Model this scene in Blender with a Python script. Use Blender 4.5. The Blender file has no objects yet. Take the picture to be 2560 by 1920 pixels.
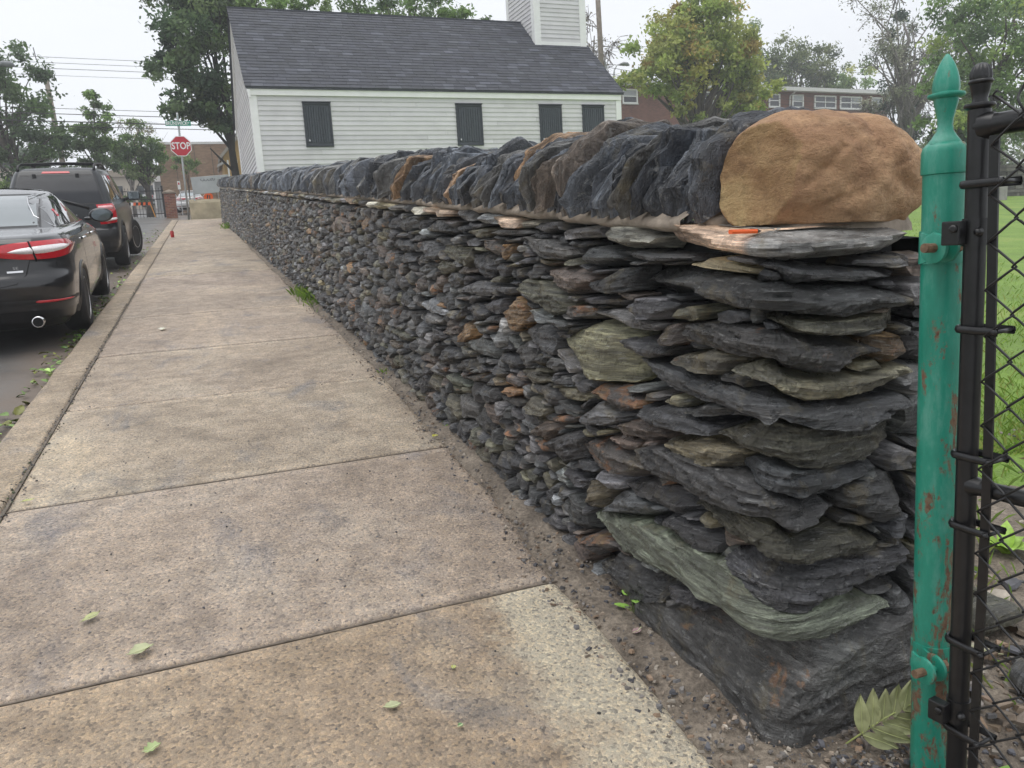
import bpy, bmesh, math, random
import numpy as np
from mathutils import Matrix, Vector, Euler

SC = bpy.context.scene
COL = SC.collection
R = math.radians
GR = 0.0915                       # uphill grade of the street


def gz(y):                        # height of the sloping ground
    y = np.asarray(y, float)
    return np.where(y <= 40, GR * y, np.interp(y, [40, 58, 84, 90], [GR * 40, 4.74, 6.95, 7.05]))


# ---------------------------------------------------------------- camera
F_PX, PITCH, YAW, ROLL, EYE = 1935.0, 0.17825, 0.3576, -0.05846, 1.40
fw = Vector((math.sin(YAW) * math.cos(PITCH), math.cos(YAW) * math.cos(PITCH), -math.sin(PITCH)))
rt = Vector((math.cos(YAW), -math.sin(YAW), 0))
up = rt.cross(fw)
rr = math.cos(ROLL) * rt + math.sin(ROLL) * up
uu = -math.sin(ROLL) * rt + math.cos(ROLL) * up
cam_d = bpy.data.cameras.new('camera')
cam = bpy.data.objects.new('camera', cam_d)
COL.objects.link(cam)
m = Matrix.Identity(4)
for i in range(3):
    m[i][0], m[i][1], m[i][2] = rr[i], uu[i], -fw[i]
m[2][3] = EYE
cam.matrix_world = m
cam_d.sensor_width = 36
cam_d.lens = F_PX / 2560 * 36
cam_d.clip_start = 0.02
cam_d.clip_end = 2000
SC.camera = cam

# ---------------------------------------------------------------- sky, sun, exposure
SUN_EL, SUN_AZ = 80, 250          # degrees: elevation, compass azimuth measured from +Y clockwise
w = bpy.data.worlds.new('World')
SC.world = w
w.use_nodes = True
nt = w.node_tree
nt.nodes.clear()
out = nt.nodes.new('ShaderNodeOutputWorld')
bg = nt.nodes.new('ShaderNodeBackground')
sky = nt.nodes.new('ShaderNodeTexSky')
sky.sky_type = 'NISHITA'
sky.sun_disc = False
sky.sun_elevation = R(SUN_EL)
sky.sun_rotation = R(SUN_AZ)
sky.dust_density = 3
hs = nt.nodes.new('ShaderNodeHueSaturation')
hs.inputs['Saturation'].default_value = 0.25
mx = nt.nodes.new('ShaderNodeMix')
mx.data_type = 'RGBA'
mx.inputs['Factor'].default_value = 0.93
tc = nt.nodes.new('ShaderNodeTexCoord')
ns = nt.nodes.new('ShaderNodeTexNoise')
ns.inputs['Scale'].default_value = 1.6
ns.inputs['Detail'].default_value = 4
mp = nt.nodes.new('ShaderNodeMapping')
mp.inputs['Scale'].default_value = (1, 1, 2.6)
cr = nt.nodes.new('ShaderNodeValToRGB')
cr.color_ramp.elements[0].position = 0.3
cr.color_ramp.elements[0].color = (8.1, 8.4, 8.9, 1)
cr.color_ramp.elements[1].position = 0.7
cr.color_ramp.elements[1].color = (9.3, 9.6, 10.1, 1)
L = nt.links.new
L(sky.outputs[0], hs.inputs['Color'])
L(hs.outputs[0], mx.inputs['A'])
L(tc.outputs['Generated'], mp.inputs[0])
L(mp.outputs[0], ns.inputs['Vector'])
L(ns.outputs['Fac'], cr.inputs[0])
L(cr.outputs[0], mx.inputs['B'])
L(mx.outputs['Result'], bg.inputs[0])
bg.inputs[1].default_value = 0.10
L(bg.outputs[0], out.inputs[0])

sun_d = bpy.data.lights.new('sun', 'SUN')
sun_d.energy = 1.5
sun_d.angle = R(55)
sun_d.color = (1.0, 0.97, 0.93)
sun = bpy.data.objects.new('sun', sun_d)
COL.objects.link(sun)
az, el = R(SUN_AZ), R(SUN_EL)
sd = Vector((math.sin(az) * math.cos(el), math.cos(az) * math.cos(el), math.sin(el)))
sun.rotation_euler = sd.to_track_quat('Z', 'Y').to_euler()
sun.location = (0, 0, 30)

SC.view_settings.view_transform = 'Standard'
SC.view_settings.look = 'None'
SC.view_settings.exposure = 0.26
SC.view_settings.gamma = 1.0
SC.view_settings.use_curve_mapping = False
SC.render.engine = 'CYCLES'

# ---------------------------------------------------------------- noise
def _h(i, j, k, s):
    n = (i * 73856093) ^ (j * 19349663) ^ (k * 83492791) ^ (s * 2654435 + 977)
    n = (n ^ (n >> 13)) * 1274126177 & 0x7fffffff
    n = (n ^ (n >> 16)) & 0xffff
    return n / 65535.0


def vn(x, y, z, s=0):
    x, y, z = np.broadcast_arrays(np.asarray(x, float), np.asarray(y, float), np.asarray(z, float))
    i, j, k = np.floor(x).astype(np.int64), np.floor(y).astype(np.int64), np.floor(z).astype(np.int64)
    u, v, q = x - i, y - j, z - k
    u, v, q = u * u * (3 - 2 * u), v * v * (3 - 2 * v), q * q * (3 - 2 * q)
    r = 0
    for a in (0, 1):
        for b in (0, 1):
            for c in (0, 1):
                wt = (u if a else 1 - u) * (v if b else 1 - v) * (q if c else 1 - q)
                r = r + wt * _h(i + a, j + b, k + c, s)
    return r * 2 - 1


def fbm(x, y, z, s=0, o=3):
    r, a, t = 0, 1.0, 0.0
    for n in range(o):
        r = r + a * vn(x * 2 ** n, y * 2 ** n, z * 2 ** n, s + n * 17)
        t += a
        a *= .5
    return r / t


# ---------------------------------------------------------------- objects
WM = {}


def link(o, parent=None, local=False, label=None, cat=None, group=None, kind=None):
    COL.objects.link(o)
    if parent is not None:
        o.parent = parent
        if local:
            WM[o] = WM[parent]
        else:
            o.matrix_parent_inverse = WM[parent].inverted()
            WM[o] = Matrix.Identity(4)
    else:
        WM[o] = Matrix.Identity(4)
    if label: o['label'] = label
    if cat: o['category'] = cat
    if group: o['group'] = group
    if kind: o['kind'] = kind
    return o


def empty(name, loc, label=None, cat=None, group=None, rot=None, kind=None):
    o = bpy.data.objects.new(name, None)
    o.empty_display_size = .1
    M = Matrix.Translation(Vector(loc))
    if rot is not None:
        M = M @ rot.to_4x4()
        o.rotation_euler = rot.to_euler()
    o.location = loc
    link(o, None, False, label, cat, group, kind)
    WM[o] = M
    return o


class MB:
    def __init__(s):
        s.v, s.f, s.m, s.c, s.n = [], [], [], [], 0

    def add(s, vs, fs, m=0, col=None):
        vs = np.asarray(vs, float).reshape(-1, 3)
        s.v.append(vs)
        s.f.extend([tuple(int(i) + s.n for i in f) for f in fs])
        s.m.extend([m] * len(fs))
        c = (1, 1, 1, 1) if col is None else col
        c = np.asarray(c, float)
        s.c.append(np.tile(c, (len(vs), 1)) if c.ndim == 1 else c)
        s.n += len(vs)
        return s

    def box(s, c, size, M=None, m=0, col=None, taper=0.0):
        x, y, z = [q / 2 for q in size]
        vs = []
        for dz in (-z, z):
            k = 1 - taper if dz > 0 else 1
            for dx, dy in ((-x, -y), (x, -y), (x, y), (-x, y)):
                p = Vector((dx * k, dy * k, dz))
                if M is not None: p = M @ p
                vs.append((p[0] + c[0], p[1] + c[1], p[2] + c[2]))
        return s.add(vs, [(0, 3, 2, 1), (4, 5, 6, 7), (0, 1, 5, 4), (1, 2, 6, 5), (2, 3, 7, 6), (3, 0, 4, 7)], m, col)

    def bb(s, a, b, m=0, col=None):           # box from corner to corner
        return s.box([(a[i] + b[i]) / 2 for i in range(3)], [abs(b[i] - a[i]) for i in range(3)], None, m, col)

    def tube(s, pts, r, n=8, m=0, cap=True, col=None):
        pts = [Vector(p) for p in pts]
        k = len(pts)
        rs = [r] * k if not hasattr(r, '__len__') else list(r)
        vs, fs = [], []
        ref = None
        for i, p in enumerate(pts):
            t = (pts[min(i + 1, k - 1)] - pts[max(i - 1, 0)])
            if t.length < 1e-9: t = Vector((0, 0, 1))
            t.normalize()
            if ref is None:
                ref = t.orthogonal().normalized()
            ref = (ref - t * ref.dot(t))
            if ref.length < 1e-6: ref = t.orthogonal()
            ref.normalize()
            b = t.cross(ref)
            for j in range(n):
                a = 2 * math.pi * j / n
                q = p + (ref * math.cos(a) + b * math.sin(a)) * rs[i]
                vs.append(q[:])
        for i in range(k - 1):
            for j in range(n):
                fs.append((i * n + j, i * n + (j + 1) % n, (i + 1) * n + (j + 1) % n, (i + 1) * n + j))
        if cap:
            fs.append(tuple(range(n - 1, -1, -1)))
            fs.append(tuple(range((k - 1) * n, k * n)))
        return s.add(vs, fs, m, col)

    def lathe(s, prof, c=(0, 0, 0), n=24, m=0, M=None, flute=None, col=None):   # prof: (radius, height)
        vs, fs = [], []
        for i, (r, h) in enumerate(prof):
            for j in range(n):
                a = 2 * math.pi * j / n
                q = r * (flute(a, i) if flute else 1)
                p = Vector((q * math.cos(a), q * math.sin(a), h))
                if M is not None: p = M @ p
                vs.append((p[0] + c[0], p[1] + c[1], p[2] + c[2]))
        for i in range(len(prof) - 1):
            for j in range(n):
                fs.append((i * n + j, i * n + (j + 1) % n, (i + 1) * n + (j + 1) % n, (i + 1) * n + j))
        k = len(prof)
        fs.append(tuple(range(n - 1, -1, -1)))
        fs.append(tuple(range((k - 1) * n, k * n)))
        return s.add(vs, fs, m, col)

    def prism(s, poly, vec, m=0, col=None):
        k = len(poly)
        a = [tuple(p) for p in poly]
        b = [(p[0] + vec[0], p[1] + vec[1], p[2] + vec[2]) for p in poly]
        fs = [tuple(range(k - 1, -1, -1)), tuple(range(k, 2 * k))]
        fs += [(i, (i + 1) % k, k + (i + 1) % k, k + i) for i in range(k)]
        return s.add(a + b, fs, m, col)

    def grid(s, P, m=0, col=None, closed_u=False, flip=False):       # P: (nu, nv, 3)
        P = np.asarray(P, float)
        nu, nv = P.shape[:2]
        fs = []
        for i in range(nu if closed_u else nu - 1):
            i2 = (i + 1) % nu
            for j in range(nv - 1):
                q = (i * nv + j, i2 * nv + j, i2 * nv + j + 1, i * nv + j + 1)
                fs.append(q[::-1] if flip else q)
        if col is not None:
            col = np.asarray(col, float)
            if col.ndim == 3: col = col.reshape(-1, 4)
        return s.add(P.reshape(-1, 3), fs, m, col)

    def xform(s, M):
        s.v = [np.array([(M @ Vector(p))[:] for p in a]) for a in s.v]
        return s

    def mesh(s, name, mats, smooth=False, sp=None):
        me = bpy.data.meshes.new(name)
        V = np.concatenate(s.v) if s.v else np.zeros((0, 3))
        nl = [len(f) for f in s.f]
        me.vertices.add(len(V))
        me.vertices.foreach_set('co', V.ravel())
        idx = np.fromiter((i for f in s.f for i in f), dtype=np.int32)
        me.loops.add(len(idx))
        me.loops.foreach_set('vertex_index', idx)
        me.polygons.add(len(nl))
        st = np.zeros(len(nl), np.int32)
        if len(nl): st[1:] = np.cumsum(nl)[:-1]
        me.polygons.foreach_set('loop_start', st)
        try:
            me.polygons.foreach_set('loop_total', np.array(nl, np.int32))
        except Exception:
            pass
        me.polygons.foreach_set('material_index', np.array(s.m, np.int32))
        me.polygons.foreach_set('use_smooth', np.full(len(nl), bool(smooth)))
        ca = me.color_attributes.new('col', 'FLOAT_COLOR', 'POINT')
        ca.data.foreach_set('color', np.concatenate(s.c).astype(np.float32).ravel())
        if sp is not None:
            at = me.attributes.new('sp', 'FLOAT_VECTOR', 'POINT')
            at.data.foreach_set('vector', np.asarray(sp, np.float32).ravel())
        for mm in (mats if isinstance(mats, (list, tuple)) else [mats]):
            me.materials.append(mm)
        me.update(calc_edges=True)
        me.validate()
        return me

    def build(s, name, mats, parent=None, label=None, cat=None, group=None, kind=None, smooth=False, local=False, sp=None):
        o = bpy.data.objects.new(name, s.mesh(name, mats, smooth, sp))
        return link(o, parent, local, label, cat, group, kind)


def smooth_by_angle(o, deg=35):
    bm = bmesh.new()
    bm.from_mesh(o.data)
    bmesh.ops.recalc_face_normals(bm, faces=bm.faces)
    for e in bm.edges:
        if len(e.link_faces) == 2:
            e.smooth = e.calc_face_angle(0) < R(deg)
    for f in bm.faces: f.smooth = True
    bm.to_mesh(o.data)
    bm.free()
    return o


def bevel(o, w=.004, seg=2):
    md = o.modifiers.new('bevel', 'BEVEL')
    md.width = w
    md.segments = seg
    md.limit_method = 'ANGLE'
    md.angle_limit = R(40)
    return o


# ---------------------------------------------------------------- materials
class NT:
    def __init__(s, name):
        s.mat = bpy.data.materials.new(name)
        s.mat.use_nodes = True
        s.t = s.mat.node_tree
        s.b = s.t.nodes['Principled BSDF']

    def n(s, typ, **kw):
        q = s.t.nodes.new('ShaderNode' + typ)
        for k, v in kw.items():
            if k in q.inputs: q.inputs[k].default_value = v
            else: setattr(q, k, v)
        return q

    def l(s, a, b): s.t.links.new(a, b)

    def set(s, **kw):
        for k, v in kw.items():
            k = k.replace('_', ' ')
            s.b.inputs[k].default_value = (*v, 1) if isinstance(v, tuple) and len(v) == 3 else v
        return s

    def coord(s, which='Object', scale=None, attr=None, rot=None):
        if attr:
            q = s.n('Attribute', attribute_name=attr)
            o = q.outputs['Vector']
        else:
            q = s.n('TexCoord')
            o = q.outputs[which]
        if scale is not None or rot is not None:
            mp = s.n('Mapping')
            mp.inputs['Scale'].default_value = scale or (1, 1, 1)
            if rot: mp.inputs['Rotation'].default_value = rot
            s.l(o, mp.inputs[0])
            o = mp.outputs[0]
        return o

    def noise(s, vec, scale, detail=4, rough=.55, dist=0):
        q = s.n('TexNoise', Scale=scale, Detail=detail, Roughness=rough, Distortion=dist)
        if vec is not None: s.l(vec, q.inputs['Vector'])
        return q.outputs['Fac']

    def ramp(s, fac, *stops, interp='LINEAR'):
        q = s.n('ValToRGB')
        q.color_ramp.interpolation = interp
        e = q.color_ramp.elements
        while len(e) < len(stops): e.new(.5)
        for i, (p, c) in enumerate(stops):
            e[i].position = p
            if not hasattr(c, '__len__'): c = (c, c, c)
            e[i].color = (*c[:3], 1)
        s.l(fac, q.inputs[0])
        return q.outputs[0]

    def mix(s, a, b, fac, mode='MIX'):
        q = s.n('Mix', data_type='RGBA', blend_type=mode)
        for sock, v in (('Factor', fac), ('A', a), ('B', b)):
            i = q.inputs[sock] if sock == 'Factor' else [x for x in q.inputs if x.name == sock and x.type == 'RGBA'][0]
            if hasattr(v, 'is_linked'): s.l(v, i)
            else: i.default_value = v if sock == 'Factor' else ((*v, 1) if len(v) == 3 else v)
        return [x for x in q.outputs if x.type == 'RGBA'][0]

    def math(s, op, a, b=None, clamp=False):
        q = s.n('Math', operation=op, use_clamp=clamp)
        for i, v in enumerate((a, b)):
            if v is None: continue
            if hasattr(v, 'is_linked'): s.l(v, q.inputs[i])
            else: q.inputs[i].default_value = v
        return q.outputs[0]

    def bump(s, h, strength=.3, dist=.01, normal=None):
        q = s.n('Bump', Strength=strength, Distance=dist)
        s.l(h, q.inputs['Height'])
        if normal is not None: s.l(normal, q.inputs['Normal'])
        s.l(q.outputs[0], s.b.inputs['Normal'])
        return q.outputs[0]

    def base(s, c): s.l(c, s.b.inputs['Base Color']); return s
    def rough(s, c): s.l(c, s.b.inputs['Roughness']); return s


def plain(name, c, rough=.5, metal=0, spec=.5, var=.12, nscale=8, bump=0, bscale=60, coat=0, attr=False, bdist=.004):
    k = NT(name)
    k.set(Roughness=rough, Metallic=metal, Specular_IOR_Level=spec, Coat_Weight=coat)
    v = k.coord()
    f = k.noise(v, nscale, 5)
    lo = tuple(x * (1 - var) for x in c)
    hi = tuple(x * (1 + var) for x in c)
    col = k.ramp(f, (.3, lo), (.7, hi))
    if attr:
        a = k.n('Attribute', attribute_name='col').outputs['Color']
        col = k.mix(col, a, 1.0, 'MULTIPLY')
    k.base(col)
    if bump:
        k.bump(k.noise(v, bscale, 4), bump, bdist)
    return k.mat

# ================================================================ setting: ground, road, pavement
def sheet(x0, x1, y0, y1, off, nx, ny, name, mats, jit=0.0, seed=0, **kw):
    xs = np.linspace(x0, x1, nx)
    ys = np.linspace(y0, y1, ny)
    X, Y = np.meshgrid(xs, ys, indexing='ij')
    Z = gz(Y) + off + (jit * fbm(X * 2.2, Y * 2.2, 0 * X, seed) if jit else 0)
    return MB().grid(np.stack([X, Y, Z], -1)).build(name, mats, smooth=True, **kw)


def ground_mats():
    M = {}
    k = NT('asphalt')
    v = k.coord()
    big = k.noise(v, .9, 5, .6)
    fine = k.noise(v, 140, 3)
    c = k.ramp(big, (.3, (.085, .085, .09)), (.5, (.13, .125, .12)), (.72, (.17, .16, .15)))
    c = k.mix(c, k.ramp(fine, (.35, .55), (.65, 1.35)), .6, 'MULTIPLY')
    sx = k.n('SeparateXYZ')
    k.l(v, sx.inputs[0])
    gm = k.math('MULTIPLY', k.math('ADD', sx.outputs[0], k.math('ADD', k.math('MULTIPLY', k.noise(v, 2.2, 5, .7), .9), 1.45)), 2.2, True)
    c = k.mix(c, (.17, .13, .10, 1), k.math('MULTIPLY', gm, .75))
    k.base(c)
    k.rough(k.ramp(big, (.35, .3), (.6, .6)))
    k.bump(fine, .5, .006)
    M['asphalt'] = k.mat

    def concrete(name, lo, mid, hi, pale=False):
        k = NT(name)
        v = k.coord()
        big = k.noise(v, 1.7, 6, .62, .3)
        med = k.noise(v, 9, 5, .6)
        col = k.ramp(big, (.3, lo), (.5, mid), (.68, hi))
        blot = k.noise(k.coord(scale=(1, .6, 1)), 2.6, 6, .65, .6)
        col = k.mix(col, (.235, .235, .25, 1), k.ramp(blot, (.55, 0), (.70, .7)))
        col = k.mix(col, k.ramp(med, (.3, .78), (.7, 1.2)), 1.0, 'MULTIPLY')
        pat = k.noise(k.coord(scale=(1, .7, 1)), .85, 7, .68, .8)
        col = k.mix(col, k.ramp(pat, (.34, (.76, .75, .74)), (.48, (.97, .96, .95)), (.58, (1.05, 1.04, 1.02)), (.68, (1.28, 1.26, 1.19))), 1.0, 'MULTIPLY')
        if pale:
            sx = k.n('SeparateXYZ')
            k.l(v, sx.inputs[0])
            ed = k.noise(v, 3.3, 6, .7)
            q = k.math('ADD', sx.outputs[0], k.math('MULTIPLY', k.math('SUBTRACT', ed, .5), .75))
            q = k.math('ADD', q, k.math('MULTIPLY', sx.outputs[1], .06))
            q2 = k.math('MULTIPLY', k.math('SUBTRACT', q, .80), 7, True)
            col = k.mix(col, (.60, .545, .44, 1), k.math('MULTIPLY', q2, .85))
        vo = k.n('TexVoronoi', Scale=115.0)
        k.l(v, vo.inputs['Vector'])
        sp = k.ramp(k.n('SeparateColor').outputs[0], (0, 1), (1, 1))
        sc = k.n('SeparateColor')
        k.l(vo.outputs['Color'], sc.inputs[0])
        peb = k.ramp(sc.outputs[0], (0, (.45, .46, .5)), (.16, (.75, .74, .74)), (.3, (1, 1, 1)), (.7, (1.05, 1.0, .95)), (.86, (1.3, 1.2, 1.05)), (1, (1.5, 1.45, 1.35)))
        col = k.mix(col, peb, .82, 'MULTIPLY')
        grit = k.noise(v, 380, 3, .75)
        col = k.mix(col, k.ramp(grit, (.33, .45), (.5, 1), (.68, 1.4)), .85, 'MULTIPLY')
        at = k.n('Attribute', attribute_name='col')
        col = k.mix(col, at.outputs['Color'], 1.0, 'MULTIPLY')
        k.base(col)
        k.set(Specular_IOR_Level=.4)
        k.rough(k.ramp(big, (.3, .5), (.7, .8)))
        h = k.math('ADD', k.math('MULTIPLY', vo.outputs['Distance'], -.8), k.math('MULTIPLY', grit, .9))
        k.bump(h, .8, .008)
        return k.mat
    M['paving'] = concrete('paving_concrete', (.36, .30, .24), (.43, .365, .30), (.485, .425, .355))
    M['paving_near'] = concrete('paving_concrete_worn', (.345, .275, .205), (.42, .335, .255), (.47, .39, .305), True)
    M['kerb'] = concrete('kerb_concrete', (.33, .275, .215), (.42, .35, .27), (.48, .41, .33))

    k = NT('soil')
    v = k.coord()
    a = k.noise(v, 5, 6, .7)
    b = k.noise(v, 60, 4, .7)
    c = k.ramp(a, (.3, (.11, .09, .07)), (.5, (.20, .165, .13)), (.7, (.31, .26, .205)))
    c = k.mix(c, k.ramp(b, (.3, .45), (.5, 1), (.7, 1.6)), .8, 'MULTIPLY')
    k.base(c)
    k.set(Roughness=.8)
    k.bump(k.math('ADD', a, b), .8, .02)
    M['soil'] = k.mat

    k = NT('lawn')
    v = k.coord()
    a = k.noise(v, 1.3, 5, .6)
    b = k.noise(k.coord(scale=(1, .5, 1)), 90, 3, .7)
    c = k.ramp(a, (.3, (.12, .20, .03)), (.55, (.17, .28, .04)), (.75, (.25, .31, .07)))
    c = k.mix(c, k.ramp(b, (.3, .6), (.7, 1.35)), .8, 'MULTIPLY')
    k.base(c)
    k.set(Roughness=.75)
    k.bump(b, .7, .02)
    M['lawn'] = k.mat
    M['farland'] = plain('far_ground', (.12, .13, .08), .9, var=.4, nscale=.4)
    M['crack'] = plain('joint_dirt', (.15, .125, .10), .9, var=.4, nscale=30)
    return M


GM = ground_mats()
MB().grid(np.array([[[x, y, float(gz(y)) - .2 - (0.6 if y < -25 else 0)] for y in (-400, -26, -25, 0, 20, 40, 58, 84, 90, 1200)] for x in (-700, -60, 0, 60, 700)], float)).build('ground', GM['farland'], kind='structure')
sheet(-12.6, -1.21, -12, 34.6, -.12, 30, 60, 'road', GM['asphalt'], .01, 3, kind='structure')
sheet(-60, 60, 34.604, 95, -.116, 60, 60, 'cross_road', GM['asphalt'], .01, 4, kind='structure')
sheet(-30, -12.6, -12, 34.6, -.05, 8, 20, 'far_verge', GM['lawn'], 0, 4, kind='structure')
lawn_o = sheet(1.62, 70, 1.9, 46, -.015, 120, 80, 'lawn', GM['lawn'], .05, 5, kind='structure')
soil_o = sheet(.80, 7, -3, 2.6, -.014, 80, 70, 'soil', GM['soil'], .03, 6, kind='structure')
JY = [-4.0, -2.2, -.6, .85, 2.39, 3.92, 5.58, 7.30, 9.30, 11.40, 13.4, 15.4, 17.4, 19.5, 21.6, 23.7, 25.8, 27.9, 30.0, 32.0, 33.9]


def px_right(y):                  # right edge of the pavement
    return float(np.interp(y, [0, 2.4, 3.2, 6, 8, 12, 20, 34], [1.0, 1.01, 1.06, 1.08, 1.04, .95, .82, .62]))


ys_ = np.concatenate([np.arange(.9, 8, .03), np.arange(8, 31.5, .12)])
sv = np.linspace(0, 1, 16)
Ps = np.zeros((len(sv), len(ys_), 3))
for b_, y_ in enumerate(ys_):
    x0_, x1_ = px_right(y_) - .16, float(np.interp(y_, [0, 6, 8, 10, 14, 19, 25, 32], [1.18, 1.17, 1.14, 1.10, 1.01, .90, .72, .56])) + .12
    Ps[:, b_, 0] = x0_ + (x1_ - x0_) * sv
    Ps[:, b_, 1] = y_
xx_, yy_ = Ps[..., 0], Ps[..., 1]
pr_ = np.array([px_right(q) for q in ys_])[None, :]
fd_ = np.clip((yy_ - 1.15) / .6, 0, 1)
Ps[..., 2] = gz(yy_) - .060 + .036 * fd_ + fd_ * .030 * np.clip((xx_ - pr_ + .025) / .10, 0, 1) + .016 * fbm(xx_ * 6, yy_ * 6, 0, 71, 4) * np.clip((xx_ - pr_ + .07) / .1, 0, 1)
MB().grid(Ps).build('soil_strip', GM['soil'], kind='structure', smooth=True)
pave = MB()
pave.grid(np.array([[[x, y, float(gz(y)) - .035] for y in (-4.2, 34.0)] for x in (-1.20, .6)], float))
pave_o = pave.build('sidewalk', GM['crack'], kind='structure')
for y_ in JY[2:-1]:
    MB().bb((-1.0, y_ - .004, float(gz(y_)) - .06), (px_right(y_) + .01, y_ + .004, float(gz(y_)) - .008)).build('joint_dirt', GM['crack'], pave_o)
MB().grid(np.array([[[x, y, float(gz(y)) - .004] for y in np.linspace(-2, 34, 40)] for x in (-1.0, -.984)], float)).build('kerb_joint_dirt', GM['crack'], pave_o)
rng = np.random.default_rng(5)
for i in range(len(JY) - 1):
    y0, y1 = JY[i] + .007, JY[i + 1] - .007
    if y1 < -2.3: continue
    nx, ny = 26, 16
    us = np.concatenate([[0, .004, .012], np.linspace(.03, .97, nx - 6), [.988, .996, 1]])
    vs = np.concatenate([[0, .005, .011, .02, .04], np.linspace(.055, .945, ny - 8), [.96, .98, .989, .995, 1]])
    tintf = np.ones((len(us), len(vs)))
    P = np.zeros((len(us), len(vs), 3))
    tilt, lift = rng.uniform(-.004, .004), rng.uniform(-.003, .003)
    for a, u in enumerate(us):
        for b, v in enumerate(vs):
            y = y0 + (y1 - y0) * v
            x0, x1 = -.985, px_right(y) + .022 * float(fbm(y * 5, 3, 1, 8))
            x = x0 + (x1 - x0) * u
            z = float(gz(y)) + lift + tilt * (v - .5) * 2
            e = min(v, 1 - v) * (y1 - y0)
            z -= .014 * max(0, 1 - e / .020)
            if .045 < e < .08: z -= .004
            tintf[a, b] = .8 if e < .015 else 1.13 if e < .07 else 1.0
            e2 = min(u, 1 - u)
            z -= .012 * max(0, 1 - e2 / .008)
            P[a, b] = (x, y, z)
    Q = P.reshape(-1, 3)
    Q[:, 2] += .004 * fbm(Q[:, 0] * 2, Q[:, 1] * 2, 0, 11)
    g_ = rng.uniform(.95, 1.05)
    tint = (g_, g_ * rng.uniform(.99, 1.01), g_ * rng.uniform(.985, 1.02), 1)
    mbs = MB().grid(P, 0, np.concatenate([tintf.reshape(-1, 1) * np.array(tint[:3]), np.ones((tintf.size, 1))], 1))
    # skirt
    ring = [(a, 0) for a in range(len(us))] + [(len(us) - 1, b) for b in range(len(vs))] + [(a, len(vs) - 1) for a in range(len(us) - 1, -1, -1)] + [(0, b) for b in range(len(vs) - 1, -1, -1)]
    top = [P[a, b] for a, b in ring]
    mbs.grid(np.array([[p - np.array([0, 0, .06]), p] for p in top]), 0, tint, flip=True)
    mbs.build('paving_slab', GM['paving_near'] if i == 3 else GM['paving'], pave_o, smooth=True)

kerb = MB()
kerb.grid(np.array([[[x, y, float(gz(y)) - .04] for y in (-4.2, 34.2)] for x in (-1.235, -1.0)], float))
kerb_o = kerb.build('kerb', GM['crack'], kind='structure')
ky = -2.5
while ky < 33.8:
    ln = rng.uniform(2.6, 3.4)
    k1 = min(ky + ln, 34.0)
    n = 14
    mbs = MB()
    prof = [(-1.262, -.2), (-1.252, -.05), (-1.246, -.018), (-1.228, -.004), (-1.20, .004), (-1.02, .004), (-1.003, -.004), (-.998, -.06)]
    P = np.zeros((n, len(prof), 3))
    for a in range(n):
        y = ky + .006 + (k1 - ky - .012) * a / (n - 1)
        wob = .008 * float(vn(y * 2.3, 5, 5, 3))
        for b, (x, z) in enumerate(prof):
            P[a, b] = (x + wob + .006 * float(vn(y * 7, b, 5, 4)) * (b < 5), y, float(gz(y)) + z + .004 * float(vn(y * 5, b * .7, 2, 9)))
    mbs.grid(P)
    mbs.build('kerb_stone', GM['kerb'], kerb_o, smooth=True)
    ky = k1

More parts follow.
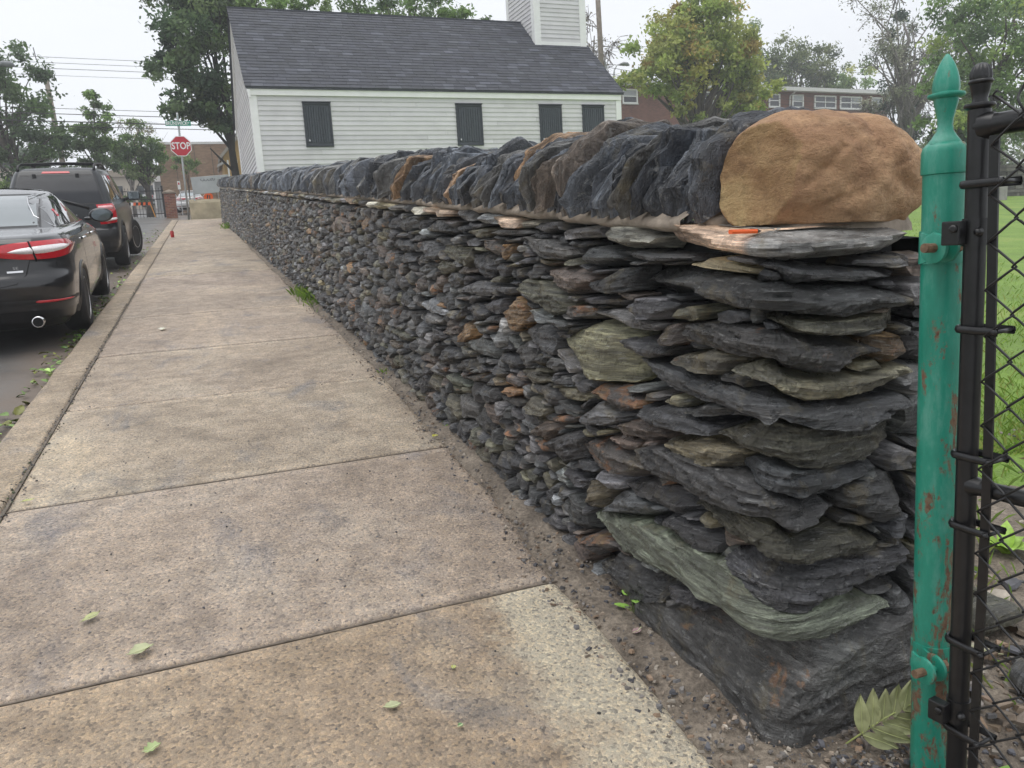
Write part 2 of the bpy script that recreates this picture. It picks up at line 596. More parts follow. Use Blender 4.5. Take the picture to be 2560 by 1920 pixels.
# ================================================================ the dry stone wall
# outlines of the stones near the corner, measured on the face of the wall: colour class, bulge, then (run, height) pairs
TR=[
('g',1,-1.448,1.139,-1.174,1.157,-0.997,1.136,-0.978,1.11,-1.076,1.079,-1.234,1.068,-1.358,1.087),
('d',1,-0.991,1.126,-0.85,1.155,-0.716,1.16,-0.648,1.143,-0.643,1.12,-0.726,1.097,-0.885,1.089,-0.959,1.107),
('d',1,-0.644,1.151,-0.556,1.165,-0.43,1.166,-0.27,1.171,-0.262,1.155,-0.429,1.137,-0.574,1.131),
('y',1,-0.266,1.154,-0.198,1.175,-0.11,1.177,-0.053,1.17,0.045,1.16,0.023,1.149,-0.064,1.148,-0.211,1.145),
('g',1,-0.11,1.181,-0.048,1.193,0.021,1.19,0.037,1.178,-0.016,1.169,-0.071,1.172),
('b',1,-1.249,1.04,-1.132,1.066,-0.909,1.074,-0.826,1.051,-0.837,1.013,-0.971,0.98,-1.147,0.969,-1.242,0.999),
('d',1,-0.814,1.042,-0.715,1.083,-0.574,1.112,-0.578,1.083,-0.601,1.037,-0.714,1.01,-0.791,1.018),
('d',1,-0.855,1.076,-0.694,1.095,-0.663,1.091,-0.758,1.071,-0.849,1.066),
('d',1.3,-0.553,1.119,-0.414,1.133,-0.233,1.137,-0.06,1.136,0.017,1.129,0.14,1.131,0.278,1.115,0.422,1.104,0.528,1.081,0.538,1.065,0.421,1.055,0.314,1.046,0.229,1.057,0.139,1.073,0.049,1.075,-0.053,1.064,-0.179,1.062,-0.329,1.058,-0.464,1.039,-0.58,1.043),
('o',1.2,-1.49,0.939,-1.395,0.982,-1.266,0.99,-1.064,0.968,-1.037,0.943,-1.064,0.894,-1.207,0.866,-1.364,0.879,-1.482,0.901),
('d',1,-1.03,0.969,-0.933,0.974,-0.945,0.953,-1.023,0.945),
('d',1,-0.933,0.963,-0.825,0.988,-0.671,1.011,-0.63,0.999,-0.66,0.977,-0.824,0.955,-0.908,0.952),
('r',1.2,-1.064,0.894,-0.997,0.932,-0.836,0.955,-0.778,0.937,-0.836,0.907,-0.997,0.879,-1.064,0.877),
('g',1,-0.836,0.941,-0.692,0.965,-0.513,0.961,-0.398,0.957,-0.431,0.94,-0.559,0.917,-0.691,0.925,-0.813,0.926),
('d',1.2,-0.619,0.986,-0.542,1.019,-0.416,1.038,-0.325,1.029,-0.332,1.001,-0.372,0.982,-0.503,0.968,-0.599,0.97),
('o',1.2,-0.356,0.989,-0.308,1.018,-0.219,1.046,-0.176,1.042,-0.188,1.011,-0.269,0.99,-0.339,0.983),
('d',1,-0.156,1.028,-0.103,1.05,-0.016,1.061,0.004,1.041,-0.057,1.02,-0.128,1.02),
('l',1,-1.404,0.854,-1.346,0.869,-1.229,0.85,-1.237,0.824,-1.299,0.814,-1.396,0.83),
('d',1,-1.199,0.852,-1.091,0.866,-0.971,0.863,-1.077,0.822,-1.162,0.825),
('m',1.6,-1.08,0.794,-0.972,0.842,-0.8,0.904,-0.678,0.921,-0.595,0.898,-0.585,0.861,-0.559,0.827,-0.582,0.768,-0.633,0.733,-0.741,0.718,-0.87,0.702,-0.998,0.701,-1.052,0.735,-1.073,0.766),
('d',1,-1.481,0.771,-1.396,0.811,-1.237,0.821,-1.098,0.804,-1.123,0.731,-1.178,0.714,-1.382,0.711,-1.501,0.734),
('g',1,-1.556,0.704,-1.449,0.718,-1.333,0.682,-1.367,0.631,-1.56,0.568),
('d',1,-1.358,0.652,-1.301,0.695,-1.223,0.699,-1.254,0.649,-1.334,0.625),
('g',1,-1.239,0.668,-1.163,0.708,-1.092,0.714,-1.05,0.687,-1.149,0.647,-1.239,0.64),
('b',1,-0.431,0.917,-0.406,0.953,-0.34,0.975,-0.289,0.973,-0.276,0.941,-0.33,0.913,-0.396,0.909),
('R',1.3,-0.267,0.965,-0.241,0.99,-0.177,1.005,-0.051,1.02,0.1,1.018,0.228,0.998,0.346,0.985,0.42,0.968,0.45,0.951,0.37,0.939,0.335,0.916,0.301,0.899,0.248,0.906,0.17,0.93,0.1,0.952,-0.016,0.949,-0.146,0.941,-0.247,0.947),
('d',1,-0.612,0.883,-0.549,0.895,-0.439,0.892,-0.337,0.903,-0.369,0.874,-0.491,0.844,-0.597,0.857),
('o',1.2,-0.299,0.886,-0.228,0.912,-0.15,0.938,-0.05,0.932,-0.046,0.909,-0.119,0.875,-0.189,0.865,-0.256,0.88),
('o',1.25,-0.045,0.925,-0.006,0.943,0.084,0.942,0.179,0.916,0.273,0.898,0.419,0.889,0.543,0.896,0.545,0.844,0.469,0.834,0.344,0.841,0.271,0.839,0.191,0.853,0.133,0.875,0.085,0.903,0.024,0.905,-0.035,0.912),
('d',1,0.041,1.178,0.097,1.191,0.24,1.175,0.334,1.158,0.482,1.145,0.556,1.144,0.558,1.113,0.431,1.114,0.286,1.13,0.202,1.129,0.162,1.136,0.143,1.151,0.079,1.169),
('o',1.1,0.035,1.056,0.081,1.066,0.14,1.054,0.234,1.035,0.328,1.032,0.452,1.033,0.552,1.055,0.551,0.997,0.426,0.997,0.327,0.991,0.256,0.994,0.186,1.008,0.14,1.025,0.064,1.037),
('n',1,0.429,0.981,0.49,0.983,0.562,0.96,0.562,0.904,0.489,0.904,0.428,0.923,0.413,0.951),
('d',1.25,-0.568,0.824,-0.534,0.838,-0.407,0.851,-0.253,0.844,-0.044,0.864,0.054,0.863,0.137,0.851,0.201,0.842,0.32,0.833,0.522,0.827,0.522,0.817,0.459,0.792,0.368,0.763,0.299,0.768,0.209,0.788,0.115,0.819,0.09,0.8,0.063,0.809,-0.023,0.812,-0.12,0.803,-0.289,0.792,-0.449,0.778,-0.533,0.783),
('o',1,-1.505,0.58,-1.384,0.613,-1.209,0.628,-1.171,0.606,-1.303,0.568,-1.453,0.552),
('d',1,-1.164,0.626,-1.078,0.658,-0.996,0.659,-1.01,0.633,-1.12,0.609),
('d',1,-0.99,0.66,-0.845,0.686,-0.821,0.662,-0.894,0.633,-0.983,0.639),
('d',1,-1.352,0.55,-1.232,0.582,-1.092,0.577,-1.078,0.545,-1.18,0.512,-1.303,0.517),
('y',1,-1.172,0.578,-1.037,0.62,-0.857,0.647,-0.833,0.631,-0.906,0.596,-1.037,0.573),
('r',1.2,-0.815,0.658,-0.775,0.695,-0.655,0.716,-0.515,0.723,-0.486,0.697,-0.591,0.652,-0.707,0.638,-0.797,0.641),
('g',1,-0.614,0.723,-0.536,0.752,-0.479,0.746,-0.516,0.72,-0.583,0.71),
('r',1,-0.502,0.726,-0.452,0.75,-0.39,0.749,-0.415,0.727,-0.487,0.71),
('o',1,-0.377,0.744,-0.324,0.775,-0.268,0.767,-0.291,0.739,-0.347,0.733),
('o',1,-1.473,0.447,-1.386,0.503,-1.304,0.511,-1.195,0.495,-1.226,0.462,-1.37,0.435),
('g',1.2,-0.893,0.555,-0.869,0.606,-0.803,0.637,-0.707,0.635,-0.571,0.653,-0.59,0.613,-0.739,0.565,-0.868,0.533),
('d',1,-1.078,0.56,-0.996,0.566,-0.912,0.566,-0.918,0.541,-1.023,0.536),
('r',1,-1.195,0.458,-1.078,0.503,-0.944,0.531,-0.97,0.504,-1.107,0.452),
('d',1.2,-0.486,0.704,-0.388,0.731,-0.258,0.742,-0.12,0.744,-0.125,0.713,-0.24,0.687,-0.378,0.67,-0.467,0.673),
('d',1,-0.256,0.744,-0.201,0.785,-0.124,0.799,-0.057,0.798,-0.109,0.767,-0.192,0.744),
('b',1,-1.389,0.33,-1.241,0.435,-1.129,0.446,-1.136,0.407,-1.258,0.344),
('d',1,-0.989,0.498,-0.906,0.536,-0.796,0.531,-0.717,0.539,-0.784,0.51,-0.905,0.494),
('b',1.2,-0.616,0.601,-0.571,0.639,-0.494,0.661,-0.368,0.649,-0.355,0.625,-0.464,0.586,-0.589,0.573),
('y',1,-0.814,0.521,-0.728,0.554,-0.652,0.566,-0.75,0.523),
('d',1.2,-1.229,0.341,-1.08,0.443,-0.97,0.484,-0.88,0.468,-0.931,0.383,-1.066,0.319,-1.214,0.308),
('b',1,-0.7,0.541,-0.652,0.559,-0.516,0.572,-0.534,0.533,-0.609,0.514,-0.689,0.521),
('r',1.25,-0.93,0.424,-0.841,0.486,-0.713,0.52,-0.586,0.526,-0.441,0.506,-0.467,0.472,-0.635,0.423,-0.804,0.397,-0.915,0.4),
('y',1.2,-0.338,0.64,-0.302,0.66,-0.181,0.69,-0.051,0.703,-0.04,0.678,-0.074,0.638,-0.163,0.616,-0.252,0.603,-0.325,0.616),
('d',1.3,-0.499,0.544,-0.442,0.578,-0.303,0.611,-0.15,0.617,-0.024,0.63,0.065,0.625,0.121,0.614,0.18,0.601,0.274,0.599,0.31,0.561,0.273,0.538,0.217,0.503,0.172,0.497,0.141,0.51,0.092,0.545,0.023,0.539,-0.11,0.516,-0.259,0.52,-0.406,0.509),
('o',1.35,-0.113,0.726,-0.091,0.755,-0.018,0.788,0.064,0.801,0.135,0.788,0.219,0.773,0.315,0.763,0.414,0.773,0.544,0.787,0.543,0.716,0.485,0.676,0.413,0.667,0.264,0.671,0.193,0.684,0.114,0.706,0.025,0.712,-0.046,0.71),
('d',1,-0.058,0.655,-0.015,0.683,0.056,0.688,0.146,0.674,0.322,0.663,0.448,0.663,0.454,0.629,0.396,0.614,0.289,0.607,0.193,0.607,0.127,0.617,0.077,0.627,0.002,0.641),
('o',1.2,-0.223,0.477,-0.186,0.507,-0.08,0.515,0.037,0.536,0.1,0.528,0.164,0.491,0.25,0.489,0.349,0.497,0.439,0.46,0.458,0.43,0.425,0.416,0.279,0.425,0.212,0.424,0.142,0.424,0.109,0.433,0.049,0.458,-0.035,0.451,-0.112,0.461),
('d',1.3,-0.054,0.427,-0.006,0.453,0.059,0.46,0.113,0.431,0.185,0.418,0.307,0.418,0.435,0.417,0.534,0.416,0.533,0.304,0.4,0.312,0.305,0.318,0.23,0.31,0.156,0.309,0.113,0.326,0.061,0.342,0.011,0.369),
('e',1.5,-0.85,0.202,-0.774,0.237,-0.607,0.274,-0.435,0.332,-0.283,0.349,-0.148,0.37,-0.044,0.393,0.014,0.369,0.063,0.343,0.112,0.322,0.179,0.309,0.299,0.319,0.427,0.293,0.466,0.263,0.426,0.235,0.328,0.206,0.234,0.209,0.138,0.229,0.076,0.22,0.044,0.233,-0.011,0.241,-0.142,0.226,-0.278,0.227,-0.455,0.197,-0.645,0.17,-0.803,0.178),
('d',1,-0.421,0.351,-0.351,0.402,-0.23,0.431,-0.084,0.437,-0.091,0.398,-0.17,0.373,-0.247,0.368,-0.392,0.329),
('g',1,-0.767,0.265,-0.69,0.338,-0.559,0.38,-0.383,0.394,-0.461,0.344,-0.634,0.277,-0.745,0.249),
('d',1,-0.611,0.402,-0.548,0.442,-0.408,0.48,-0.272,0.495,-0.226,0.463,-0.309,0.406,-0.428,0.395,-0.559,0.385),
('l',1,-0.79,0.378,-0.677,0.41,-0.598,0.418,-0.617,0.387,-0.717,0.332,-0.782,0.34),
('y',1,-0.912,0.252,-0.865,0.313,-0.782,0.35,-0.753,0.323,-0.774,0.259,-0.849,0.215,-0.904,0.222),
('B',2.6,-0.371,0.035,-0.317,0.114,-0.245,0.175,-0.139,0.224,-0.008,0.261,0.032,0.256,0.073,0.236,0.117,0.239,0.204,0.225,0.327,0.222,0.456,0.243,0.495,0.16,0.494,0.079,0.323,0.03,0.26,0.017,0.16,0.022,0.103,0.01,0.086,0.019,0.035,0.057,-0.067,0.056,-0.199,0.045,-0.337,0.038),
('d',1,-0.757,0.072,-0.659,0.145,-0.529,0.178,-0.387,0.181,-0.331,0.16,-0.385,0.108,-0.501,0.048,-0.657,0.044),
('d',1,-0.342,0.161,-0.301,0.205,-0.221,0.225,-0.126,0.222,-0.162,0.184,-0.258,0.15,-0.341,0.137),
('d',1,0.307,0.591,0.383,0.609,0.48,0.616,0.546,0.591,0.545,0.5,0.459,0.495,0.331,0.534),
('d',1,0.445,0.49,0.545,0.498,0.545,0.421,0.471,0.43,0.445,0.467),
('d',1,-1.011,0.332,-0.937,0.375,-0.805,0.388,-0.82,0.358,-0.961,0.319),
('d',1,-1.064,0.187,-0.961,0.228,-0.888,0.192,-0.864,0.135,-0.96,0.087,-1.064,0.105),
('d',1,-1.063,0.299,-0.945,0.314,-0.857,0.327,-0.92,0.26,-1.064,0.23),
('r',1,-0.96,0.072,-0.833,0.141,-0.715,0.164,-0.659,0.154,-0.816,0.061,-0.927,0.033),
('P',1.5,-0.4,1.214,-0.361,1.227,0.04,1.251,0.448,1.249,0.575,1.251,0.575,1.212,0.507,1.178,0.303,1.193,0.042,1.202,-0.18,1.194,-0.36,1.186),
('w',1.2,-0.807,1.223,-0.478,1.237,-0.42,1.215,-0.46,1.178,-0.634,1.166,-0.799,1.189),
('g',1,-1.094,1.202,-0.839,1.228,-0.827,1.187,-1.078,1.161),
('g',1,-1.354,1.21,-1.11,1.228,-1.097,1.19,-1.337,1.165),
('w',1,-1.697,1.195,-1.541,1.21,-1.363,1.224,-1.364,1.189,-1.542,1.178,-1.721,1.17),
('d',1,-4.057,1.139,-3.628,1.157,-3.477,1.113,-3.717,1.052,-4.031,1.052),
('g',1,-3.703,1.069,-3.455,1.15,-3.172,1.168,-3.182,1.089,-3.537,1.049),
('d',1,-3.175,1.119,-3.076,1.152,-2.941,1.151,-3.025,1.09,-3.145,1.068),
('d',1,-2.987,1.121,-2.824,1.156,-2.57,1.167,-2.378,1.132,-2.602,1.088,-2.914,1.073),
('d',1,-2.378,1.138,-2.322,1.161,-2.157,1.163,-2.143,1.133,-2.262,1.11),
('o',1,-2.133,1.133,-2.023,1.158,-1.833,1.16,-1.834,1.127,-2.026,1.106),
('d',1,-1.828,1.144,-1.713,1.168,-1.368,1.184,-1.369,1.164,-1.561,1.145,-1.746,1.131),
('d',1,-3.924,0.962,-3.687,1.01,-3.38,1.007,-3.255,0.977,-3.556,0.918,-3.892,0.912),
('d',1,-3.365,1.024,-3.208,1.054,-2.999,1.062,-3.032,1.028,-3.309,1.004),
('d',1,-2.945,1.036,-2.727,1.077,-2.489,1.078,-2.51,1.046,-2.731,1.036),
('g',1,-2.478,1.074,-2.392,1.097,-2.288,1.097,-2.291,1.061,-2.441,1.05),
('d',1,-2.279,1.087,-2.102,1.108,-1.975,1.095,-2.009,1.073,-2.204,1.061),
('r',1,-2.024,1.074,-1.899,1.107,-1.675,1.114,-1.705,1.045,-1.816,1.041),
('d',1,-1.633,1.134,-1.576,1.144,-1.45,1.15,-1.462,1.126,-1.606,1.117),
('n',1,-1.699,1.042,-1.665,1.104,-1.591,1.117,-1.578,1.085,-1.639,1.042),
('l',1,-1.572,1.111,-1.448,1.119,-1.421,1.097,-1.534,1.078),
('g',1,-3.139,0.948,-3.032,1.028,-2.782,1.045,-2.691,1.005,-2.771,0.949,-3.015,0.92),
('o',1,-2.676,1.025,-2.487,1.039,-2.168,1.05,-2.172,0.995,-2.337,0.962,-2.632,0.968),
('d',1,-2.135,1.017,-2.029,1.051,-1.884,1.048,-1.804,1.016,-1.858,0.944,-1.944,0.927,-2.091,0.96),
('d',1,-3.774,0.879,-3.486,0.925,-3.167,0.938,-3.203,0.896,-3.531,0.85),
('d',1,-1.517,1.043,-1.435,1.071,-1.344,1.073,-1.358,1.051,-1.478,1.034),
('d',1,-1.808,0.993,-1.735,1.015,-1.582,1.025,-1.584,0.983,-1.721,0.957,-1.803,0.971),
('o',1,-1.637,1.014,-1.52,1.041,-1.481,1.036,-1.61,1.006),
('d',1,-1.562,1.006,-1.436,1.034,-1.426,0.995,-1.537,0.968),
('d',1,-1.419,1.021,-1.369,1.047,-1.256,1.051,-1.247,1.015,-1.356,0.992,-1.407,1.002),
('o',1,-2.87,0.912,-2.689,0.944,-2.342,0.948,-2.411,0.908,-2.696,0.87,-2.874,0.875),
('g',1,-3.195,0.858,-3.017,0.904,-2.89,0.908,-2.939,0.839,-3.175,0.822),
('d',1,-3.388,0.848,-3.236,0.876,-3.211,0.826,-3.367,0.81),
('b',1,-2.423,0.907,-2.273,0.953,-2.114,0.964,-2.096,0.942,-2.235,0.909),
('d',1,-2.618,0.846,-2.523,0.891,-2.324,0.905,-2.283,0.87,-2.483,0.808),
('b',1,-2.799,0.825,-2.696,0.867,-2.627,0.859,-2.631,0.811,-2.781,0.793),
('r',1,-3.303,0.753,-3.178,0.797,-2.977,0.798,-3.007,0.736,-3.221,0.694),
('g',1,-2.277,0.839,-2.155,0.886,-1.963,0.911,-1.812,0.907,-1.842,0.859,-2.042,0.83),
('d',1,-1.802,0.908,-1.568,0.93,-1.527,0.905,-1.676,0.878,-1.804,0.87),
('o',1,-1.869,0.935,-1.787,0.957,-1.692,0.955,-1.739,0.923,-1.839,0.923),
('d',1,-1.671,0.945,-1.523,0.957,-1.538,0.939,-1.659,0.931),
('r',1,-2.39,0.779,-2.18,0.815,-2.124,0.805,-2.286,0.768,-2.396,0.76),
('l',1,-3.158,0.654,-2.924,0.714,-2.718,0.693,-2.57,0.672,-2.878,0.624),
('d',1,-2.705,0.723,-2.556,0.789,-2.422,0.775,-2.426,0.722,-2.541,0.685),
('d',1,-2.243,0.722,-2.102,0.788,-1.919,0.777,-1.921,0.736,-2.088,0.697),
('d',1,-1.984,0.797,-1.877,0.84,-1.696,0.865,-1.714,0.797,-1.898,0.766),
('n',1,-1.708,0.808,-1.658,0.859,-1.569,0.882,-1.415,0.872,-1.417,0.806,-1.555,0.743,-1.678,0.745),
('d',1,-2.006,0.733,-1.761,0.782,-1.719,0.755,-1.814,0.718,-1.973,0.715),
('n',1,-2.361,0.571,-2.246,0.681,-2.132,0.682,-2.156,0.616,-2.301,0.557),
('d',1,-2.419,0.695,-2.228,0.761,-2.253,0.707,-2.382,0.649),
('g',1,-3.167,0.582,-2.879,0.621,-2.624,0.622,-2.674,0.566,-2.942,0.543),
('b',1,-2.644,0.563,-2.52,0.651,-2.365,0.644,-2.369,0.591,-2.528,0.556),
('g',1,-2.124,0.677,-1.956,0.692,-1.889,0.675,-2.053,0.634),
('l',1,-1.936,0.654,-1.73,0.724,-1.638,0.729,-1.672,0.663,-1.801,0.615,-1.884,0.634),
('g',1,-2.191,0.583,-2.053,0.629,-1.891,0.631,-1.805,0.602,-1.841,0.56,-2.039,0.531,-2.176,0.553),
('g',1,-3.378,0.42,-3.211,0.527,-3.038,0.51,-3.1,0.431,-3.323,0.391),
('o',1,-3.957,0.337,-3.633,0.382,-3.363,0.382,-3.535,0.318,-3.911,0.301),
('d',1,-3.001,0.478,-2.806,0.54,-2.557,0.543,-2.655,0.491,-2.926,0.433),
('d',1,-1.799,0.591,-1.607,0.634,-1.521,0.604,-1.564,0.568,-1.721,0.55),
('b',1,-4.119,0.234,-3.759,0.281,-3.656,0.267,-3.846,0.21,-4.115,0.181),
('d',1,-2.786,0.421,-2.582,0.481,-2.377,0.488,-2.402,0.443,-2.642,0.357,-2.825,0.346),
('d',1,-2.489,0.389,-2.33,0.462,-2.103,0.509,-2.085,0.471,-2.248,0.41,-2.426,0.377),
('b',1,-3.266,0.278,-3.05,0.348,-2.857,0.355,-2.91,0.315,-3.147,0.28),
('d',1,-3.724,0.21,-3.472,0.272,-3.313,0.26,-3.447,0.201,-3.66,0.19),
('d',1,-4.645,0.056,-4.504,0.122,-4.194,0.145,-4.237,0.1,-4.566,0.028),
('e',1,-2.72,0.281,-2.594,0.336,-2.341,0.367,-2.236,0.338,-2.41,0.284,-2.6,0.266),
('d',1,-1.926,0.505,-1.822,0.543,-1.693,0.527,-1.739,0.494,-1.894,0.483),
('d',1,-1.967,0.416,-1.895,0.462,-1.777,0.478,-1.799,0.438,-1.916,0.404),
('n',1,-1.789,0.434,-1.675,0.474,-1.51,0.486,-1.629,0.434,-1.759,0.413),
('d',1,-3.778,0.102,-3.628,0.158,-3.265,0.181,-3.274,0.105,-3.427,0.094),
('d',1,-3.252,0.135,-3.127,0.193,-2.985,0.197,-2.993,0.117,-3.172,0.066),
('d',1,-2.077,0.484,-1.984,0.509,-1.952,0.481,-2.025,0.453),
('r',1,-2.309,0.381,-2.103,0.433,-1.954,0.449,-2.066,0.4,-2.251,0.363),
]
YC, RC = 1.45, 0.12
XS, XV = [0, 6, 8, 10, 14, 19, 25, 32], [1.18, 1.17, 1.14, 1.10, 1.01, .90, .72, .56]
ARC = RC * math.pi / 2
WALL_END = 31.0


def surf(s, z, d):                # (run along the face, height, proud) -> world
    s, z, d = np.broadcast_arrays(np.asarray(s, float), np.asarray(z, float), np.asarray(d, float))
    b = .05 * z
    Yf = YC + RC - s
    Xf = np.interp(Yf, XS, XV) + b - d
    a = np.clip(s / RC, 0, math.pi / 2)
    rad = RC + d - b
    Xc, Yc = 1.1788 + RC - np.cos(a) * rad, YC + RC - np.sin(a) * rad
    Xe, Ye = 1.1788 + RC + (s - ARC), YC + b - d
    X = np.where(s <= 0, Xf, np.where(s < ARC, Xc, Xe))
    Y = np.where(s <= 0, Yf, np.where(s < ARC, Yc, Ye))
    return np.stack([X, Y, z + GR * np.maximum(Y, YC)], -1)


def slate_mat():
    k = NT('slate')
    sp = k.coord(attr='sp')
    a = k.n('Attribute', attribute_name='col')
    lay = k.noise(k.coord(attr='sp', scale=(4, 60, 8)), 1.0, 7, .7, .15)
    lay2 = k.noise(k.coord(attr='sp', scale=(16, 210, 22)), 1.0, 5, .75, .2)
    blo = k.noise(sp, 9, 5, .65)
    fine = k.noise(sp, 160, 3, .7)
    c = k.mix(a.outputs['Color'], k.ramp(lay, (.30, .22), (.5, 1.0), (.66, 2.5)), 1.0, 'MULTIPLY')
    c = k.mix(c, k.ramp(lay2, (.32, .45), (.5, 1), (.68, 1.9)), .8, 'MULTIPLY')
    c = k.mix(c, k.ramp(fine, (.3, .7), (.7, 1.3)), .7, 'MULTIPLY')
    rust = k.ramp(blo, (.3, (.30, .12, .04)), (.5, (.20, .10, .05)), (.7, (.24, .17, .08)))
    rm = k.noise(k.coord(attr='sp', scale=(7, 16, 7)), 1.3, 6, .7, .6)
    th = k.math('SUBTRACT', .80, k.math('MULTIPLY', a.outputs['Alpha'], .33))
    msk = k.math('MULTIPLY', k.math('SUBTRACT', rm, th), 9, True)
    rust = k.mix(rust, k.ramp(lay, (.3, .5), (.65, 1.4)), 1.0, 'MULTIPLY')
    c = k.mix(c, rust, msk)
    li = k.noise(sp, 5.5, 6, .72, .4)
    c = k.mix(c, k.mix(k.ramp(lay, (.35, (.10, .085, .045)), (.65, (.24, .205, .115))), k.ramp(lay, (.35, (.13, .10, .05)), (.65, (.22, .17, .08))), rm), k.math('MULTIPLY', k.math('SUBTRACT', li, .555), 4.0, True))
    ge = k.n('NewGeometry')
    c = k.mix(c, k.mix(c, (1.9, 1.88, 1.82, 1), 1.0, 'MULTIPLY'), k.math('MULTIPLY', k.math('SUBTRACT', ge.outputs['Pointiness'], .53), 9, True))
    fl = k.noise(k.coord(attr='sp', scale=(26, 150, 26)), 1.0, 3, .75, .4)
    c = k.mix(c, (.30, .30, .29, 1), k.math('MULTIPLY', k.math('SUBTRACT', fl, .585), 5.0, True))  # pale flecks: glints off wet edges, painted into the colour
    k.base(c)
    k.rough(k.ramp(k.noise(sp, 24, 4), (.3, .2), (.7, .5)))
    k.set(Specular_IOR_Level=.8)
    h = k.math('ADD', k.math('MULTIPLY', lay, 1.2), k.math('ADD', k.math('MULTIPLY', lay2, .7), k.math('MULTIPLY', fine, .3)))
    k.bump(h, 1.0, .011)
    return k.mat


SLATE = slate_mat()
CLS = {'d': (.035, .0355, .0375, .36), 'g': (.076, .077, .078, .3), 'o': (.068, .064, .046, .38), 'b': (.068, .053, .044, .5),
       'r': (.050, .045, .042, .85), 'R': (.042, .039, .039, .62), 'y': (.145, .125, .082, .5), 'l': (.13, .135, .14, .2),
       'w': (.25, .24, .205, .2), 'P': (.31, .225, .165, .1), 'm': (.135, .133, .078, .12), 'e': (.098, .106, .078, .2),
       'n': (.15, .095, .05, .75), 'B': (.060, .058, .055, .62)}


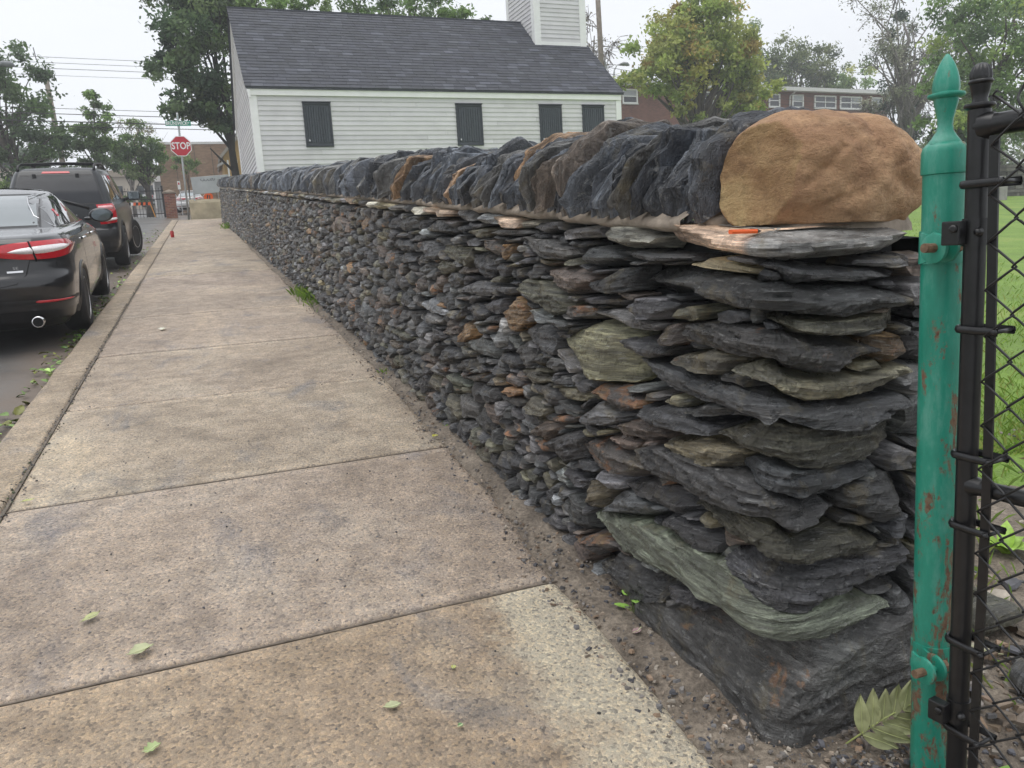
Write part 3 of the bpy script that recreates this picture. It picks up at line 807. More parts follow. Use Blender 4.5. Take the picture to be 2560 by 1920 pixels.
def stone_geo(poly, D, seed, cell=.008, back=-.09, lay=1.0, big=120, flat_top=False, zc=22):
    """height field over the outline -> s,z,d arrays (nu,nv) and sp"""
    P = np.asarray(poly, float)
    rg = np.random.default_rng(seed)
    s0, s1 = P[:, 0].min(), P[:, 0].max()
    ns = int(np.clip((s1 - s0) / cell, 6, big))
    u = np.sin(np.linspace(-1, 1, ns) * math.pi / 2 * .82) / math.sin(math.pi / 2 * .82)
    S = s0 + (u + 1) / 2 * (s1 - s0)
    e = 1e-5
    lo, hi = np.full(ns, 1e9), np.full(ns, -1e9)
    Sx = np.clip(S, s0 + e, s1 - e)
    n = len(P)
    for i in range(n):
        a, b = P[i], P[(i + 1) % n]
        if abs(a[0] - b[0]) < 1e-9: continue
        t = (Sx - a[0]) / (b[0] - a[0])
        ok = (t >= 0) & (t <= 1)
        z = a[1] + t * (b[1] - a[1])
        lo = np.where(ok, np.minimum(lo, z), lo)
        hi = np.where(ok, np.maximum(hi, z), hi)
    bad = lo > hi
    if bad.any():
        good = ~bad
        lo[bad] = np.interp(S[bad], S[good], lo[good])
        hi[bad] = np.interp(S[bad], S[good], hi[good])
    H = max(1e-3, float((hi - lo).max()))
    o = rg.uniform(0, 60, 3)
    lo = lo - .05 * H + .045 * H * fbm(S * 22, o[0], 0, seed)
    hi = hi + .05 * H + .045 * H * fbm(S * 22, o[1], 1, seed)
    nz = int(np.clip(H / cell, 5, zc))
    t = np.sin(np.linspace(-1, 1, nz) * math.pi / 2 * .93) / math.sin(math.pi / 2 * .93)
    T = np.concatenate([[-1.0], t, [1.0]])
    mid, hf = (lo + hi) / 2, np.maximum((hi - lo) / 2, .002)
    asp_ = (s1 - s0) / H
    hf = np.maximum(hf, (.32 if asp_ > 2.2 else .36) * H * np.clip(1 - np.abs(u) ** 10, 0, 1) ** .5)          # blunt ends
    U = np.concatenate([[-1], u, [1]])
    ii = np.concatenate([[0], np.arange(ns), [ns - 1]])
    SS = np.repeat(S[ii][:, None], len(T), 1)
    ZZ = mid[ii][:, None] + hf[ii][:, None] * T[None, :]
    # straight bedding: heights measured from the line joining the two ends
    k1 = np.polyfit(S, mid, 1)
    zz = ZZ - (k1[0] * SS + k1[1])
    uu, tt = U[:, None] + 0 * T[None, :], T[None, :] + 0 * U[:, None]
    asp = max(1.0, (s1 - s0) / H)
    # split face: a few planes cut the block
    d = D * (1 + rg.uniform(-.25, .25) * uu - rg.uniform(.05, .75) * tt)
    m_ = rg.integers(4, 8)
    for q in range(m_):
        an = rg.uniform(0, 2 * math.pi)
        ca, sa = math.cos(an), math.sin(an)
        r0 = rg.uniform(.35, .85)
        sl = rg.uniform(.4, 1.5) * (D + .02) / max(.25, 1 - r0)
        d = np.minimum(d, D - sl * np.maximum(0, uu * ca + tt * sa - r0) - sl * .15 * np.maximum(0, uu * ca + tt * sa))
    lf = rg.uniform(.02, .10)
    d = np.minimum(d, back + (D - back) * np.clip((1 - np.abs(tt)) / rg.uniform(.05, .11), 0, 1) ** .4)
    d = np.minimum(d, back + (D - back) * np.clip((1 - np.abs(uu)) / (rg.uniform(.06, .18) / asp ** .6), 0, 1) ** .4)
    pr = np.clip((d - back) / (D - back), 0, 1) ** .5
    w1 = fbm(SS * 9 + o[0], zz * 14, o[2], seed + 1)
    w2 = fbm(SS * 7 + o[1], zz * 60 + .6 * w1, o[0], seed + 2)
    stp = .011 + .007 * rg.random()
    lay_i = np.floor((zz + .005 * w1) / stp).astype(np.int64)
    ledge = _h(lay_i, np.floor(SS * 9 + .8 * w1 + _h(lay_i, lay_i * 0, np.int64(9), seed) * 7).astype(np.int64), np.int64(3), seed) - .5
    lay_j = np.floor((zz + .003 * w1) / (stp * .45)).astype(np.int64)
    ledge2 = _h(lay_j, np.floor(SS * 20 + 1.2 * w1 + _h(lay_j, lay_j * 0, np.int64(2), seed) * 7).astype(np.int64), np.int64(6), seed) - .5
    chip = _h(np.floor((zz + .02 * w2) / .030).astype(np.int64), np.floor(SS * 22 + 2 * w1).astype(np.int64), np.int64(5), seed) - .5
    amp = min(1.0, H / .06)
    d = d + (.010 * w1 + .007 * w2 * lay + (.013 * ledge + .007 * ledge2) * lay * amp + .009 * chip * amp) * pr
    edge = np.zeros_like(d, bool)
    edge[0], edge[-1], edge[:, 0], edge[:, -1] = True, True, True, True
    d[edge] = back
    SP = np.stack([SS + o[0], zz + o[1], d + o[2]], -1)
    return SS, ZZ, d, SP


def stone_col(cls, seed, shp):
    rg = np.random.default_rng(seed + 5)
    c = np.array(CLS[cls])
    k = rg.uniform(.72, 1.45)
    c = np.array([c[0] * k * rg.uniform(.95, 1.05), c[1] * k, c[2] * k * rg.uniform(.95, 1.06), c[3]])
    return np.tile(c, (shp, 1))


wall = empty('stone_wall', (1.2, 1.5, .14), 'long dry stone wall of dark slate with upright coping stones beside the sidewalk', 'stone wall', rot=None)


def stone_obj(name, poly, D, seed, cls, **kw):
    S_, Z_, d_, SP = stone_geo(poly, D, seed, **kw)
    P = surf(S_, Z_, d_)
    col = stone_col(cls, seed, d_.size)
    if cls == 'P':                # peach left end, grey right end of the long cover stone
        g = np.clip((S_.ravel() - .02 + .05 * vn(Z_.ravel() * 30, 2, 3, 4)) / .03, 0, 1)[:, None]
        col[:, :3] = col[:, :3] * (1 - g) + np.array([.15, .147, .142]) * g
    return P, col, SP


rng = np.random.default_rng(21)
n_named = 0
for i, tr in enumerate(TR):
    if tr[0] == 'B': continue
    if tr[0] == 'P':
        tr = ('P', tr[1], -.40, 1.196, -.41, 1.235, -.37, 1.250, .10, 1.252, .45, 1.250, .575, 1.246, .575, 1.200, .40, 1.188, .1, 1.186, -.12, 1.188)
    poly = np.array(tr[2:], float).reshape(-1, 2)
    L_ = np.ptp(poly[:, 0])
    D = (.020 + .018 * rng.random()) * (tr[1] if tr[0] != 'B' else 1.9)
    P, col, SP = stone_obj('s', poly, D, 100 + i, tr[0], cell=.0055 if L_ > .12 else .007, back=-.10 if tr[0] != 'P' else -.3,
                           lay=.4 if tr[0] in 'mleP' else 1.0)
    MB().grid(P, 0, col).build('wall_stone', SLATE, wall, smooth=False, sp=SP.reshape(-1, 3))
    n_named += 1

# --- the big foundation block at the corner
bm = bmesh.new()
for x, yy, z in ((1.150, 2.08, -.04), (1.168, 1.46, -.05), (1.235, 1.405, -.05), (1.88, 1.44, -.05), (1.88, 2.1, -.05), (1.160, 2.06, .085), (1.176, 1.475, .085), (1.215, 1.425, .10), (1.30, 1.412, .17),
                 (1.86, 1.452, .20), (1.235, 2.04, .145), (1.275, 2.0, .22), (1.285, 1.60, .170), (1.40, 1.62, .30), (1.375, 1.475, .225), (1.86, 1.50, .26), (1.86, 2.05, .26), (1.66, 1.43, .22)):
    bm.verts.new((x, yy, z))
hull = bmesh.ops.convex_hull(bm, input=bm.verts)
bmesh.ops.triangulate(bm, faces=bm.faces)
for _ in range(5):
    long_ = [e_ for e_ in bm.edges if e_.calc_length() > .028]
    if not long_: break
    bmesh.ops.subdivide_edges(bm, edges=long_, cuts=1, use_grid_fill=True)
    bmesh.ops.triangulate(bm, faces=bm.faces)
bmesh.ops.recalc_face_normals(bm, faces=bm.faces)
bm.normal_update()
bm.verts.ensure_lookup_table()
V0 = np.array([v_.co[:] for v_ in bm.verts])
N0 = np.array([v_.normal[:] for v_ in bm.verts])
fb = fbm(V0[:, 0] * 7, V0[:, 1] * 7, V0[:, 2] * 9, 91, 4)
li_ = np.floor((V0[:, 2] + .012 * fb) / .021).astype(np.int64)
lg = _h(li_, np.floor((V0[:, 0] - V0[:, 1]) * 8 + fb).astype(np.int64), np.int64(2), 92) - .5
V1 = V0 + N0 * (.016 * fb + .014 * lg * (np.abs(N0[:, 2]) < .7))[:, None]
V1[:, 2] += GR * np.maximum(V1[:, 1], YC)
ru = np.clip((N0[:, 2] - .25) * 2.2, 0, 1) * np.clip((1.48 - V0[:, 0]) * 6, 0, 1) * np.clip(.55 + 1.1 * fbm(V0[:, 0] * 12, V0[:, 1] * 12, 0, 93), 0, 1)
colb = np.tile(np.array([.056, .055, .053, .45]), (len(V1), 1))
colb[:, 3] += .30 * ru
grey = np.clip(1 - np.hypot(V0[:, 0] - 1.42, (V0[:, 2] - .15) * 1.6) / .13, 0, 1)[:, None]
colb[:, :3] += grey * np.array([.07, .075, .07])
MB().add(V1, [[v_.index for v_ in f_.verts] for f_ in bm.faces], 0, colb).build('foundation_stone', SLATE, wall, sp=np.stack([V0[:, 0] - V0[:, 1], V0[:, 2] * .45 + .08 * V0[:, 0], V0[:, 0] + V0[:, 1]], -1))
bm.free()

# --- the rest of the face: irregular cells between the measured stones
CS = .006
s_lo, s_hi = -(WALL_END - YC - RC), .62
occ_s0 = -5.0
occ = np.zeros((int((s_hi - occ_s0) / CS) + 2, int(1.30 / CS) + 2), bool)
gs, gz_ = np.meshgrid(occ_s0 + CS * np.arange(occ.shape[0]), CS * np.arange(occ.shape[1]), indexing='ij')
for tr in TR:
    P = np.array(tr[2:], float).reshape(-1, 2)
    i0, i1 = int((P[:, 0].min() - occ_s0) / CS) - 1, int((P[:, 0].max() - occ_s0) / CS) + 2
    i0, i1 = max(i0, 0), min(i1, occ.shape[0])
    x, y = gs[i0:i1], gz_[i0:i1]
    ins = np.zeros(x.shape, bool)
    for a in range(len(P)):
        p, q = P[a], P[(a + 1) % len(P)]
        cnd = (p[1] > y) != (q[1] > y)
        with np.errstate(divide='ignore', invalid='ignore'):
            xi = (q[0] - p[0]) * (y - p[1]) / (q[1] - p[1] + 1e-12) + p[0]
        ins ^= cnd & (x < xi)
    occ[i0:i1] |= ins
AN = 1.75                          # stones lie flat: heights count more than lengths


def inside(s, z):
    i, j = int((s - occ_s0) / CS), int(z / CS)
    return 0 <= i < occ.shape[0] and 0 <= j < occ.shape[1] and occ[i, j]


seeds, rad = [], []
cellsz = .16
buckets = {}
tries = 0
TOP = 1.165
while tries < 52000:
    tries += 1
    s = s_hi - (s_hi - s_lo) * rng.random()
    z = rng.uniform(-.03, TOP)
    if s > occ_s0 and inside(s, z): continue
    r = rng.choice([.042, .055, .070, .086, .112], p=[.2, .28, .26, .17, .09])
    if tries > 30000: r = .036
    if s < -1.6: r *= rng.choice([1.05, 1.3, 1.75], p=[.5, .35, .15])
    if s > -1.6:
        r *= .74
        if (z < .05 and s > -.8) or (-1.0 < s < .42 and rng.random() < .90): continue
    p = (s, z * AN)
    bi, bj = int(math.floor(p[0] / cellsz)), int(math.floor(p[1] / cellsz))
    ok = True
    for a in (-1, 0, 1):
        for b in (-1, 0, 1):
            for q in buckets.get((bi + a, bj + b), ()):
                if (seeds[q][0] - p[0]) ** 2 + (seeds[q][1] - p[1]) ** 2 < ((rad[q] + r)) ** 2 * .92:
                    ok = False
                    break
            if not ok: break
        if not ok: break
    if ok:
        buckets.setdefault((bi, bj), []).append(len(seeds))
        seeds.append(p)
        rad.append(r)
seeds, rad = np.array(seeds), np.array(rad)
ANG = np.linspace(0, 2 * math.pi, 18, endpoint=False)
DIR = np.stack([np.cos(ANG), np.sin(ANG)], -1)
order = np.argsort(-seeds[:, 0])
loose = MB()
loose_sp = []
cls_pool = ['d'] * 62 + ['g'] * 15 + ['o'] * 10 + ['b'] * 7 + ['r'] * 6 + ['l'] * 2 + ['y'] * 1 + ['n'] * 1
for rank, i in enumerate(order):
    p = seeds[i]
    dv = seeds - p
    d2 = (dv ** 2).sum(1)
    nb = np.where((d2 < .45 ** 2) & (d2 > 0))[0]
    tmax = np.full(len(ANG), rad[i] * 1.9)
    if len(nb):
        den = 2 * DIR @ dv[nb].T
        num = d2[nb] + rad[i] ** 2 - rad[nb] ** 2
        with np.errstate(divide='ignore', invalid='ignore'):
            t = np.where(den > 1e-6, num[None] / den, 9)
        tmax = np.minimum(tmax, np.clip(t.min(1), .004, 9))
    if p[0] > occ_s0 - .2:
        for a in range(len(ANG)):
            t = 0.0
            while t < tmax[a]:
                t += .005
                if inside(p[0] + DIR[a, 0] * t, (p[1] + DIR[a, 1] * t) / AN):
                    tmax[a] = t
                    break
    rg = np.random.default_rng(4000 + i)
    tm = np.clip(tmax * rg.uniform(.93, 1.0) - .003, .008, 9) * rg.uniform(.93, 1.03, len(ANG))
    poly = np.stack([p[0] + DIR[:, 0] * tm, (p[1] + DIR[:, 1] * tm) / AN], -1)
    poly[:, 1] = np.minimum(poly[:, 1], TOP + .01)
    if np.ptp(poly[:, 0]) < .018 or np.ptp(poly[:, 1]) < .012: continue
    dist = -p[0]
    cls = cls_pool[rg.integers(len(cls_pool))]
    cell = .010 if dist < 2.5 else .014 if dist < 5 else .022 if dist < 10 else .034
    P, col, SP = stone_obj('s', poly, rg.uniform(.012, .05) if dist > 1.6 else rg.uniform(0, .03), 4000 + i, cls, cell=cell, big=24, zc=9 if dist < 5 else 5)
    if n_named < 300:
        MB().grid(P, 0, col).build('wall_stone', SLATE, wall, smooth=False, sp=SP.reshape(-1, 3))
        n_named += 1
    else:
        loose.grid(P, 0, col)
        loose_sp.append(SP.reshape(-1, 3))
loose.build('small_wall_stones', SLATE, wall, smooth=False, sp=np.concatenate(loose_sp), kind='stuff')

# --- flat bed stones under the coping
s = -1.47
k = 0
while s > s_lo + .2:
    ln = rng.uniform(.12, .34)
    z0, z1 = 1.185 + rng.uniform(-.012, .008), 1.240 + rng.uniform(-.012, .004)
    e = .012
    poly = [(s - ln, z0 + .02), (s - ln + e, z1 - .004), (s - ln * .5, z1), (s - e, z1 - .004), (s - .004, (z0 + z1) / 2), (s - e, z0 + .006), (s - ln * .6, z0)]
    cls = rng.choice(list('ggwldoyPg'))
    S_, Z_, d_, SP = stone_geo(poly, rng.uniform(.045, .075), 9000 + k, cell=.012 if s > -5 else .03, back=-.2, lay=.8, zc=7)
    col = stone_col(cls if cls != 'P' else 'y', 9000 + k, d_.size)
    if cls == 'P': col[:, :3] = (.24, .18, .135)
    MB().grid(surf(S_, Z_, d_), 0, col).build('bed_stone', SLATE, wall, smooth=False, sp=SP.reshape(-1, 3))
    s -= ln + .004
    k += 1

# --- hearting behind the face, painted near-black for shade in the gaps, and the mortar under the coping
CORE = plain('wall_hearting', (.018, .018, .019), .9, var=.4, nscale=30, bump=.6, bscale=40)
MORTAR = plain('mortar', (.31, .26, .21), .9, var=.25, nscale=30, bump=.6, bscale=90)
ss = np.concatenate([np.linspace(s_lo, -2, 40), np.linspace(-1.9, .62, 60)])
P = np.stack([surf(ss, 0 * ss + z, 0 * ss - .115) for z in (-.1, .3, .7, 1.0, 1.21)], 1)
core = MB().grid(P)
top_in = surf(ss, 0 * ss + 1.21, 0 * ss - .115)
bk = top_in.copy()
bk[:, 0] = np.interp(bk[:, 1], XS, XV) + .62
bk[:, 1] = np.maximum(bk[:, 1], YC + .1)
bk[:, 2] = 1.21 + GR * bk[:, 1]
lowb = bk.copy()
lowb[:, 2] -= 1.3
core.grid(np.stack([top_in, bk, lowb], 1))
core.build('wall_hearting', CORE, wall, smooth=False)
mo = MB()
ss = np.concatenate([np.linspace(s_lo + .1, -6, 90), np.linspace(-5.9, -.33, 240)])
P = []
for z, dd in ((1.225, -.03), (1.240, .004), (1.262, -.006), (1.285, -.04)):
    P.append(surf(ss, z + .009 * fbm(ss * 13, z * 9, 0, 5, 4), dd + .022 * fbm(ss * 11, z * 30, 1, 6, 4)))
P = np.stack(P, 1)
b2 = P[:, -1].copy()
b2[:, 0] += .5
b2[:, 2] -= .02
mo.grid(np.concatenate([P, b2[:, None]], 1))
mo.build('mortar_bed', MORTAR, wall, smooth=True)


# --- coping: upright slates leaning like books
def coping(y, th, seed, lean, hgt, cls, front=0.0, near=True):
    rg = np.random.default_rng(seed)
    prof = np.array([(.0, 0), (-.015, .10), (.0, .20), (.045, .27), (.12, .325), (.24, .36), (.36, .345), (.47, .28), (.54, .16), (.56, 0)], float)
    prof[:, 1] *= hgt / .375
    prof[:, 0] += front
    prof[1:-1, 0] += rg.uniform(-.035, .035, len(prof) - 2)
    prof[1:-1, 1] += rg.uniform(-.024, .024, len(prof) - 2)
    if rg.random() < .6:                            # a straight broken corner at the street side
        prof[2] = prof[1] * .35 + prof[4] * .65 + np.array([-.01, -.01])
        prof[3] = prof[1] * .15 + prof[4] * .85
    n = 56 if near else 16
    t = np.linspace(0, len(prof) - 1, n)
    px, pz = np.interp(t, range(len(prof)), prof[:, 0]), np.interp(t, range(len(prof)), prof[:, 1])
    ny = 9 if near else 4
    v = np.linspace(-1, 1, ny)
    cx_, cz_ = .28, .12
    o = rg.uniform(0, 50, 3)
    yaw_ = rg.uniform(-.20, .26)
    fe_ = rg.uniform(.15, .8)
    kb = rg.uniform(-.5, .5)                        # plate splits: the near leaf and the far leaf differ in outline
    hx_ = px - cx_
    hz_ = pz - cz_
    ln = np.hypot(hx_, hz_) + 1e-6
    kn = np.linspace(0, len(prof) - 1, 12)
    cutk = [rg.uniform(-.024, .020, 12), rg.uniform(-.024, .020, 12)]
    kn2 = np.linspace(0, len(prof) - 1, 27)
    cutk2 = [rg.uniform(-.007, .007, 27) for _ in range(ny)]
    rows, loc = [], []
    for j, vv in enumerate(v):
        leafn = 0 if vv < kb else 1
        cut = np.interp(t, kn, cutk[leafn]) + np.interp(t, kn2, cutk2[j])
        ledge = _h(np.int64(j), np.floor(t / .9 + 1.7 * vn(t * .4, j * .3, 0, seed)).astype(np.int64), np.int64(1), seed) - .5
        rad_ = (cut + .012 * ledge - .010 * abs(vv) ** 4) * (1 if near else .8)
        live = pz > .03
        x = px + hx_ / ln * rad_ * live
        z = pz + hz_ / ln * rad_ * live
        tp = np.clip(fe_ + (1 - fe_) * (x - front) / .20, fe_, 1.0)
        yl = vv * th / 2 * tp
        yw = yl + lean * z + yaw_ * (x - .15)
        rows.append(np.stack([x, yw, z], -1))
        loc.append(np.stack([z + o[0], yl + o[1], x + o[2]], -1))

    def cap(j):
        out_, lo_ = [], []
        for q in (.86, .62, .34, .10):
            r = rows[j].copy()
            l_ = loc[j].copy()
            ctr = np.array([cx_ + .02, 0, .13])
            x, z = ctr[0] + (r[:, 0] - ctr[0]) * q, ctr[2] + (r[:, 2] - ctr[2]) * q
            tp = np.clip(fe_ + (1 - fe_) * (x - front) / .20, fe_, 1.0)
            step = .005 * (_h(np.floor(x * 9 + 2 * vn(x * 6, z * 6, 0, seed + 8)).astype(np.int64), np.floor(z * 7).astype(np.int64), np.int64(4), seed) - .5)
            yl = v[j] * (th / 2 * tp + step * (1 if near else 0))
            out_.append(np.stack([x, yl + lean * z + yaw_ * (x - .15), z], -1))
            lo_.append(np.stack([z + o[0], yl + o[1], x + o[2]], -1))
        return out_, lo_
    c0, l0 = cap(0)
    c1, l1 = cap(ny - 1)
    A_ = np.stack(c0[::-1] + rows + c1, 1)
    SPc = np.stack(l0[::-1] + loc + l1, 1)
    W = A_.copy()
    xb = np.interp(y, XS, XV) + .035
    W[..., 0] += xb
    W[..., 1] += y
    W[..., 2] += 1.258 + GR * y
    c = np.array(CLS[cls])
    kk = rg.uniform(.75, 1.35)
    col = np.tile(np.array([c[0] * kk, c[1] * kk, c[2] * kk, c[3] * .6]), (W.shape[0] * W.shape[1], 1))
    return MB().grid(W, 0, col), SPc


CLS.update({'c': (.070, .079, .094, .25), 'k': (.040, .045, .055, .25), 'q': (.088, .087, .084, .4), 'u': (.090, .074, .062, .5), 't': (.25, .16, .095, .3)})
y = 1.815
k = 0
th_plan = [(.06, 'k'), (.05, 'k'), (.07, 'k'), (.05, 'c'), (.08, 'k'), (.045, 'k'), (.06, 'q'), (.05, 'k'), (.07, 'c'), (.045, 'k'), (.05, 'c'), (.06, 'c'), (.055, 'u'), (.04, 'k'), (.07, 'q'), (.05, 'c'), (.06, 'k'), (.045, 'u'), (.06, 'c'), (.05, 'k'), (.04, 'q'), (.07, 'c'), (.05, 'k'), (.06, 'c'), (.055, 'k'), (.05, 'c'), (.07, 't'), (.06, 'k'), (.07, 'c'), (.05, 'q'), (.06, 'k'), (.075, 'q')]
while y < WALL_END - .1:
    if k < len(th_plan): th, cls = th_plan[k]
    else:
        th = rng.uniform(.045, .10) if y < 9 else rng.uniform(.08, .15)
        cls = rng.choice(list('cccckkkqqqut'), p=[.1, .1, .1, .1, .12, .12, .1, .08, .07, .06, .04, .01])
    near = y < 7
    lean = -.04 if y < 1.86 else rng.uniform(-.15, -.05) if y < 2.05 else rng.uniform(-.40, -.10) if y < 6 else rng.uniform(-.2, .12)
    mb, sp = coping(y + th / 2, th * .95, 700 + k, lean, (.312 if y < 2.0 else rng.uniform(.235, .315)) + (.03 if y > 5 else .0), cls, float(np.clip(rng.normal(0, .048), -.08, .09)) if y > 2.1 else .055, near)
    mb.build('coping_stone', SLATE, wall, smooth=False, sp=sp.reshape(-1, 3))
    y += th * .92
    k += 1
print('coping', k, 'cells', len(seeds))

# --- the end boulder and the pencil lying beside it
OUT = [(-.340, .03), (-.335, .09), (-.318, .16), (-.282, .215), (-.21, .248), (-.09, .266), (.06, .263), (.19, .242), (.285, .200), (.338, .135), (.345, .075), (.315, .02), (.26, -.022), (.15, -.045), (-.20, -.04), (-.30, -.018)]
oa = np.array(OUT)
ctr = np.array([0, .115])
av = np.unwrap(np.arctan2(oa[:, 1] - ctr[1], oa[:, 0] - ctr[0]))
rv = np.hypot(oa[:, 0] - ctr[0], oa[:, 1] - ctr[1])
o_ = np.argsort(av)
av, rv = av[o_], rv[o_]
na, nt_ = 190, 100
th_ = np.linspace(av[0], av[0] + 2 * math.pi, na, endpoint=False)
ro = np.interp(th_, np.append(av, av[0] + 2 * math.pi), np.append(rv, rv[0]))
for _ in range(3): ro = (np.roll(ro, 1) + ro * 2 + np.roll(ro, -1)) / 4
tt = np.sin(np.linspace(-1, 1, nt_) * math.pi / 2)
P = np.zeros((na, nt_, 3))
for j, q in enumerate(tt):
    k_ = (1 - abs(q) ** 2.15) ** (1 / 2.15) if abs(q) < 1 else 0
    P[:, j, 0] = np.cos(th_) * ro * k_ * .89
    P[:, j, 2] = ctr[1] + np.sin(th_) * ro * k_
    P[:, j, 1] = q * .165
Q = P.reshape(-1, 3)
nn = Q - np.array([0, 0, .11])
nn /= np.linalg.norm(nn, axis=1)[:, None] + 1e-9
Q += nn * (.022 * fbm(Q[:, 0] * 5, Q[:, 1] * 6, Q[:, 2] * 6, 77, 4) + .009 * fbm(Q[:, 0] * 20, Q[:, 1] * 20, Q[:, 2] * 26, 78, 4) - .012 * np.clip(vn(Q[:, 0] * 9, Q[:, 1] * 9, Q[:, 2] * 15, 81) - .45, 0, 1) * 2)[:, None]
for (ax_, az_), (bx_, bz_), wd_, dp_ in (((-.075, .165), (-.165, .075), .010, .012), ((.16, .21), (.27, .16), .006, .006), ((.10, .09), (.20, .06), .016, .010), ((-.02, .05), (-.10, .03), .012, .008)):
    ab_ = np.array([bx_ - ax_, bz_ - az_])
    tq_ = np.clip(((Q[:, 0] - ax_) * ab_[0] + (Q[:, 2] - az_) * ab_[1]) / (ab_ @ ab_), 0, 1)
    ds_ = np.hypot(Q[:, 0] - ax_ - tq_ * ab_[0], Q[:, 2] - az_ - tq_ * ab_[1] + .006 * vn(tq_ * 7, 0, 0, 5))
    Q += nn * (-dp_ * np.exp(-(ds_ / wd_) ** 2) * (Q[:, 1] < 0))[:, None]
# broken facet at its left end
pn = np.array([-.93, -.36, .10])
pn /= np.linalg.norm(pn)
ex = Q @ pn - .236 - .013 * fbm(Q[:, 0] * 14, Q[:, 1] * 14, Q[:, 2] * 14, 79)
hit = ex > 0
Q -= np.where(hit, ex, 0)[:, None] * pn
fac_col = np.tile(np.array([1, 1, 1, 0.0]), (len(Q), 1))
fac_col[hit, 3] = 1
Q[:, 2] = np.maximum(Q[:, 2], -.018)
mbb = MB().grid(P, 0, fac_col, closed_u=True)
k = NT('sandstone')
v = k.coord('Object')
a1 = k.noise(v, 3.6, 6, .65, .4)
st = k.noise(k.coord('Object', scale=(9, 9, 26), rot=(0, .5, 0)), 1, 7, .72, .5)
pit = k.noise(v, 38, 5, .75)
fi = k.noise(v, 130, 4, .7)
c = k.ramp(a1, (.28, (.19, .10, .055)), (.42, (.31, .18, .10)), (.52, (.39, .24, .135)), (.7, (.53, .36, .215)))
c = k.mix(c, k.ramp(pit, (.28, .45), (.42, 1), (.7, 1.12)), .8, 'MULTIPLY')
c = k.mix(c, k.ramp(st, (.3, .62), (.5, 1), (.7, 1.2)), .75, 'MULTIPLY')
at = k.n('Attribute', attribute_name='col')
c = k.mix(c, k.mix(c, (.85, .95, .80, 1), 1.0, 'MULTIPLY'), k.math('MULTIPLY', at.outputs['Alpha'], k.ramp(a1, (.35, .5), (.65, 1))))
c = k.mix(c, k.ramp(fi, (.3, .75), (.7, 1.2)), .7, 'MULTIPLY')
k.base(c)
k.set(Roughness=.72, Specular_IOR_Level=.3)
k.bump(k.math('ADD', k.math('MULTIPLY', fi, .3), k.math('ADD', st, k.math('MULTIPLY', pit, .8))), .8, .014)
BX, BY = 1.565, 1.70
for q in range(len(mbb.v)):
    mbb.v[q] = mbb.v[q] + np.array([0, 0, 0])
bo = mbb.build('boulder', k.mat, None, 'large rounded tan sandstone boulder capping the near end of the wall', 'boulder', smooth=True)
bo.location = (BX, BY, 1.268 + GR * BY)
bo.rotation_euler = (0, R(1.5), R(-4))
pad = MB()
pp = []
for j, (h, kx) in enumerate(((-.02, 1.02), (.0, 1.0), (.02, .95), (.045, .82))):
    a = np.linspace(0, 2 * math.pi, 60, endpoint=False)
    wob = 1 + .04 * vn(np.cos(a) * 4, np.sin(a) * 4, j, 5)
    pp.append(np.stack([1.60 + .235 * kx * wob * np.sign(np.cos(a)) * np.abs(np.cos(a)) ** .6, BY + .11 * kx * wob * np.sin(a), 1.24 + GR * BY + h + 0 * a], -1))
pad.grid(np.stack(pp, 1), closed_u=True)
for xc_, yc_, rx_, ry_, rz_ in ((1.53, 1.875, .24, .075, .07), (1.37, 1.86, .09, .05, .035)):
    a = np.linspace(0, 2 * math.pi, 40, endpoint=False)
    rr_ = []
    for j in range(9):
        ph_ = math.pi * j / 8 - math.pi / 2
        wob = 1 + .22 * fbm(np.cos(a) * 3, np.sin(a) * 3, j * .8, 6)
        rr_.append(np.stack([xc_ + rx_ * math.cos(ph_) * wob * np.cos(a), yc_ + ry_ * math.cos(ph_) * wob * np.sin(a), 1.255 + GR * yc_ + rz_ * math.sin(ph_) + 0 * a], -1))
    pad.grid(np.stack(rr_, 1), closed_u=True)
pad.build('mortar_pad', MORTAR, wall, smooth=True)

# ================================================================ green post and black chain-link gate
k = NT('green_paint')
v = k.coord('Object', scale=(1, 1, .35))
a = k.noise(v, 26, 6, .72, .3)
a2 = k.noise(k.coord(), 70, 5, .7)
c0 = k.ramp(k.noise(k.coord('Object', scale=(1, 1, .3)), 22, 6, .7), (.3, (.012, .20, .135)), (.52, (.022, .26, .18)), (.70, (.10, .33, .255)))
rs = k.ramp(k.noise(k.coord(), 90, 4), (.3, (.10, .05, .03)), (.5, (.18, .10, .06)), (.7, (.16, .15, .09)))
sx = k.n('SeparateXYZ'); k.l(k.coord(), sx.inputs[0])
low = k.math('MULTIPLY', k.math('SUBTRACT', .9, sx.outputs[2]), .07)          # more rust lower down the post
side = k.math('MULTIPLY', k.math('SUBTRACT', sx.outputs[0], 1.445), 1.3)        # and on its weather side
fac = k.math('ADD', k.math('ADD', a, k.math('MULTIPLY', k.math('SUBTRACT', a2, .5), .3)), k.math('ADD', low, side))
msk = k.math('MULTIPLY', k.math('SUBTRACT', fac, .515), 12, True)
k.base(k.mix(c0, rs, msk))
k.rough(k.ramp(msk, (0, .38), (1, .85)))
k.bump(k.math('ADD', k.math('MULTIPLY', msk, -1), a2), .4, .002)
GREEN = k.mat
BLACKP = plain('black_paint', (.010, .010, .011), .32, var=.3, nscale=40, bump=.25, bscale=120, bdist=.001)
WIRE = plain('black_wire', (.014, .014, .015), .4, var=.3, nscale=60)
RUSTY = plain('rusted_steel', (.16, .10, .06), .8, var=.4, nscale=60, bump=.4, bscale=200)

post = empty('gate_post', (1.46, 1.22, .1), 'green painted iron gate post with pointed finial and rust patches, at the wall end', 'gate post')


def pax(z): return 1.4365 + (1.5 - z) * .0195


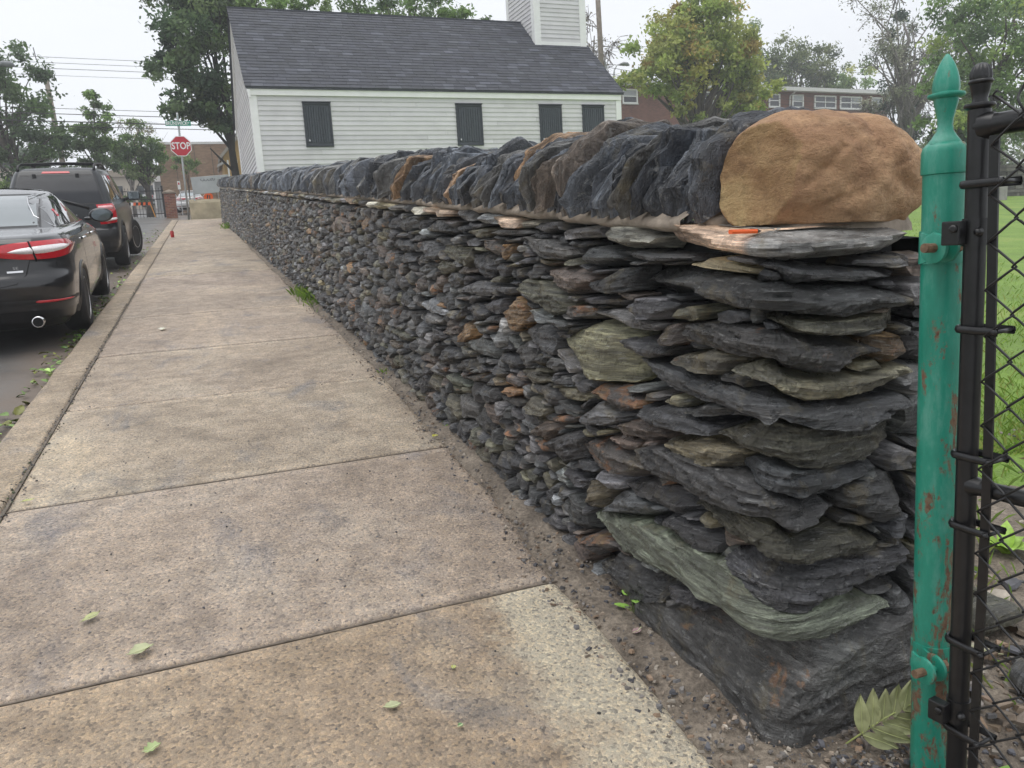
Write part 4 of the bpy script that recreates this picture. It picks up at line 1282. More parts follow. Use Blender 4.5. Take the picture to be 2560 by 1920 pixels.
mb = MB()
zs = np.linspace(.0, 1.50, 26)
mb.tube([(pax(z), 1.22, z) for z in zs], .0400, 40)
mb.build('shaft', GREEN, post, smooth=False)
smooth_by_angle(bpy.data.objects['shaft'], 40)
mb = MB()
mb.lathe([(0.0393, 1.490), (0.0429, 1.492), (0.0436, 1.497), (0.0436, 1.535), (0.0413, 1.545), (0.0341, 1.553), (0.0197, 1.556)], (pax(1.52), 1.22, 0), 48)
smooth_by_angle(mb.build('cap', GREEN, post), 40)


def flute(a, i): return 1 + .10 * abs(math.cos(2 * a)) ** 6 - .03


mb = MB()
fin = [(0.0328, 1.551), (0.0314, 1.556), (0.0249, 1.564), (0.0183, 1.575), (0.0147, 1.588), (0.0154, 1.600), (0.0190, 1.617), (0.0233, 1.632), (0.0242, 1.640)]
mb.lathe(fin, (pax(1.6), 1.22, 0), 64, flute=flute)
mb.lathe([(0.0262, 1.640), (0.0341, 1.644), (0.0350, 1.647), (0.0341, 1.650), (0.0262, 1.6525)], (pax(1.6), 1.22, 0), 48)
mb.lathe([(0.0249, 1.651), (0.0265, 1.660), (0.0252, 1.675), (0.0216, 1.690), (0.0160, 1.705), (0.0088, 1.718), (0.0033, 1.7255), (0.0007, 1.727)], (pax(1.68), 1.22, 0), 64, flute=flute)
smooth_by_angle(mb.build('finial', GREEN, post), 50)


def ringband(mb, c, r, z0, z1, th=.004, a0=0, a1=2 * math.pi, n=40):
    full = abs(a1 - a0 - 2 * math.pi) < 1e-6
    a = np.linspace(a0, a1, n, endpoint=not full)
    prof = [(r, z0), (r + th, z0), (r + th, z1), (r, z1), (r, z0)]
    P = np.stack([np.stack([c[0] + p * np.cos(a), c[1] + p * np.sin(a), 0 * a + z], -1) for p, z in prof], 1)
    mb.grid(P, closed_u=full)


for zc, low in ((1.343, False), (.408, True)):
    mb = MB()
    cx_ = pax(zc)
    ringband(mb, (cx_, 1.22), .0404, zc - .034, zc + .034, .0035)
    cl = mb.build('hinge_clamp', GREEN, post)
    smooth_by_angle(cl, 40)
    # ears in front and to the left, with a bolt through them
    for q, off in ((0, -.026), (1, .006)):
        mb = MB()
        ex = cx_ - .050 + off
        M = Matrix.Rotation(R(90), 4, 'Y')
        mb.lathe([(.024, -.005), (.030, -.003), (.031, .003), (.025, .005)], (ex, 1.22 - .046, zc), 24, M=M)
        mb.prism([(ex - .003, 1.22 - .050, zc - .020), (ex - .003, 1.22 - .015, zc - .032), (ex - .003, 1.22 - .015, zc + .032), (ex - .003, 1.22 - .050, zc + .022)], (.006, 0, 0))
        smooth_by_angle(mb.build('ear', GREEN, cl), 35)
    mb = MB()
    if not low:
        path = [(cx_ - .095, 1.170, zc + .002), (cx_ - .06, 1.170, zc), (cx_ - .02, 1.168, zc), (cx_ - .002, 1.160, zc + .001), (cx_ + .006, 1.152, zc + .008), (cx_ + .008, 1.148, zc + .026)]
    else:
        path = [(cx_ - .085, 1.170, zc), (cx_ - .04, 1.170, zc), (cx_ - .012, 1.165, zc - .006), (cx_ + .004, 1.157, zc - .022), (cx_ + .009, 1.152, zc - .045), (cx_ + .010, 1.150, zc - .075)]
    mb.tube(path, .0088, 14)
    mb.build('hinge_bolt', GREEN, post, smooth=True)
    mb = MB()
    mb.lathe([(.0135, -.006), (.0135, .006)], (cx_ - .022, 1.169, zc), 6, M=Matrix.Rotation(R(90), 4, 'Y'))
    mb.build('hex_nut', RUSTY, post)
    mb = MB()
    mb.tube([(cx_ - .108, 1.170, zc + .002), (cx_ - .078, 1.170, zc + .001)], .0095, 10)
    mb.build('bolt_end', RUSTY, post)

gate = empty('chain_link_gate', (1.40, 1.10, .1), 'black pipe gate filled with chain-link mesh, hung on the green post', 'gate')
GD = Vector((.098, -.9952, 0))
GN = Vector((-.9952, -.098, 0))            # towards the sidewalk


def gp(t, z, d=0.0):
    sx = 1.3815 + (1.5 - z) * .0165
    return Vector((sx, 1.10, z)) + GD * t + GN * d


mb = MB()
mb.tube([gp(0, z) for z in np.linspace(.05, 1.605, 20)], .0200, 28)
smooth_by_angle(mb.build('stile', BLACKP, gate), 40)
mb = MB()
fc = gp(0, 1.64)
mb.lathe([(0.0197, 1.598), (0.0262, 1.602), (0.0272, 1.605), (0.0255, 1.609), (0.0144, 1.611), (0.0128, 1.617), (0.0157, 1.630), (0.0183, 1.643)], (fc[0], fc[1], 0), 40)
mb.lathe([(0.0183, 1.643), (0.0213, 1.646), (0.0216, 1.649), (0.0190, 1.652)], (fc[0], fc[1], 0), 36)
mb.lathe([(0.0177, 1.651), (0.0187, 1.657), (0.0174, 1.667), (0.0131, 1.676), (0.0066, 1.681), (0.0013, 1.682)], (fc[0], fc[1], 0), 48, flute=lambda a, i: 1 + .07 * math.cos(10 * a))
smooth_by_angle(mb.build('finial', BLACKP, gate), 50)
GEND = 1.15
for nm, z, r in (('top_rail', 1.567, .0205), ('middle_rail', .863, .0165), ('bottom_rail', .12, .0165)):
    mb = MB()
    mb.tube([gp(t, z) for t in np.linspace(.0, GEND, 16)], [r * 1.0] * 16, 22)
    # welded flare
    mb.tube([gp(.008, z), gp(.022, z), gp(.034, z)], [r * 1.25, r * 1.2, r * 1.0], 22)
    smooth_by_angle(mb.build(nm, BLACKP, gate), 40)
mb = MB()
mb.tube([gp(GEND, z) for z in (.05, .8, 1.6)], .020, 24)
mb.build('far_stile', BLACKP, gate, smooth=True)
mb = MB()
tb0, tb1 = .040, .058
for a, b in ((1.545, .15),):
    P = []
    zz = np.linspace(b, a, 30)
    for (t, d) in ((tb0, .020), (tb1, .020), (tb1, .025), (tb0, .025), (tb0, .020)):
        P.append([gp(t + .006 * math.sin(z * 2.3), z, d + .003 * math.sin(z * 5))[:] for z in zz])
    mb.grid(np.array(P))
mb.build('tension_bar', BLACKP, gate)
for z in (1.462, 1.184, .927, .777, .518, .313):
    mb = MB()
    r = .0225
    tilt = -.012 if z > 1.3 else .004
    pth = [gp(.068, z, .0275)] + [gp(.028, z, .0275)]
    for q in np.linspace(.5, 1.5, 13):
        a = q * math.pi
        pth.append(gp(r * 1.02 * math.cos(a), z, r * 1.1 * math.sin(a)) if True else None)
    pth += [gp(.028, z, -.0245), gp(.068, z, -.023)]
    P = []
    for (dz, dr) in ((-.008, 0), (-.0065, .0035), (0, .005), (.0065, .0035), (.008, 0), (-.008, 0)):
        row = []
        for p in pth:
            c = gp(0, z)
            o = (p - c)
            t = o.dot(GD)
            d = o.dot(GN)
            d2 = d + (dr if d > 0.01 else -dr if d < -.01 else 0)
            t2 = t - (dr if t < -.01 else 0)
            row.append(gp(t2, z + dz, d2)[:])
        P.append(row)
    mb.grid(np.array(P))
    ban = mb.build('tension_band', BLACKP, gate, smooth=True)
    mb = MB()
    c = gp(.092, z, .046)
    mb.tube([gp(.063, z, -.032), gp(.063, z, .034)], .004, 8)
    mb.tube([gp(.063, z, .0325), gp(.063, z, .037)], [.0075, .005], 10)
    mb.build('carriage_bolt', BLACKP, ban, smooth=True)
for z, s in ((1.372, 1), (.352, -1)):
    mb = MB()
    c = gp(0, z)
    ringband(mb, (c[0], c[1]), .0203, z - .026, z + .026, .0035)
    hg = mb.build('hinge_collar', BLACKP, gate)
    smooth_by_angle(hg, 40)
    mb = MB()
    bx = gp(-.008, z, .033)
    mb.box((bx[0] - .006, bx[1] + .010, z), (.024, .036, .046), Matrix.Rotation(R(8), 4, 'Z'))
    mb.tube([bx + Vector((-.02, .0, .008)), bx + Vector((-.024, -.002, .008))], [.009, .006], 12)
    e = mb.build('hinge_socket', BLACKP, hg)
    bevel(e, .004, 2)
    mb = MB()
    for q in (.034,):
        p = gp(.020, z, .018)
        mb.tube([p, p + GN * .012], [.009, .005], 12)
    mb.build('bolt', BLACKP, hg, smooth=True)
# mesh: interlocked zig-zag wires
mb = MB()
PV, PH = .088, .0480
nw = int((GEND - .07) / PH)
for q in range(nw):
    t0 = .047 + PH * q
    pts = []
    off = 0 if q % 2 == 0 else .5
    z = 1.60 + off * PV * .0
    j = 0
    zt = 1.618 - (0 if q % 2 == 0 else PV / 2) * 0
    base = 1.615
    while True:
        z = base - PV * .5 * j - (PV * .5 if q % 2 else 0)
        if z < .10: break
        at_left = (j % 2 == 0)
        tt_ = t0 + (0 if at_left else PH)
        sg = 1 if at_left else -1
        wob = .002 * math.sin(q * 3 + j * 1.7)
        # rounded hook at each knuckle
        e = .0055
        pts.append(gp(tt_ + (e if at_left else -e), z + .007, .031 + .004 * sg + wob))
        pts.append(gp(tt_ - (e if at_left else -e) * .6, z, .031 + wob))
        pts.append(gp(tt_ + (e if at_left else -e), z - .007, .031 - .004 * sg + wob))
        j += 1
    mb.tube(pts, .0024, 6)
for q in range(0, nw, 2):                  # twisted ends above the top rail
    t0 = .047 + PH * (q + 1)
    hz = 1.615 - PV * .5
    pts = [gp(t0 + .006 * math.cos(a * 5), 1.576 + a * .05, .031 + .006 * math.sin(a * 5)) for a in np.linspace(0, 1.4, 12)]
    mb.tube(pts, .0024, 6)
mb.build('chain_link_mesh', WIRE, gate, smooth=True)

# ================================================================ the little shingle-roofed church
SIDING = plain('painted_siding', (.63, .62, .63), .6, var=.06, nscale=3, bump=.12, bscale=30, attr=True)
TRIM = plain('white_trim', (.84, .84, .83), .5, var=.04, nscale=4)
SHUT = plain('shutter_paint', (.050, .060, .072), .5, var=.12, nscale=12, attr=True)
SHUTF = plain('shutter_frame_paint', (.035, .042, .052), .5, var=.1, nscale=12)
ROOFM = plain('roof_shingles', (.058, .062, .074), .8, var=.16, nscale=5, bump=.3, bscale=70, attr=True)
STEEL = plain('padlock_steel', (.6, .6, .6), .35, metal=.8)

HZ = 1.78
house = empty('church', (1.62 * .9999 - .0142 * 20, 1.62 * .0142 + 20, HZ), 'small white clapboard church with dark shingle roof, closed shutters and square tower', 'church',
              rot=Matrix.Rotation(.0142, 3, 'Z'))
HW, HD, EV, RG = 9.92, 6.0, 5.36 - HZ, 7.98 - HZ
mb = MB()
mb.prism([(0, 0, 0), (0, HD, 0), (0, HD, EV), (0, HD / 2, RG - .08), (0, 0, EV)], (HW, 0, 0))
mb.build('wall', SIDING, house, local=True)
rng = np.random.default_rng(31)
EXP = .1135


def clapboard(parent, p0, p1, nrm, z, h=EXP, proud=.020):
    """one bevelled board from p0 to p1 (xy), bottom edge proud"""
    p0, p1, nrm = np.array(p0, float), np.array(p1, float), np.array(nrm, float)
    L_ = np.linalg.norm(p1[:2] - p0[:2])
    nseg = 1
    pts = []
    for q in (p0, p1):
        for d, zz in ((.001, 0), (proud, 0), (.004, h + .004), (.001, h + .004)):
            pts.append((q[0] + nrm[0] * d, q[1] + nrm[1] * d, z + zz))
    f = [(0, 1, 2, 3), (7, 6, 5, 4), (0, 4, 5, 1), (1, 5, 6, 2), (2, 6, 7, 3), (3, 7, 4, 0)]
    v = rng.uniform(.93, 1.05)
    mb = MB().add(pts, f, 0, (v, v, v * rng.uniform(.985, 1.01), 1))
    return mb.build('clapboard', SIDING, parent, local=True)


nrow = int((EV - .155) / EXP)
zb = EV - .155 - nrow * EXP
z = zb
while z < EV - .16:
    cuts = [.13] + sorted(rng.uniform(1.5, HW - 1.5, 2)) + [HW - .13]
    for a, b in zip(cuts[:-1], cuts[1:]):
        clapboard(house, (a + .002, 0), (b - .002, 0), (0, -1), z)
    z += EXP
z = zb
while z < RG - .35:
    if z + EXP < EV: y0, y1 = .13, HD - .13
    else:
        y0 = (z + EXP - EV) / (RG - EV) * HD / 2 + .14
        y1 = HD - y0
    if y1 > y0 + .05:
        clapboard(house, (0, y1), (0, y0), (-1, 0), z)
    z += EXP
# trim
mb = MB()
mb.bb((-.03, -.060, EV - .155), (HW + .03, .0, EV + .005))
mb.build('frieze_board', TRIM, house, local=True)
mb = MB()
mb.bb((-.05, -.075, EV - .03), (HW + .05, -.061, EV + .0))
mb.build('eave_moulding', TRIM, house, local=True)
for x0, x1, y0, y1 in ((-.036, .13, -.036, 0), (HW - .13, HW + .036, -.036, 0), (-.036, 0, .001, .13), (-.036, 0, HD - .13, HD), (HW, HW + .028, .001, .13)):
    mb = MB().bb((x0, y0, 0), (x1, y1, EV - .157))
    bevel(mb.build('corner_board', TRIM, house, local=True), .004, 1)
sl = math.atan2(RG - EV, HD / 2)
for sg in (0, 1):
    mb = MB()
    ya, yb = (-.10, HD / 2) if sg == 0 else (HD + .10, HD / 2)
    za, zb_ = EV - .09 * math.tan(sl), RG - .06
    mb.prism([(-.06, ya, za - .13), (-.06, ya, za + .02), (-.06, yb, zb_ + .02), (-.06, yb, zb_ - .15)], (.06, 0, 0))
    mb.build('rake_board', TRIM, house, local=True)
# roof
roof = MB()
for sg in (0, 1):
    ya = -.085 if sg == 0 else HD + .085
    za = EV + .03
    roof.prism([(-.10, ya, za), (-.10, HD / 2, RG - .04), (-.10, HD / 2, RG - .10), (-.10, ya, za - .05)], (HW + .20, 0, 0))
roof_o = roof.build('roof', ROOFM, house, local=True)
TX0, TX1, TD = 8.32, 9.94, 1.97         # tower plan
sh = MB()
rise = RG - (EV + .03)
run = HD / 2 + .085
SL = math.hypot(rise, run)
nr = 27
e = SL / nr
for sg in (0, 1):
    for i in range(nr):
        x = -.115 - rng.uniform(0, .25)
        while x < HW + .115:
            wd = rng.uniform(.26, .36)
            x0, x1 = max(x, -.115), min(x + wd - .006, HW + .115)
            x += wd
            if x1 - x0 < .02: continue
            u0, u1 = i * e - .004, min((i + 1) * e + .02, SL + .02)
            dy, dz = run / SL, rise / SL
            nx_, nz_ = -dz, dy
            th = .016 + rng.uniform(0, .004)
            pts = []
            for xx in (x0, x1):
                for u, t in ((u0, .004), (u0, th), (u1, .007), (u1, .003)):
                    yy, zz = -.085 + dy * u + nx_ * t, EV + .03 + dz * u + nz_ * t
                    if sg: yy = HD - yy
                    pts.append((xx, yy, zz))
            g = rng.choice([.85, .93, 1, 1.08, 1.35, 1.6], p=[.2, .25, .25, .17, .09, .04])
            g2 = g * rng.uniform(.94, 1.06)
            f = [(0, 1, 2, 3), (7, 6, 5, 4), (0, 4, 5, 1), (1, 5, 6, 2), (2, 6, 7, 3), (3, 7, 4, 0)]
            if sg: f = [q[::-1] for q in f]
            sh.add(pts, f, 0, (g2, g2, g2 * rng.uniform(.98, 1.05), 1))
sh.build('shingles', ROOFM, roof_o, local=True, kind='stuff')
MB().bb((-.115, HD / 2 - .05, RG - .02), (HW + .115, HD / 2 + .05, RG + .025)).build('ridge_cap', ROOFM, roof_o, local=True)
# tower
TB, TT = HD - 2 * TD, 11.6 - HZ
tw = MB().bb((TX0, TD, EV), (TX1, HD - TD, TT)).build('tower', SIDING, house, local=True)
zf = 7.13 - HZ
z = zf + .07
while z < TT - .1:
    clapboard(tw, (TX0 + .17, TD), (TX1 - .17, TD), (0, -1), z, .118)
    clapboard(tw, (TX0, HD - TD - .17), (TX0, TD + .17), (-1, 0), z, .118)
    clapboard(tw, (TX1, TD + .17), (TX1, HD - TD - .17), (1, 0), z, .118)
    z += .118
z = zf + .07
while z > EV:
    z -= .118
for x0, x1, y0, y1 in ((TX0 - .036, TX0 + .17, TD - .036, TD), (TX1 - .17, TX1 + .036, TD - .036, TD), (TX0 - .036, TX0, TD + .001, TD + .17), (TX0 - .036, TX0, HD - TD - .17, HD - TD), (TX1, TX1 + .028, TD + .001, TD + .17)):
    mb = MB().bb((x0, y0, EV + .9), (x1, y1, TT))
    mb.build('tower_corner_board', TRIM, tw, local=True)
MB().bb((TX0 + .171, TD - .022, zf - .03), (TX1 - .171, TD - .001, zf + .075)).build('tower_base_board', TRIM, tw, local=True)
mb = MB()
mb.bb((TX0 - .034, TD + .55, 9.15 - HZ), (TX0 - .002, TD + 1.5, 10.3 - HZ))
lv = mb.build('tower_window', SHUT, tw, local=True)
for a, b in (((TX0 - .045, TD + .47, 9.05 - HZ), (TX0 - .003, TD + 1.58, 9.149 - HZ)), ((TX0 - .045, TD + .47, 9.15 - HZ), (TX0 - .003, TD + .549, 10.3 - HZ)), ((TX0 - .045, TD + 1.501, 9.15 - HZ), (TX0 - .003, TD + 1.58, 10.3 - HZ))):
    MB().bb(a, b).build('window_trim', TRIM, lv, local=True)
MB().bb((TX0 - .15, TD - .15, TT), (TX1 + .15, HD - TD + .15, TT + .18)).build('tower_cornice', TRIM, tw, local=True)
mb = MB()
cxm, cym = (TX0 + TX1) / 2, HD / 2
mb.add([(TX0 - .12, TD - .12, TT + .18), (TX1 + .12, TD - .12, TT + .18), (TX1 + .12, HD - TD + .12, TT + .18), (TX0 - .12, HD - TD + .12, TT + .18), (cxm, cym, TT + 2.6)],
       [(0, 1, 4), (1, 2, 4), (2, 3, 4), (3, 0, 4), (3, 2, 1, 0)])
mb.build('spire', ROOFM, tw, local=True)
# shutters
for xa, xb in ((1.17, 1.84), (5.05, 5.77), (7.42, 8.09), (8.72, 9.40)):
    za, zz = 4.015 - HZ, 5.05 - HZ
    mb = MB().bb((xa + .04, -.03, za + .04), (xb - .04, -.005, zz - .04))
    st = mb.build('shutter', SHUT, house, local=True)
    n = 9
    wd = (xb - xa - .13) / n
    for i in range(n):
        v = rng.uniform(.9, 1.12)
        x0 = xa + .065 + wd * i
        MB().prism([(x0 + .004, -.03, za + .10), (x0 + .012, -.045, za + .10), (x0 + wd - .012, -.045, za + .10), (x0 + wd - .004, -.03, za + .10)], (0, 0, zz - za - .19), 0, (v, v, v, 1)).build('plank', SHUT, st, local=True)
    mb = MB()
    mb.bb((xa, -.05, za), (xa + .045, -.003, zz))
    mb.bb((xb - .045, -.05, za), (xb, -.003, zz))
    mb.bb((xa + .0452, -.05, zz - .05), (xb - .0452, -.003, zz))
    mb.bb((xa + .0452, -.05, za), (xb - .0452, -.003, za + .05))
    bevel(mb.build('shutter_frame', SHUTF, st, local=True), .006, 1)
    mb = MB()
    mb.bb((xa - .01, -.075, zz + .001), (xb + .01, -.003, zz + .02))
    mb.build('drip_cap', SHUTF, st, local=True)
    mb = MB()
    mb.bb((xa + .075, -.068, za + .13), (xa + .105, -.048, za + .165))
    mb.tube([(xa + .08 + .01 * (1 - math.cos(a)), -.058, za + .165 + .018 * math.sin(a)) for a in np.linspace(0, math.pi, 8)], .003, 6)
    mb.build('padlock', STEEL, st, local=True)

# ================================================================ buildings behind
def brick_mat(name, c, mortar, sx=4.6, lite=.1):
    k = NT(name)
    v = k.coord()
    br = k.n('TexBrick', offset=.5)
    br.inputs['Scale'].default_value = sx
    br.inputs['Color1'].default_value = (*[x * .8 for x in c], 1)
    br.inputs['Color2'].default_value = (*[x * 1.2 for x in c], 1)
    br.inputs['Mortar'].default_value = (*mortar, 1)
    br.inputs['Mortar Size'].default_value = .012
    br.inputs['Brick Width'].default_value = 1.0
    br.inputs['Row Height'].default_value = .34
    mp = k.n('Mapping')
    mp.inputs['Rotation'].default_value = (R(90), 0, 0)
    k.l(v, mp.inputs[0])
    k.l(mp.outputs[0], br.inputs['Vector'])
    b = k.noise(v, .6, 4)
    c_ = k.mix(br.outputs['Color'], k.ramp(b, (.3, .8), (.7, 1.15)), 1.0, 'MULTIPLY')
    k.base(c_)
    k.set(Roughness=.85)
    return k.mat


BRICK = brick_mat('red_brick', (.175, .082, .058), (.19, .13, .10))
TANB = brick_mat('tan_brick', (.24, .155, .095), (.25, .19, .14))
GLASS = plain('window_glass', (.030, .036, .042), .08, spec=.9, var=.3, nscale=1.2)
BLIND = plain('window_blind', (.42, .44, .47), .6, var=.1)
SOFFIT = plain('pale_eave', (.62, .62, .60), .6, var=.08)
DARKROOF = plain('dark_roof', (.055, .056, .06), .85, var=.25, nscale=1.5)

bd = Vector((.9976, .0698, 0)).normalized()
apt = empty('apartment_building', (30.82, 55.0, 4.2), 'long low brown brick apartment block with white framed windows behind the maple', 'apartment building',
            rot=Matrix(((bd.x, -bd.y, 0), (bd.y, bd.x, 0), (0, 0, 1))))
AZ = 4.2
MB().bb((-6, 0, 0), (29.0, 11, 12.92 - AZ)).build('wall', BRICK, apt, local=True)
mb = MB()
mb.prism([(-6.6, -.7, 12.95 - AZ), (-6.6, 12, 12.95 - AZ), (-6.6, 12, 13.2 - AZ), (-6.6, 5.6, 14.05 - AZ), (-6.6, -.7, 13.15 - AZ)], (36.3, 0, 0))
mb.build('roof', DARKROOF, apt, local=True)
MB().bb((-6.62, -.74, 12.82 - AZ), (29.72, -.60, 13.12 - AZ)).build('fascia', SOFFIT, apt, local=True)
MB().bb((-6.6, -.60, 12.86 - AZ), (29.7, -.002, 12.93 - AZ)).build('soffit', SOFFIT, apt, local=True)
mb = MB()
mb.tube([(17.15, -.66, 12.85 - AZ), (17.15, -.5, 12.70 - AZ), (17.08, -.12, 12.5 - AZ), (17.08, -.08, 12.3 - AZ), (17.08, -.08, .2)], .07, 8)
mb.build('downspout', SOFFIT, apt, local=True)


def apt_window(x0, x1, z0, z1, n, parent=apt, y=0.0, blind=0):
    z0, z1 = z0 - AZ, z1 - AZ
    mb = MB()
    f = .10
    mb.bb((x0 - .02, y - .09, z0), (x0 + f, y - .002, z1))
    mb.bb((x1 - f, y - .09, z0), (x1 + .02, y - .002, z1))
    mb.bb((x0 + f + .001, y - .09, z1 - f), (x1 - f - .001, y - .002, z1))
    mb.bb((x0 + f + .001, y - .09, z0), (x1 - f - .001, y - .002, z0 + f))
    w_ = mb.build('window', TRIM, parent, local=True)
    zm = (z0 + z1) / 2
    for i in range(n):
        a, b = x0 + f + (x1 - x0 - 2 * f) * i / n, x0 + f + (x1 - x0 - 2 * f) * (i + 1) / n
        MB().bb((a + .03, y - .04, zm + .03), (b - .03, y - .012, z1 - f)).build('pane', BLIND if (i + blind) % 3 == 1 else GLASS, w_, local=True)
        MB().bb((a + .03, y - .04, z0 + f), (b - .03, y - .012, zm - .03)).build('pane', GLASS, w_, local=True)
        if i < n - 1: MB().bb((b - .04, y - .08, z0 + f), (b + .04, y - .011, z1 - f)).build('mullion', TRIM, w_, local=True)
    MB().bb((x0 + f, y - .07, zm - .035), (x1 - f, y - .041, zm + .035)).build('meeting_rail', TRIM, w_, local=True)
    MB().bb((x0 - .05, y - .14, z0 - .07), (x1 + .05, y - .002, z0 - .001)).build('sill', SOFFIT, w_, local=True)


WX = [(-3.6, -2.3, 1), (.14, 1.5, 1), (5.65, 6.95, 1), (7.6, 8.9, 1), (9.1, 10.5, 1), (12.3, 13.6, 1), (14.77, 15.98, 1), (17.38, 18.63, 1), (19.93, 22.48, 2), (23.0, 25.66, 2), (26.94, 28.22, 1)]
for i, (a, b, n) in enumerate(WX):
    apt_window(a, b, 11.56, 12.64, n, blind=i)
    apt_window(a, b, 8.3, 9.5, n, blind=i + 1)
    apt_window(a, b, 5.2, 6.4, n, blind=i)
apt_window(1.7, 3.6, 9.2, 10.06, 2)

# tan flat-roofed building beyond the crossing
tb = empty('flat_roofed_building', (-2.9, 64, 5.2), 'tan brick flat roofed building with blank side wall behind the stop sign', 'building')
MB().bb((-2.72, 64, 5.0), (6.0, 76, 10.05)).build('wall', TANB, tb)
MB().bb((-2.78, 63.94, 10.052), (6.06, 76.1, 10.22)).build('parapet', SOFFIT, tb)
mb = MB()
for x in (-1.55, -.2, 1.0): mb.bb((x, 63.97, 5.2), (x + .05, 63.995, 9.9))
mb.build('wall_joints', plain('stained_brick', (.12, .09, .065), .9), tb)
yb_ = empty('yellow_house', (1.4, 50.5, 4.3), 'ochre clad house with gabled porch roof partly hidden behind the church corner', 'house')
OCH = plain('ochre_cladding', (.42, .27, .10), .7, var=.15, nscale=2)
mb = MB()
mb.prism([(1.42, 50.5, 4.0), (1.42, 50.5, 7.55), (2.45, 50.5, 8.6), (6.2, 50.5, 8.6), (6.2, 50.5, 4.0)], (0, 7, 0))
mb.build('wall', OCH, yb_)
mb = MB()
mb.prism([(1.22, 50.2, 7.30), (1.16, 50.2, 7.45), (2.42, 50.2, 8.82), (6.4, 50.2, 8.82), (6.4, 50.2, 8.65), (2.5, 50.2, 8.65)], (0, 7.6, 0))
mb.build('roof', plain('weathered_roof', (.30, .28, .25), .8), yb_)
for x in (1.6, 1.85, 2.1):
    MB().bb((x, 50.44, 5.2), (x + .10, 50.498, 7.3)).build('window', TRIM, yb_)
mb = MB().prism([(1.0, 50.0, 6.85), (1.05, 50.0, 6.98), (1.45, 50.0, 7.25), (1.45, 50.0, 7.08)], (0, .6, 0))
mb.build('canopy', plain('canopy_grey', (.4, .4, .4), .6), yb_)

bh = empty('beige_house', (-7, 82, 6.9), 'low beige house far behind the iron fence on the left', 'house')
BEI = plain('beige_siding', (.50, .44, .36), .7, var=.08, nscale=1)
MB().bb((-8.6, 82, 6.5), (-3.95, 90, 9.6)).build('wall', BEI, bh)
mb = MB()
mb.prism([(-8.9, 81.6, 9.6), (-3.7, 81.6, 9.6), (-3.7, 81.6, 9.68), (-6.2, 81.6, 10.5), (-8.9, 81.6, 9.9)], (0, 9, 0))
mb.build('roof', plain('tan_roof', (.33, .28, .22), .9), bh)
for x in (-7.4, -5.6, -4.6):
    MB().bb((x, 81.93, 7.8), (x + .6, 81.998, 8.8)).build('window', GLASS, bh)
ph = empty('porch_house', (-3.3, 72, 6), 'white trimmed grey house with a gabled porch left of the tan building', 'house')
GREYS = plain('grey_siding', (.42, .45, .47), .6)
MB().bb((-3.56, 72, 5.8), (-2.82, 80, 8.2)).build('wall', GREYS, ph)
mb = MB().prism([(-3.75, 71.6, 8.15), (-2.75, 71.6, 8.15), (-2.75, 71.6, 8.75), (-3.0, 71.6, 8.75)], (0, 8.5, 0))
mb.build('roof', TRIM, ph)
MB().bb((-3.68, 71.7, 6.0), (-3.56, 71.9, 8.149)).build('porch_post', TRIM, ph)
lh = empty('pale_house', (-15.5, 82, 6.9), 'pale house seen between tree branches at the far left edge', 'house')
MB().bb((-19, 82, 6.5), (-14.7, 90, 10.6)).build('wall', BEI, lh)
mb = MB().prism([(-19.3, 81.6, 10.6), (-14.4, 81.6, 10.6), (-16.8, 81.6, 12.2)], (0, 9, 0))
mb.build('roof', DARKROOF, lh)
for x in (-18, -16.2):
    MB().bb((x, 81.93, 8.6), (x + .8, 81.998, 9.9)).build('window', GLASS, lh)

# ================================================================ the street corner
CONC = plain('stained_concrete', (.40, .34, .235), .85, var=.3, nscale=2.2, bump=.3, bscale=60)
GALV = plain('galvanised_steel', (.42, .43, .44), .45, metal=.5, var=.12, nscale=6)
SHEET = plain('grey_sheet', (.40, .42, .43), .5, metal=.2, var=.12, nscale=2.5)
REDP = plain('sign_red', (.50, .012, .03), .4, var=.06)
WHITEP = plain('sign_white', (.82, .82, .82), .45, var=.03)
GREENS = plain('sign_green', (.010, .26, .17), .4, var=.06)
INK = plain('black_ink', (.015, .015, .018), .6)


def text_mesh(name, txt, size, mat_, parent, M, sx=1.0, ext=.002, bold=0.0, local=True):
    cu = bpy.data.curves.new(name, 'FONT')
    cu.body = txt
    cu.size = size
    cu.align_x = 'CENTER'
    cu.align_y = 'CENTER'
    cu.extrude = ext
    cu.offset = bold
    cu.resolution_u = 3
    tmp = bpy.data.objects.new('tmp', cu)
    me = bpy.data.meshes.new_from_object(tmp)
    bpy.data.objects.remove(tmp)
    bpy.data.curves.remove(cu)
    me.transform(M @ Matrix.Scale(sx, 4, (1, 0, 0)))
    me.materials.clear()
    me.materials.append(mat_)
    me.name = name
    o = bpy.data.objects.new(name, me)
    return link(o, parent, local)


FACE = Matrix(((1, 0, 0, 0), (0, 0, -1, 0), (0, 1, 0, 0), (0, 0, 0, 1)))       # text plane -> facing -Y
ss_ = empty('stop_sign', (-.61, 34.35, 3.15), 'red octagonal STOP sign on a steel pole with green BRUNSWICK street name plate on top', 'stop sign')
mb = MB()
mb.tube([(-.61, 34.4, 3.05), (-.58, 34.4, 5.0), (-.545, 34.4, 6.75), (-.54, 34.4, 7.25)], .038, 10)
mb.build('pole', GALV, ss_, smooth=True)


def octo(r, y, cx_, cz_, th):
    a = [R(22.5 + 45 * i) for i in range(8)]
    return [(cx_ + r * math.cos(q), y, cz_ + r * math.sin(q)) for q in a], (0, th, 0)


